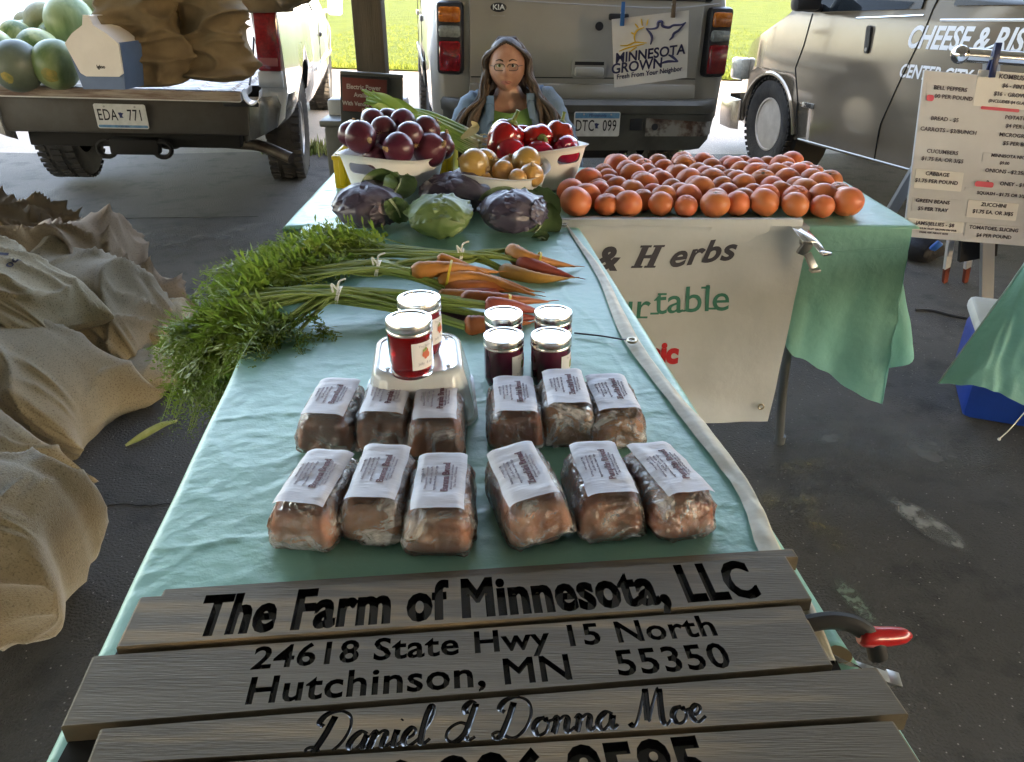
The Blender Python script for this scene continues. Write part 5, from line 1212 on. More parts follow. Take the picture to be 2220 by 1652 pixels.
# ---------------------------------------------------------------- cabbages
redcab = mat('red_cabbage_leaf', (.042, .028, .050), .33, col2=(.085, .07, .105), ns=5, nd=8, stretch=(1, 1, 1), ramp=(.38, .68), bump=.6, bs=24, bd=.006, col3=(.14, .12, .145), ns3=9)
redrim = mat('red_cabbage_rib', (.34, .25, .29), .45, col2=(.2, .12, .17), ns=12)
grcab = mat('green_cabbage_leaf', (.105, .17, .05), .42, col2=(.19, .26, .10), ns=4, nd=8, ramp=(.38, .68), bump=.6, bs=22, bd=.006, col3=(.07, .125, .032), ns3=6)
dkleaf = mat('dark_outer_leaf', (.045, .085, .03), .42, col2=(.085, .14, .05), ns=6, nd=7, bump=.6, bs=28, bd=.006)
rib_m = mat('pale_rib', (.42, .48, .30), .5)
def wrap_leaf(R, c_dir, span, ruff, seed, lift=.0, nu=30, nv=22, flat=.85):
    """leaf hugging a ball: centre direction, angular span, ruffled free edge that stands off"""
    c = V(c_dir).normalized(); up = V((0, 0, 1)) if abs(c.z) < .9 else V((0, 1, 0)); s = c.cross(up).normalized(); t = s.cross(c)
    def fn(u, v):
        a = (u - .5) * 2; b = (v - .5) * 2; rr = max(abs(a), abs(b)); rad = sqrt(a * a + b * b)
        if rad > 1e-6: k = rr / rad; a *= k; b *= k
        e = min(1, sqrt(a * a + b * b)); d = (c + s * tan(min(1.25, span * abs(a))) * math.copysign(1, a) + t * tan(min(1.25, span * abs(b) * .95)) * math.copysign(1, b)).normalized()
        lt_ = ((b * .5 + .5) * 4.5 + abs(a) * 2.2 + .3 * nz((a * 2, b * 2, seed), 1)) % 1; vein = .032 * math.exp(-(a * 9) ** 2) * (1 - .6 * e) + .009 * math.exp(-((lt_ - .5) / .10) ** 2) * min(1, abs(a) * 4)
        r = R * (1 + .025 * nz(d, 3, seed) + vein * 1.3 + lift * .25 + (lift * .6 + ruff * .42 * nz((a * 3, b * 3, seed), 1.4)) * max(0, e - .5) ** 1.6 * 2.2)
        return V((d.x * r, d.y * r, d.z * r * flat))
    mb = MB(); mb.grid(nu, nv, fn); return mb
def make_cabbage(name, label, c, R, m, leaves, rot=0, core=True, sc=(1, 1, .74)):
    t = thing(name, label, 'cabbage', c, rot); t.scale = sc
    if core:
        mb = MB(); mb.ball((0, 0, 0), (R, R, R * .85), 32, 22, lambda d: 1 + .015 * nz(d, 3, R) + .012 * max(0, ridge(d, 2.6, 4)) ** 5); obj('head', mb, m, t, sharp=0)
    for i, (d, span, ruff, lift, lm) in enumerate(leaves): obj('leaf', wrap_leaf(R * 1.015, d, span, ruff, 3 + i * 1.7 + R * 50, lift), lm, t, sharp=0)
    return t
def flat_leaf(P, w_, m, parent, seed=0, ruff=.16):
    """free leaf along a mid rib"""
    P = smoothpath(P, 8); n = len(P); mb = MB()
    def fn(u, v):
        i = min(n - 1, round(u * (n - 1))); p = P[i]; t = (P[min(i + 1, n - 1)] - P[max(0, i - 1)]).normalized(); s = t.cross(V((.25, -1, .35))).normalized(); nn_ = s.cross(t)
        a = (v - .5) * 2; w2 = w_ * (sin(pi * min(.97, .10 + u * .86)) ** .6); return p + s * a * w2 + nn_ * (w_ * .30 * a * a + w_ * ruff * nz((u * 5, a * 2.4, seed), 2) * abs(a) + w_ * .05 * ridge((u * 3 + abs(a) * 2, a, seed), 3))
    mb.grid(n, 15, fn); l = obj('outer_leaf', mb, m, parent, sharp=0)
    r_ = MB(); r_.tube([p + V((0, -.003, .002)) for p in P[: int(n * .85)]], [.004 * (1 - i / n) + .0008 for i in range(int(n * .85))], 6); obj('leaf_rib', r_, rib_m, l); return l
CZ = TZ + .006
c1 = AZ(793, 508, CZ); c1.y += .075; c1.z = CZ + .060
k1 = make_cabbage('red_cabbage', 'large red cabbage with a pale torn stripe, in front of the red onions', c1, .094, redcab, [((-.6, -.35, .7), .85, .3, .10, redcab), ((.55, -.3, .75), .8, .35, .14, redcab), ((-.15, -1, .05), .85, .3, .10, redcab), ((.7, -.7, .0), .6, .4, .16, redcab)])
mb = wrap_leaf(.101, (.62, -.72, .18), .27, .2, 2, .04, 12, 16); obj('torn_stripe', mb, mat('torn_pale_leaf', (.46, .40, .42), .5, col2=(.3, .2, .25), ns=14), k1, sharp=0)
def loc(P, t): Mi = (Matrix.Translation(t.location) @ t.rotation_euler.to_matrix().to_4x4() @ Matrix.Diagonal((*t.scale, 1))).inverted(); return [Mi @ V(p) for p in P]
flat_leaf(loc([AY(800, 452, 2.13), AY(822, 418, 2.16), AY(838, 392, 2.18), AY(862, 378, 2.18)], k1), .062, dkleaf, k1, 3)
flat_leaf(loc([AY(848, 430, 2.12), AY(866, 400, 2.16), AY(870, 380, 2.2)], k1), .048, dkleaf, k1, 8)
flat_leaf(loc([AY(845, 432, 2.06), AY(862, 455, 2.05), AY(872, 482, 2.05)], k1), .034, dkleaf, k1, 5)
c2 = AZ(985, 478, CZ); c2.y += .075; c2.z = CZ + .058
k2 = make_cabbage('red_cabbage', 'smooth red cabbage at the back below the low white tub', c2, .094, redcab, [((-.5, -.5, .7), .9, .2, .06, redcab), ((.5, -.5, .65), .8, .3, .14, redcab), ((0, -.3, 1), .7, .3, .12, redcab)], sc=(1.12, .9, .72))
flat_leaf(loc([AY(1050, 440, 2.12), AY(1090, 425, 2.10), AY(1130, 432, 2.08)], k2), .036, mat('pale_green_leaf', (.32, .38, .24), .45, col2=(.22, .28, .15), ns=7, bump=.5, bs=26), k2, 4)
c3 = AZ(1110, 520, CZ); c3.y += .07; c3.z = CZ + .057
k3 = make_cabbage('red_cabbage', 'red cabbage with dark green outer leaves behind the carrot tips', c3, .086, redcab, [((-.6, -.5, .65), .85, .3, .10, redcab), ((.5, -.45, .75), .8, .5, .18, redcab), ((.1, -1, .1), .85, .3, .10, redcab), ((.9, -.4, .2), .6, .5, .2, redcab)])
flat_leaf(loc([AY(1130, 500, 2.12), AY(1160, 450, 2.14), AY(1150, 412, 2.2)], k3), .070, dkleaf, k3, 2)
flat_leaf(loc([AY(1130, 520, 2.08), AY(1172, 490, 2.09), AY(1180, 440, 2.12)], k3), .055, dkleaf, k3, 6)
flat_leaf(loc([AY(1160, 520, 2.04), AY(1175, 515, 2.02), AY(1186, 522, 2.0)], k3), .022, dkleaf, k3, 7)
c4 = AZ(950, 527, CZ); c4.y += .07; c4.z = CZ + .052
k4 = make_cabbage('green_cabbage', 'pale green cabbage with ruffled leaf edges between two red cabbages', c4, .084, grcab, [((-.45, -.5, .7), .85, .5, .16, grcab), ((.55, -.4, .7), .8, .55, .18, grcab), ((.05, -1, .12), .95, .4, .12, grcab)])
# ---------------------------------------------------------------- carrots
car = [mat('orange_carrot', (.47, .19, .045), .55, col2=(.37, .135, .03), ns=7, nd=6, stretch=(1, 1, 1), bump=.4, bs=30, col3=(.56, .25, .06), ns3=12),
       mat('rusty_carrot', (.42, .14, .04), .5, col2=(.30, .07, .018), ns=7, nd=6, bump=.4, bs=30),
       mat('red_carrot', (.36, .085, .055), .5, col2=(.25, .035, .03), ns=7, nd=6, bump=.4, bs=30),
       mat('purple_carrot', (.085, .022, .045), .5, col2=(.05, .015, .03), ns=7, bump=.4, bs=30),
       mat('yellow_carrot', (.50, .27, .06), .5, col2=(.40, .19, .04), ns=7, nd=6, bump=.4, bs=30)]
stem_g = mat('carrot_stem', (.21, .29, .06), .45, col2=(.31, .37, .12), ns=5); frond = mat('carrot_frond', (.105, .18, .022), .55, col2=(.22, .28, .05), ns=7, nd=5, ramp=(.3, .7))
for f_ in (frond,):
    N_ = f_.node_tree; b_ = N_.nodes['Principled BSDF']; tl_ = N_.nodes.new('ShaderNodeBsdfTranslucent'); tl_.inputs[0].default_value = (.16, .26, .03, 1)
    mx_ = N_.nodes.new('ShaderNodeMixShader'); mx_.inputs[0].default_value = .3; o_ = N_.nodes['Material Output']
    N_.links.new(b_.outputs[0], mx_.inputs[1]); N_.links.new(tl_.outputs[0], mx_.inputs[2]); N_.links.new(mx_.outputs[0], o_.inputs[0])
wire = mat('white_twist_tie', (.62, .60, .55), .6); rub = mat('yellow_rubber_band', (.60, .46, .05), .5)
def carrot(parent, P, r, m, seed):
    P = smoothpath(P, 9); n = len(P); rings = []; mb = MB(); R_ = []
    for i in range(n):
        t = i / (n - 1); R_.append(r * min(1, .5 + t * 7) * (1 - t ** 1.6 * .90) * (1 + .07 * nz((t * 18, seed, 0), 1) + .04 * sin(t * 60 + seed)))
    mb.tube(P, R_, 14); o = obj('carrot', mb, m, parent, sharp=0)
    mb = MB(); d = (P[-1] - P[-2]).normalized(); mb.tube(smoothpath([P[-1] - d * .005, P[-1] + d * .012 + V((0, .003, .002)), P[-1] + d * .026 + V((0, .008 * nz((seed, 0, 0), 3), .004))], 4), [.0016 - .00012 * i for i in range(9)], 5); obj('root_tail', mb, m, o)
def frond_mesh(mb, P, size, seed, dens=1.0):
    """feathery leaf: rachis with paired, twice divided leaflets"""
    P = smoothpath(P, 6); n = len(P); mb.cur = 0; mb.tube(P, [.0016 * (1 - .7 * i / n) for i in range(n)], 4, smooth=False); rg = random.Random(seed); mb.cur = 1
    for i in range(2, n, 1):
        t = (P[min(i + 1, n - 1)] - P[i - 1]).normalized(); f = i / (n - 1); ln = size * (1.05 - .75 * f) * rg.uniform(.7, 1.2)
        for sg_ in (-1, 1):
            ref = V((rg.uniform(-1, 1), rg.uniform(-1, 1), rg.uniform(.2, 1))).normalized(); s = t.cross(ref).normalized() * sg_; d = (s * .8 + t * .6 + V((0, 0, rg.uniform(-.25, .2)))).normalized(); up = t.cross(s).normalized()
            base = P[i]
            for q in range(4):
                b = base + d * ln * (.15 + .27 * q) + V((0, 0, -.010 * q * q * size / .04 * .3)); lw = ln * (.185 - .03 * q)
                for s2 in (-1, 1):
                    e = (d * .75 + s2 * d.cross(up).normalized() * .8 + up * rg.uniform(-.3, .3)).normalized(); tip = b + e * lw * 1.8; w_ = d.cross(e).cross(e).normalized() * lw * .62
                    mid = b + e * lw * .95
                    mb.add([b, mid + w_, tip, mid - w_], [(0, 1, 2, 3)], False)
            tip = base + d * ln * 1.22; w_ = up.cross(d).normalized() * ln * .06; mb.add([base + d * ln * .6, base + d * ln + w_, tip, base + d * ln - w_], [(0, 1, 2, 3)], False)
def bunch(label, carrots, tie, stems_to, fronds, bandpx=None, seed=0, stem_n=26):
    t = thing('carrot_bunch', label, 'carrots', (0, 0, 0), 0, 'tied bunches of carrots with green tops'); rg = random.Random(seed)
    heads = []
    for i, (h, mid, tip, r, mi) in enumerate(carrots):
        z = [h[2], mid[2], tip[2]]; P = [AZ(h[0], h[1], TZ + z[0]), AZ(mid[0], mid[1], TZ + z[1]), AZ(tip[0], tip[1], TZ + z[2])]; carrot(t, P, r, car[mi], seed * 10 + i); heads.append(P[0])
    tp = AZ(tie[0], tie[1], TZ + tie[2]); mb = MB(); ends = []
    for k in range(stem_n):
        h = rg.choice(heads) + V((0, rg.uniform(-.008, .008), rg.uniform(-.004, .006))); m1 = tp + V((rg.uniform(-.01, .01), rg.uniform(-.022, .022), rg.uniform(-.012, .014)))
        x, y, zz = rg.choice(stems_to); e = AZ(x + rg.uniform(-35, 35), y + rg.uniform(-14, 14), TZ + zz + rg.uniform(-.01, .015)); ends.append((m1, e)); P = smoothpath([h, h.lerp(m1, .5) + V((0, 0, .006)), m1, m1.lerp(e, .5) + V((0, rg.uniform(-.01, .01), .006)), e], 5)
        mb.tube(P, [.0041 * (1 - .45 * i / len(P)) for i in range(len(P))], 5)
    obj('stem', mb, stem_g, t)['kind'] = 'stuff'
    mb = MB(); mb.cur = 0
    for k, (a, b, zf, n, size) in enumerate(fronds):
        for j in range(n):
            s0 = AZ(a[0] + rg.uniform(-40, 40), a[1] + rg.uniform(-16, 16), TZ + zf[0] + rg.uniform(-.008, .012)); e0 = AZ(b[0] + rg.uniform(-50, 50), b[1] + rg.uniform(-26, 26), TZ + max(zf[1], -.3) + rg.uniform(-.02, .025))
            mdl = s0.lerp(e0, .5) + V((0, 0, zf[2] + rg.uniform(-.008, .014))); frond_mesh(mb, [s0, mdl, e0], size * rg.uniform(.75, 1.2), seed * 1000 + k * 100 + j)
    obj('leafy_top', mb, [stem_g, frond], t, sharp=0)['kind'] = 'stuff'
    mb = MB(); r = .026
    for q in range(2): mb.tube([tp + V((.004 * q - .002 + .004 * sin(a), r * .95 * cos(a), r * .62 * sin(a))) for a in [2 * pi * i / 20 for i in range(21)]], .0022, 5)
    mb.tube(smoothpath([tp + V((0, -.01, r * .62)), tp + V((.006, -.012, r + .008)), tp + V((.020, -.012, r + .014))], 4), .0022, 5); mb.tube(smoothpath([tp + V((0, -.01, r * .62)), tp + V((-.008, -.02, r + .006)), tp + V((-.004, -.03, r - .008))], 4), .0022, 5)
    obj('twist_tie', mb, wire, t)
    if bandpx:
        for (x, y, z, r, an) in bandpx:
            c = AZ(x, y, TZ + z); mb = MB(); mb.tube([c + V((.016 * sin(a) * an, r * cos(a), r * .72 * sin(a))) for a in [2 * pi * i / 24 for i in range(25)]], .0030, 6, sx=.5); obj('rubber_band', mb, rub, t)
    return t
bunch('carrot bunch farthest back, pale orange and red roots in front of the red cabbage',
      [((1102, 542, .045), (1150, 560, .040), (1246, 578, .012), .021, 0), ((1122, 568, .030), (1180, 582, .026), (1246, 602, .012), .019, 2), ((1085, 585, .016), (1160, 602, .016), (1232, 604, .012), .020, 4), ((1108, 560, .018), (1170, 570, .018), (1225, 578, .014), .018, 1)],
      (1000, 555, .035), [(820, 540, .03), (700, 530, .03), (760, 548, .025), (640, 545, .03)],
      [((840, 545), (640, 525), (.03, .03, .02), 16, .050), ((760, 540), (560, 560), (.03, .03, .02), 16, .055), ((720, 560), (520, 590), (.025, .02, .02), 14, .055), ((780, 560), (640, 590), (.03, .02, .015), 12, .05), ((700, 525), (720, 515), (.03, .05, .02), 6, .045)], [(1164, 570, .026, .034, .6)], 1)
bunch('carrot bunch in the middle with bright orange roots and a yellow rubber band',
      [((892, 588, .052), (980, 582, .050), (1080, 590, .030), .021, 0), ((948, 562, .060), (990, 572, .052), (1070, 600, .030), .017, 0), ((950, 612, .030), (1040, 605, .030), (1160, 640, .012), .021, 0), ((980, 600, .020), (1070, 610, .020), (1158, 632, .012), .019, 0), ((965, 628, .018), (1060, 622, .018), (1140, 632, .010), .019, 1), ((985, 640, .014), (1060, 634, .012), (1090, 626, .010), .014, 2)],
      (820, 582, .045), [(640, 600, .03), (560, 610, .03), (700, 580, .03), (600, 585, .03)],
      [((660, 600), (480, 600), (.03, .02, .02), 18, .055), ((620, 620), (450, 660), (.03, .01, .02), 18, .06), ((600, 640), (430, 740), (.02, -.05, .03), 16, .06), ((700, 590), (560, 570), (.03, .04, .01), 12, .05), ((560, 640), (480, 700), (.03, .0, .02), 14, .055)], [(972, 598, .034, .046, .5)], 2)
bunch('carrot bunch nearest the jars with red and purple roots and long arched stems',
      [((1052, 662, .040), (1110, 664, .038), (1178, 678, .012), .019, 2), ((1000, 648, .030), (1090, 650, .030), (1188, 654, .012), .020, 1), ((1008, 708, .018), (1060, 702, .018), (1150, 700, .010), .022, 1), ((955, 680, .016), (1010, 682, .016), (1060, 686, .012), .018, 3), ((950, 645, .018), (1000, 640, .018), (1060, 640, .012), .018, 0), ((1060, 690, .016), (1110, 688, .016), (1172, 690, .010), .018, 2)],
      (735, 640, .050), [(560, 650, .03), (520, 680, .03), (600, 700, .015), (640, 712, .01), (500, 640, .05)],
      [((600, 700), (440, 760), (.02, -.05, .03), 20, .06), ((540, 690), (400, 800), (.02, -.13, .04), 22, .062), ((520, 720), (430, 850), (.01, -.17, .04), 22, .06), ((500, 740), (400, 890), (.0, -.24, .05), 20, .055), ((480, 730), (372, 770), (-.01, -.12, .04), 18, .06), ((620, 690), (540, 760), (.02, .008, .01), 16, .05), ((560, 730), (500, 800), (.01, -.05, .03), 16, .052), ((500, 780), (450, 925), (-.02, -.27, .04), 10, .045), ((640, 700), (700, 760), (.02, .008, .01), 4, .035)], [(1098, 664, .026, .032, .5)], 3, 34)
fb = thing('green_leaf_scrap', 'long pale green leaf scrap lying on the asphalt beside the sacks', 'leaf', (0, 0, 0))
mb = MB(); P = smoothpath([AZ(272, 966, G + .006), AZ(310, 944, G + .02), AZ(350, 922, G + .022), AZ(384, 912, G + .012)], 6); mb.tube(P, [.003 + .012 * sin(pi * min(.95, .05 + i / (len(P) - 1))) for i in range(len(P))], 8, sx=.5); obj('blade', mb, mat('scrap_leaf', (.17, .22, .06), .5, col2=(.34, .36, .17), ns=12), fb)
# ================================================================== burlap sacks, truck load
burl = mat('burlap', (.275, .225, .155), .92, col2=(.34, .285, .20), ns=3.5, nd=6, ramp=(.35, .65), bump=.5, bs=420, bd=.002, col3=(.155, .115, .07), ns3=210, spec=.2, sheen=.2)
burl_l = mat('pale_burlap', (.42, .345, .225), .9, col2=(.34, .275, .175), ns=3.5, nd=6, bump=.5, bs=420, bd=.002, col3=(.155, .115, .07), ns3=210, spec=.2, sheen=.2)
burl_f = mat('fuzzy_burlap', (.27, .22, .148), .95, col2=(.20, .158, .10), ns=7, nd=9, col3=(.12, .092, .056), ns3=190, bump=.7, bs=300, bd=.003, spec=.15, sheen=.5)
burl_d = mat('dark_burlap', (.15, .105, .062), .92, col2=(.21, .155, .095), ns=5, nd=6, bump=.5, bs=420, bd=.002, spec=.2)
sprint = mat('sack_blue_print', (.06, .055, .085), .85); sred = mat('sack_red_print', (.42, .10, .05), .85)
def sack_mesh(L, W, Hh, seed, fold=.03, ear=1.0, nu=150, nv=110, sag=.1, droop=0.0, pinch=.1, box=3.2, peak=0):
    """lying sack: long axis x, filled belly, ends closing in a flat seam with pointed corners, sharp creases"""
    def fn(u, v):
        t = -1 + 2 * u; a = 2 * pi * v; at = abs(t)
        full = max(0, 1 - at ** box) ** (.5 if box < 4.5 else .36)
        w_ = W / 2 * (1 - pinch * at ** 3); h = Hh / 2 * full
        p = .60 if box < 4.5 else .46; ca, sa = cos(a), sin(a); cy = math.copysign(abs(ca) ** p, ca)
        x = t * L / 2; y = w_ * cy; z = h * math.copysign(abs(sa) ** (p + .12), sa)
        x += math.copysign(.11 * ear * abs(cy) ** 3 * max(0, at - .62) / .38 * (1 if cy * math.sin(seed * 2.7) > 0 else .45), t)
        n = V((0, ca, sa)); q = V((x, y, z)); wq = V((x + .10 * nz(q, 3, seed), y + .10 * nz(q, 3, seed + 1), z))
        k = .45 + .75 * at ** 1.4
        c1 = max(0, ridge((wq.x * 1.5 + wq.y * 1.1, wq.y * 3.2, wq.z * 3.0), 1.5, seed)) ** 5        # long soft folds
        c2 = max(0, ridge((wq.x * 3.4 - wq.y * 2.0, wq.y * 3.0 + wq.z * 3, wq.z * 2), 1.6, seed + 2)) ** 7   # sharp creases
        c3 = max(0, ridge((a * 1.7 + 1.2 * nz((x, a, 0), 1.5, seed), x * .7, seed), 1.0, seed + 5)) ** 4 * at ** 2.5   # gathers at the ends
        d = fold * k * (1.25 * c1 + .8 * c2 - .35) + fold * 1.1 * c3 + .040 * nz(q, 2.1, seed + 3) + .012 * nz(q, 5.5, seed + 4) + .0015 * nz(q, 30, seed)
        q += n * d * (.2 + .8 * full) * min(1, full * 2.5)
        if peak: q.z += peak * math.exp(-((t - .25) / .35) ** 2) * (.5 + .5 * sa)
        q.z += .030 * at ** 4 * nz((x * 2, y * 8, seed), 1) - droop * max(0, at - .3) ** 1.3; q.x += .025 * at ** 6 * nz((y * 10, 1, seed), 1)
        lo = -Hh / 2 * (1 - sag)
        if q.z < lo: q.z = lo + (q.z - lo) * .12
        return q
    mb = MB(); mb.grid(nu, nv, fn, cv=True); return mb, fn
def sack(label, c, L, W, Hh, rot, m, seed, group='burlap sacks heaped on the asphalt', marks=(), **k):
    mb, fn = sack_mesh(L, W, Hh, seed, **k); t = thing('burlap_sack', label, 'sack', c, rot, group); b = obj('body', mb, m, t, sharp=0)
    for (u0, v0, du, dv, mm) in marks:
        g = MB(); n = 12
        def on(u, v): p = fn(u, v); q = fn(u + .004, v); r_ = fn(u, v + .004); nn = (q - p).cross(r_ - p); nn = nn.normalized() if nn.length > 0 else V((0, 0, 1)); nn = -nn if nn.dot(V((0, p.y, p.z))) < 0 else nn; return p + nn * .0025
        g.grid(n, 4, lambda u, v: on(u0 + du[0] * u + dv[0] * v, v0 + du[1] * u + dv[1] * v)); obj('printed_mark', g, mm, b, sharp=0)
    return t, fn, b
def sack_text(t, fn, b, s, u0, v0, du, dv, size, m):
    me = text_mesh(s, 1, m, ext=0, res=2, bold=.02, align='LEFT')
    for q in me.vertices:
        u = u0 + du[0] * q.co.x * size + dv[0] * q.co.y * size; v = v0 + du[1] * q.co.x * size + dv[1] * q.co.y * size
        p = fn(u, v); pu = fn(u + .004, v); pv = fn(u, v + .004); nn = (pu - p).cross(pv - p).normalized(); nn = -nn if nn.dot(V((0, p.y, p.z))) < 0 else nn; q.co = p + nn * .003
    obj('lettering', me, None, b)
R_ = radians
# nearest, standing full sack
sack('fat fuzzy tan sack nearest the camera at the left border', (-1.53, 1.43, G + .215), .92, .34, .43, (R_(3), R_(2), R_(6)), burl_f, 3, fold=.020, ear=.15, pinch=.04, box=6)
sack('tan sack with a pointed tied corner behind the fat fuzzy sack', (-1.89, 1.93, G + .22), .90, .36, .40, (0, R_(5), R_(-4)), burl, 8, fold=.032, ear=1.3, pinch=.40, droop=.22)
sack('brown sack with faint black and red print and a pointed corner low in the heap', (-1.92, 2.40, G + .21), .92, .46, .42, (0, R_(3), R_(-5)), burl, 14, fold=.040, ear=1.3, pinch=.12, droop=.22, box=4,
     marks=[(.50, .29, (.20, -.02), (0, .010), sprint), (.42, .33, (.12, .02), (0, .016), sred), (.66, .27, (.06, .03), (.004, .012), sprint)])
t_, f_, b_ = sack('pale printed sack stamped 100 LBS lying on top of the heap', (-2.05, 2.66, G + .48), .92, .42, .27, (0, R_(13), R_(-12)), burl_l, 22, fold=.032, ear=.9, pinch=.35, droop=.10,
     marks=[(.56, .335, (.12, 0), (0, .022), sprint), (.50, .25, (.02, .10), (.018, 0), sprint), (.58, .30, (.10, -.10), (.010, .012), sprint)])
sack_text(t_, f_, b_, '100 LBS', .735, .20, (0, .055), (-.055, 0), .55, sprint)
sack('drooping brown sack with deep folds under the pale printed sack', (-1.80, 2.94, G + .22), .76, .50, .44, (0, R_(12), R_(-10)), burl, 31, fold=.060, ear=.9, pinch=.1, droop=.22, marks=[(.74, .97, (.10, -.03), (.01, .03), sred)])
sack('crumpled empty pinkish sack draped over the top of the heap', (-1.93, 3.20, G + .33), .72, .42, .22, (R_(-14), R_(12), R_(-16)), mat('pinkish_burlap', (.34, .255, .18), .92, col2=(.28, .205, .14), ns=4, bump=.4, bs=420, bd=.002, spec=.2, col3=(.22, .165, .11), ns3=150), 47, fold=.085, ear=1.2, pinch=.0, droop=.10, peak=.13)
sack('small folded sack flap on the asphalt at the right foot of the heap', (-1.44, 2.72, G + .055), .26, .20, .11, (0, R_(8), R_(25)), burl, 55, fold=.03, nu=60, nv=50)
sack('thin end of a sack poking out toward the carrot tops', (-1.60, 3.06, G + .12), .40, .26, .13, (0, R_(10), R_(-20)), burl_l, 58, fold=.045, nu=70, nv=56)
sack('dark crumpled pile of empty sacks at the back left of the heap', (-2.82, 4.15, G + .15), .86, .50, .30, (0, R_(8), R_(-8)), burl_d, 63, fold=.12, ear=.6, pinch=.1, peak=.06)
sack('large plain sack supporting the heap from behind at the left border', (-2.25, 3.02, G + .21), .8, .6, .40, (0, R_(4), R_(10)), burl, 71, fold=.04)
# ---------------------------------------------------------------- truck load: two sacks, cooler, melons
def upright_sack(label, c, Hh, W, D, seed, m, lean=(0, 0), rot=0, side=None):
    t = thing('burlap_sack', label, 'sack', c, (lean[0], lean[1], rot), 'brown sacks standing on the tailgate')
    def fn(u, v):
        a = 2 * pi * u; z = v * Hh; ca, sa = cos(a), sin(a); p = .7
        w_ = (W / 2) * (.86 + .28 * sin(pi * min(1, v * 1.1)) - .15 * v ** 4); d_ = (D / 2) * (.86 + .28 * sin(pi * min(1, v * 1.1)) - .15 * v ** 4); e = min(1, v / .06) ** .5
        q = V((w_ * math.copysign(abs(ca) ** p, ca) * (.75 + .25 * e), d_ * math.copysign(abs(sa) ** p, sa) * (.75 + .25 * e), z)); n = V((ca, sa, 0))
        f = .075 * (max(0, ridge((q.x * 2.5 + z * 2, q.y * 3, z * 5 - q.x * 2), 1.2, seed)) ** 3 - .25) + .035 * max(0, ridge((q.x * 4, q.y * 5, z * 11), 1.0, seed + 4)) ** 3 + .05 * nz((q.x * 2, q.y * 2, z * 2), 2, seed + 9) + .02 * ridge((a, z * 2, 0), 1.6, seed + 1) * v + .03 * nz((q.x, q.y, z), 4, seed) + .008 * nz((q.x, q.y, z), 16, seed); return q + n * f * e
    mb = MB(); mb.grid(90, 70, fn, cu=True); mb.add([fn(i / 40, 0) for i in range(40)], [list(range(40))[::-1]], False); mb.add([fn(i / 40, 1) for i in range(40)], [list(range(40))], False); obj('body', mb, m, t, sharp=0); return t
BZ = .845
pa, pb_ = AZ(335, 188, BZ), AZ(462, 186, BZ)
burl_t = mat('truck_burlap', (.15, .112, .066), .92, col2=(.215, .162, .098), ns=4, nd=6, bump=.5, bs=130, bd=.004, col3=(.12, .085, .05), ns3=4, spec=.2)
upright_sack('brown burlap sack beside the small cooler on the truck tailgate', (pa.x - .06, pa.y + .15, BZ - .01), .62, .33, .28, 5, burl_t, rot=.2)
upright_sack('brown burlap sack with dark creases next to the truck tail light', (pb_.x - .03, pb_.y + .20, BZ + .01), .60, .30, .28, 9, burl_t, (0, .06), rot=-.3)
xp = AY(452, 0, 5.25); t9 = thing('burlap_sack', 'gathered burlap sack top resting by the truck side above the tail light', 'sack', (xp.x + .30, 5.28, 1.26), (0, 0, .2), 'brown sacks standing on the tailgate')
mb, _f = sack_mesh(.42, .26, .15, 12, fold=.05, nu=60, nv=50); obj('body', mb, burl_t, t9, sharp=0)
# small flip top cooler
cp = AZ(228, 194, BZ + .01)
fc = thing('flip_top_cooler', 'small blue cooler with a white peaked lid standing on the truck tailgate', 'cooler', (cp.x - .015, cp.y + .02, BZ + .008), R_(-6)); fc.scale = (.9, .9, .95)
cblue = mat('faded_blue_plastic', (.075, .13, .245), .45, col2=(.06, .105, .20), ns=6); cwh = mat('cream_lid_plastic', (.64, .60, .55), .4, col2=(.58, .54, .49), ns=6)
mb = MB(); w0, w1, dp = .13, .165, .21
bo = [(-w0, 0), (w0, 0), (w1, .20), (w1, .24), (-w1, .24), (-w1, .20)]
mb.prism(bo, 0, dp, lambda u, v, w: V((u, w, v))); obj('body', mb, cblue, fc)
lo = [(-.115, .085), (-.085, .068), (.115, .068), (.145, .085), (.157, .235), (.10, .285), (.03, .325), (.012, .375), (-.018, .375), (-.036, .325), (-.11, .285), (-.168, .235), (-.158, .20)]
mb = MB(); mb.prism(lo, -.012, .0, lambda u, v, w: V((u, w, v))); ld = obj('front_shell', mb, cwh, fc)
mb = MB(); ro = [(-.165, .236), (.158, .236), (.10, .283), (.03, .322), (.010, .372), (-.016, .372), (-.036, .322), (-.11, .283)]
mb.prism(ro, .0, dp + .004, lambda u, v, w: V((u, w, v))); cmx = MB(); cmx.box((0, .13, .345), (.12, .12, .045), .01); lid_ = obj('lid', mb, cwh, fc); boolean(lid_, cmx.mesh('c', [cwh]))
lettering('Igloo', .026, INK, fc, (.02, -.0135, .118), (pi / 2, 0, 0), bold=.0006)
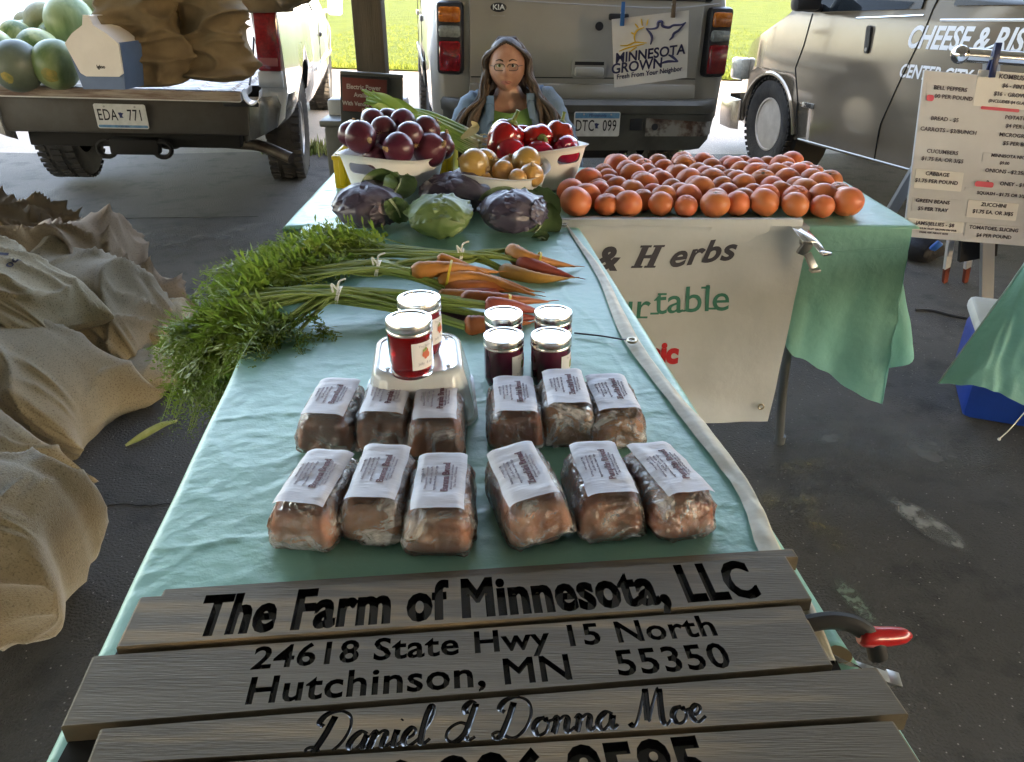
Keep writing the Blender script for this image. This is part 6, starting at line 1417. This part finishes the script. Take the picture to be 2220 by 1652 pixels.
# melons
mel = [mat('dark_melon_rind', (.065, .09, .065), .42, col2=(.13, .16, .12), ns=5, nd=6, bump=.1, bs=20), mat('green_melon_rind', (.10, .165, .05), .42, col2=(.28, .34, .15), ns=6, nd=6, stretch=(1, 1, .25), ramp=(.4, .6), bump=.1, bs=20),
       mat('striped_melon_rind', (.10, .17, .05), .4, col2=(.40, .44, .20), ns=7, nd=4, stretch=(1, 1, .18), ramp=(.42, .56), bump=.1, bs=20), mat('tan_melon_rind', (.20, .19, .085), .5, col2=(.30, .30, .15), ns=9, nd=6, bump=.3, bs=40)]
spot = mat('ground_spot_yellow', (.36, .27, .07), .5, col2=(.20, .20, .06), ns=26, ramp=(.4, .6))
ML = [('dark round watermelon at the front left of the tailgate with a yellow patch', 38, 143, 4.58, 46, 0, 1), ('green watermelon leaning on the small cooler with a large yellow patch', 122, 140, 4.62, 44, 1, 1), ('green streaked watermelon behind the dark round one', 86, 112, 4.86, 40, 2, 0),
      ('small yellow striped melon in the second row of the pile', 36, 82, 5.08, 30, 2, 0), ('pale green melon cut by the left border of the photo', -12, 112, 4.80, 40, 2, 0), ('tan green melon in the upper row left of the big green one', 98, 50, 5.30, 36, 3, 0),
      ('big green watermelon topping the pile above the cooler', 152, 48, 5.16, 45, 1, 0), ('yellow topped watermelon at the very top behind the cooler', 218, 26, 5.45, 40, 3, 0), ('small tan melon peeking out at the far left of the upper row', 64, 58, 5.42, 26, 3, 0),
      ('hidden melon under the upper row beside the cooler', 130, 92, 5.22, 40, 1, 0), ('grey green melon low in the second row at the left', 8, 132, 5.0, 38, 0, 0), ('streaked melon bearing the upper row at the left', 62, 92, 5.30, 38, 2, 0)]
for i, (la, x, y, Y, rpx, mi, sp) in enumerate(ML):
    c = AY(x, y, Y); r = rpx * Y * 1.04 / FP; t = thing('watermelon', la, 'melon', c, (.4 * sin(i * 2.1), .5 * cos(i * 1.3), i * .9), 'melons piled in the truck bed')
    mb = MB(); mb.ball((0, 0, 0), (r, r, r * 1.06), 32, 22, lambda d: 1 + .02 * nz(d, 1.5, i)); obj('rind', mb, mel[mi], t, sharp=0)
    Rm = t.rotation_euler.to_matrix().inverted()
    if sp:
        d0 = Rm @ V((-.02 if i == 0 else .12, -.86, -.34)).normalized(); a = d0.orthogonal().normalized(); b = d0.cross(a); mb = MB()
        mb.grid(10, 24, lambda u, v: (d0 + (a * cos(2 * pi * v) + b * sin(2 * pi * v)) * u * (.34 if i else .24) * (1 + .35 * nz((cos(2 * pi * v), sin(2 * pi * v), i), 1.3))).normalized() * r * 1.018, cv=True); obj('ground_spot', mb, spot, t, sharp=0)
    d1 = Rm @ V((.2 * sin(i), .3, .9)).normalized(); mb = MB(); mb.ball(d1 * r * 1.01, r * .07, 8, 6); obj('stem_scar', mb, mat('melon_scar', (.16, .14, .06), .8), t)

# ================================================================== the seated woman
PY = 3.72
HC = AY(1098, 135, PY)                      # middle of the head
skin = mat('skin', (.42, .235, .165), .48, col2=(.34, .165, .115), ns=26, nd=6, sss=.06, bump=.15, bs=140, bd=.003)
denim = mat('pale_denim', (.085, .145, .22), .8, col2=(.135, .205, .295), ns=7, nd=7, bump=.4, bs=120, bd=.004)
green_t = mat('green_cotton', (.16, .30, .085), .8, col2=(.14, .26, .07), ns=6, bump=.2, bs=120, bd=.003)
hair_m = mat('brown_grey_hair', (.048, .028, .018), .55, col2=(.10, .064, .042), ns=5, nd=7, stretch=(14, 14, .8), bump=.3, bs=30, bstretch=(10, 10, .4))
hair_g = mat('greying_hair', (.066, .050, .040), .55, col2=(.038, .025, .017), ns=6, nd=7, stretch=(12, 12, 1))
wm = thing('person', 'seated woman in a denim shirt over a green top with glasses and long brown hair', 'person', (HC.x + .06, HC.y - .05, 0), (R_(-3), R_(-3), R_(4)))
hz = HC.z - .012                                    # head centre height
sh_ = hz - .152                              # shoulder line
def skinmesh(nodes, edges, sub=2):
    me = bpy.data.meshes.new('s'); me.from_pydata([n[0] for n in nodes], edges, []); o = bpy.data.objects.new('s', me); COL.objects.link(o)
    m = o.modifiers.new('skin', 'SKIN'); m.use_smooth_shade = True
    for i, n in enumerate(nodes):
        sv = me.skin_vertices[0].data[i]; r = n[1]; sv.radius = r if isinstance(r, tuple) else (r, r)
    me.skin_vertices[0].data[0].use_root = True
    s2 = o.modifiers.new('sub', 'SUBSURF'); s2.levels = s2.render_levels = sub
    out = evalmesh(o); bpy.data.objects.remove(o); return out
zs = .36                                     # seat height above z = 0
N_ = [((0, .06, zs + .10), (.14, .10)), ((0, .04, zs + .24), (.135, .095)), ((0, .03, sh_ - .10), (.13, .080)), ((0, .03, sh_ - .01), (.09, .055)), ((0, .015, hz - .125), (.056, .058)), ((0, .0, hz - .06), (.05, .055)),
      ((.150, .02, sh_ - .035), .050), ((.215, .01, sh_ - .18), .050), ((.235, -.06, sh_ - .31), .042), ((.15, -.24, sh_ - .36), .030), ((.10, -.30, sh_ - .365), .026),
      ((-.150, .02, sh_ - .035), .050), ((-.215, .01, sh_ - .18), .050), ((-.235, -.06, sh_ - .31), .042), ((-.15, -.24, sh_ - .36), .030), ((-.10, -.30, sh_ - .365), .026),
      ((.10, -.02, zs + .08), .095), ((.13, -.38, zs + .06), .070), ((.13, -.42, zs - .30), .045), ((.13, -.52, G + .05), .04),
      ((-.10, -.02, zs + .08), .095), ((-.13, -.38, zs + .06), .070), ((-.13, -.42, zs - .30), .045), ((-.13, -.52, G + .05), .04)]
E_ = [(0, 1), (1, 2), (2, 3), (3, 4), (4, 5), (3, 6), (6, 7), (7, 8), (8, 9), (9, 10), (3, 11), (11, 12), (12, 13), (13, 14), (14, 15), (0, 16), (16, 17), (17, 18), (18, 19), (0, 20), (20, 21), (21, 22), (22, 23)]
bm_b = bmesh.new(); bm_b.from_mesh(skinmesh(N_, E_, 1))
# head: shaped ball with brow, nose, lips, chin, eye hollows; fingers as short chains
def headpt(d):
    x, y, z = d.x, d.y, d.z; p = V((x * .088, y * .100, z * .114))
    f = max(0, -y)                                             # facing -y
    if z < -.1: p.x *= 1 - .26 * min(1, (-z - .1) / .9) ** 1.5; p.y *= 1 - .10 * min(1, -z)
    if f > .2:
        g = lambda cx, cz, sx, sz: math.exp(-((x - cx) / sx) ** 2 - ((z - cz) / sz) ** 2)
        p.y -= .016 * g(0, -.16, .13, .14) + .008 * g(0, .02, .09, .16) + .005 * g(0, .22, .5, .08) + .006 * g(0, -.46, .22, .05) + .006 * g(0, -.54, .2, .05) + .010 * g(0, -.80, .25, .14) + .007 * (g(.42, -.22, .2, .2) + g(-.42, -.22, .2, .2))
        p.y += .012 * (g(.36, .06, .17, .10) + g(-.36, .06, .17, .10)) + .004 * g(0, -.50, .26, .018)
        p.x += .004 * (g(.14, -.24, .08, .07) - g(-.14, -.24, .08, .07))
    return p + V((0, -.012, 0))
hb_ = MB(); hb_.grid(72, 56, lambda u, v: headpt(V((cos(2 * pi * u) * cos(pi * (v - .5)), sin(2 * pi * u) * cos(pi * (v - .5)), sin(pi * (v - .5))))), cu=True)
for s in (1, -1): hb_.ball((s * .084, .008, -.008), (.010, .020, .032), 12, 8)
hm = hb_.mesh('h', [skin], 0); hm.transform(Matrix.Translation((0, 0, hz)) @ Euler((R_(3), R_(3), R_(-6))).to_matrix().to_4x4() @ Matrix.Diagonal((.94, .94, .95, 1))); bm_b.from_mesh(hm)
fm = MB()
for s in (1, -1):
    w0_ = V((s * .10, -.30, sh_ - .365)); fm.ball(w0_ + V((-s * .03, -.035, 0)), (.040, .045, .017), 12, 8)
    for k in range(4):
        b = w0_ + V((-s * (.065 - .004 * abs(k - 1.5)), -.012 - .017 * k, .004)); L_ = (.058, .070, .066, .050)[3 - k]
        fm.tube(smoothpath([b + V((s * .02, 0, 0)), b, b + V((-s * L_ * .5, -.006, -.004)), b + V((-s * L_ * .85, -.010, -.018))], 3), [.010, .010, .0098, .0095, .0092, .009, .0086, .008, .0076, .0055], 8)
    fm.tube(smoothpath([w0_ + V((-s * .005, -.03, .008)), w0_ + V((-s * .02, .012, .016)), w0_ + V((-s * .05, .022, .010))], 3), [.013, .012, .0115, .011, .0105, .0095, .007], 8)
bm_b.from_mesh(fm.mesh('f', [skin], 0))
me_b = bpy.data.meshes.new('body'); bm_b.to_mesh(me_b); bm_b.free(); me_b.materials.clear(); me_b.materials.append(skin)
bo_ = bpy.data.objects.new('body', me_b); link(bo_, wm)
rm = bo_.modifiers.new('r', 'REMESH'); rm.mode = 'VOXEL'; rm.voxel_size = .0055; rm.use_smooth_shade = True
sm_ = bo_.modifiers.new('s', 'SMOOTH'); sm_.factor = .4; sm_.iterations = 2
me2 = evalmesh(bo_); bo_.modifiers.clear(); bo_.data = me2
for p in me2.polygons: p.use_smooth = True
HM = Matrix.Translation((0, 0, hz)) @ Euler((R_(3), R_(3), R_(-6))).to_matrix().to_4x4() @ Matrix.Diagonal((.94, .94, .95, 1))
def hp(x, y, z): return HM @ V((x, y, z))
# eyes, brows, lips, glasses
eyew = mat('eye_white', (.62, .58, .54), .25); eyed = mat('eye_dark', (.02, .014, .01), .2); lipm = mat('lips', (.34, .13, .11), .45); brow = mat('eyebrow', (.05, .03, .02), .8)
for s in (1, -1):
    mb = MB(); mb.ball(hp(s * .031, -.0945, .010), (.0125, .008, .0075), 14, 8); e = obj('eye', mb, eyew, wm); mb = MB(); mb.ball(hp(s * .031, -.1015, .0102), (.0058, .002, .0058), 12, 8); obj('iris', mb, eyed, e)
    mb = MB(); mb.tube(smoothpath([hp(s * .018, -.102, .0150), hp(s * .031, -.104, .0190), hp(s * .045, -.094, .0135)], 4), .0022, 6); obj('upper_lid', mb, skin, e)
    mb = MB(); mb.tube(smoothpath([hp(s * .013, -.110, .030), hp(s * .030, -.109, .037), hp(s * .050, -.095, .030)], 4), [.003, .0032, .0034, .0034, .003, .0026, .0022, .0018, .001], 6); obj('eyebrow', mb, brow, wm)
mb = MB(); mb.tube(smoothpath([hp(-.026, -.097, -.0615), hp(-.008, -.1085, -.0580), hp(0, -.109, -.0595), hp(.008, -.1085, -.0580), hp(.026, -.097, -.0615)], 3), [.001, .002, .003, .0034, .0034, .0032, .003, .0032, .0034, .0034, .003, .002, .001], 6)
mb.tube(smoothpath([hp(-.024, -.097, -.0635), hp(0, -.108, -.0690), hp(.024, -.097, -.0635)], 5), [.001, .002, .003, .0036, .004, .0042, .004, .0036, .003, .002, .001], 6); obj('lips', mb, lipm, wm)
gf_ = mat('dark_glasses_frame', (.02, .015, .014), .3); gl_ = bpy.data.materials.new('lens_glass'); gl_.use_nodes = True
t_ = gl_.node_tree; trn = t_.nodes.new('ShaderNodeBsdfTransparent'); glo = t_.nodes.new('ShaderNodeBsdfGlossy'); glo.inputs['Roughness'].default_value = .03; mxx = t_.nodes.new('ShaderNodeMixShader'); mxx.inputs[0].default_value = .14
t_.links.new(trn.outputs[0], mxx.inputs[1]); t_.links.new(glo.outputs[0], mxx.inputs[2]); t_.links.new(mxx.outputs[0], t_.nodes['Material Output'].inputs[0])
mb = MB(); gg = None
gz = -.002
for s in (1, -1):
    o2 = rrect(-.024, -.0145, .024, .0145, .0125, 6)
    mb.tube([hp(s * .031 + x, -.1155 + abs(s * .031 + x) * .18, gz + z + .006) for x, z in o2 + o2[:1]], .0016, 6)
    mb.tube([hp(s * .055, -.102, gz + .010), hp(s * .076, -.074, gz + .011), hp(s * .083, .005, gz + .010)], .0016, 6)
mb.tube([hp(-.008, -.112, gz + .010), hp(0, -.115, gz + .012), hp(.008, -.112, gz + .010)], .0016, 6); gg = obj('glasses', mb, gf_, wm)
for s in (1, -1):
    mb = MB(); o2 = rrect(-.0235, -.014, .0235, .014, .012, 6); mb.add([hp(s * .031 + x, -.1155 + abs(s * .031 + x) * .18, gz + z + .006) for x, z in o2], [list(range(len(o2)))], False); obj('lens', mb, gl_, gg)
# hair: cap and long locks
def cap(u, v):
    a = 2 * pi * u; b = pi * (.5 - .60 * v); d = V((cos(a) * cos(b), sin(a) * cos(b), sin(b))); f = max(0, -d.y)
    lim = .55 if d.y < -.15 else -1
    p = V((d.x * .096, d.y * .107, d.z * .124)) * (1 + .02 * nz((d.x * 9, d.y * 9, d.z * 2), 1.5)) 
    if f > .15 and d.z < .62 + .22 * (1 - min(1, abs(d.x) / .75)) : p *= .86
    return hp(p.x, p.y - .008 + .004, p.z + .002)
mb = MB(); mb.grid(64, 30, cap, cu=True); hr = obj('hair', mb, hair_g, wm, sharp=0)
random.seed(12)
def lock(P, r, m): 
    P = smoothpath(P, 6); n = len(P); mb = MB(); wv = random.uniform(0, 6); P = [p + V((.006 * sin(i * .8 + wv), .005 * cos(i * .7 + wv), 0)) * min(1, i / 8) for i, p in enumerate(P)]; mb.tube(P, [r * (.55 + .6 * sin(pi * min(1, .12 + .8 * i / n))) * (1 + .15 * nz((i * .5, r * 900, 0), 1)) for i in range(n)], 8, sx=1.5); obj('lock', mb, m, hr, sharp=0)
for s in (1, -1):
    for k in range(34):
        a = k / 33; x0 = s * (.022 + .050 * a); y0 = -.070 + .10 * a + .012 * random.uniform(-1, 1); z0 = .112 - .040 * a
        side = s * (.092 + .022 * random.random()); out = s * (.105 + .095 * random.random() + (.04 if s < 0 else .02)); dy = -.045 + .11 * a
        lock([hp(x0, y0 + .005, z0 - .008), hp(side * .92, -.050 + .09 * a, .045), hp(side, -.045 + .10 * a, -.035), V((side * 1.18, -.045 + dy * .6, hz - .12)), V((out, -.120 + .09 * a, hz - .20 - .02 * random.random())), V((out * (1.22 if s < 0 else 1.10), -.175 + .10 * a, hz - .34)), V((out * (1.35 if s < 0 else 1.16) + .01 * random.uniform(-1, 1), -.17 + .09 * a, hz - .46 - .05 * random.random()))], .0070, hair_m if k % 5 else hair_g)
for k in range(14):
    a = -1 + 2 * k / 13; lock([hp(.03 * a, .03, .118), hp(.075 * a, .088 - .02 * abs(a), .04), V((.09 * a, .10, hz - .08)), V((.13 * a, .125, hz - .25)), V((.16 * a, .14, hz - .42))], .016, hair_m)
# green top and denim shirt as shells round the trunk
def torso(rx, ry, z, a, bust=0, cy=.02):
    x = rx * math.copysign(abs(cos(a)) ** .85, cos(a)); y = ry * math.copysign(abs(sin(a)) ** .9, sin(a)) + cy
    if sin(a) < 0: y -= bust * (.55 + .45 * (math.exp(-((x - .075) / .06) ** 2) + math.exp(-((x + .075) / .06) ** 2))) * abs(sin(a))
    return V((x, y, z))
prof_ = [(zs + .02, .205, .165, .05), (zs + .12, .205, .165, .045), (sh_ - .26, .19, .145, .045), (sh_ - .17, .185, .135, .062), (sh_ - .11, .178, .128, .050), (sh_ - .06, .165, .112, .02), (sh_ - .02, .130, .088, .0)]
def pr(z):
    for q, r in zip(prof_[:-1], prof_[1:]):
        if z <= r[0]: t = max(0, (z - q[0]) / (r[0] - q[0])); return [q[i] + (r[i] - q[i]) * t for i in (1, 2, 3)]
    return prof_[-1][1:]
def shirt(u, v):
    a = 2 * pi * u; top = sh_ - .015 - .062 * .45 * max(0, -sin(a)) ** 2.5 * max(0, 1 - abs(cos(a)) * .9); z = zs + .02 + (top - zs - .02) * v; rx, ry, bu = pr(z); p = torso(rx, ry, z, a, bu)
    return p + V((cos(a), sin(a), 0)) * (.006 + .004 * nz((a * 2, z * 9, 0), 1.5))
mb = MB(); mb.grid(64, 40, shirt, cu=True); obj('green_top', mb, green_t, wm, sharp=0)
def jacket(u, v):
    a = -pi / 2 + (.42 + (2 * pi - .84) * u); opn = 1
    top = sh_ + .018 * (1 - abs(cos(a)) ** 3) + .012; z = zs + .06 + (top - zs - .06) * v; rx, ry, bu = pr(z); p = torso(rx, ry, z, a, bu)
    n = V((cos(a), sin(a), 0)); f = .020 + .010 * ridge((a * 3, z * 4, 1), 1.3) + .006 * nz((a * 5, z * 14, 0), 1.4)
    q = p + n * f; k = min(u, 1 - u)
    if k < .05: q += V((0, -.012, 0)) * (1 - k / .05)
    if v > .9: q += V((0, -.010, .010)) * (v - .9) / .1
    return q
mb = MB(); mb.grid(90, 44, jacket); jk = obj('denim_shirt', mb, denim, wm, sharp=0)
for s in (1, -1):                              # sleeves, collar, front edge
    P = smoothpath([V((s * .105, .02, sh_ + .012)), V((s * .172, .018, sh_ - .03)), V((s * .238, .008, sh_ - .17)), V((s * .262, -.06, sh_ - .30)), V((s * .165, -.215, sh_ - .355))], 9); n = len(P); rings = []
    r0 = [.060, .074, .068, .060, .044]; mb = MB()
    mb.tube(P, [(r0[min(3, i * 4 // (n - 1))] + (r0[min(4, i * 4 // (n - 1) + 1)] - r0[min(3, i * 4 // (n - 1))]) * ((i * 4 / (n - 1)) % 1)) * (1 + .06 * sin(i * 1.9 + s)) for i in range(n)], 24); sl_ = obj('sleeve', mb, denim, jk, sharp=0)
    for q in sl_.data.vertices: q.co += V((nz(q.co, 16, 1), nz(q.co, 16, 2), nz(q.co, 16, 3))) * .010
    mb = MB(); cp_ = smoothpath([V((s * .085, .06, sh_ + .055)), V((s * .092, -.03, sh_ + .040)), V((s * .075, -.095, sh_ - .005)), V((s * .080, -.135, sh_ - .065))], 6)
    mb.grid(len(cp_), 5, lambda u, v: cp_[round(u * (len(cp_) - 1))] + V((s * .040 * v * (.5 + .5 * u), -.006 - .010 * v, -.030 * v + .008 * sin(pi * v)))); obj('collar', mb, denim, jk, sharp=0)
mb = MB()
for z in (sh_ - .13, sh_ - .22): rx, ry, bu = pr(z); mb.ball((-.078, -.165 - .0, z), (.005, .003, .005), 8, 6)
obj('button', mb, mat('dark_button', (.02, .025, .04), .4), jk)['kind'] = 'stuff'
trs = mat('dark_trousers', (.03, .035, .05), .85)
for s in (1, -1):
    mb = MB(); mb.tube(smoothpath([(s * .09, .04, zs + .08), (s * .12, -.2, zs + .08), (s * .13, -.38, zs + .065), (s * .13, -.43, zs - .02), (s * .13, -.44, zs - .25), (s * .13, -.47, G + .10)], 4), [.115, .112, .110, .105, .100, .096, .094, .092, .090, .088, .084, .080, .074, .070, .066, .064, .062, .061, .060, .060, .060], 16); obj('trouser_leg', mb, trs, wm, sharp=0)
    mb = MB(); mb.box((s * .13, -.55, G + .045), (.09, .24, .085), .03); obj('shoe', mb, BLK, wm)
ch = thing('folding_chair', 'low dark folding chair under the seated woman', 'chair', (HC.x, HC.y, G))
mb = MB(); mb.box((0, -.06, zs - G - .02), (.46, .44, .03), .012); obj('seat', mb, BLK, ch)
mb = MB(); mb.box((0, .21, zs - G + .24), (.44, .025, .30), .01, rot=(-.12, 0, 0)); obj('backrest', mb, BLK, ch)
for s in (1, -1):
    mb = MB(); mb.tube([(s * .23, -.26, 0), (s * .23, .17, zs - G)], .011, 8); obj('leg', mb, legm, ch); mb = MB(); mb.tube([(s * .23, .20, 0), (s * .23, -.2, zs - G)], .011, 8); obj('leg', mb, legm, ch); mb = MB(); mb.tube([(s * .22, .16, zs - G - .03), (s * .22, .24, zs - G + .40)], .011, 8); obj('back_post', mb, legm, ch)
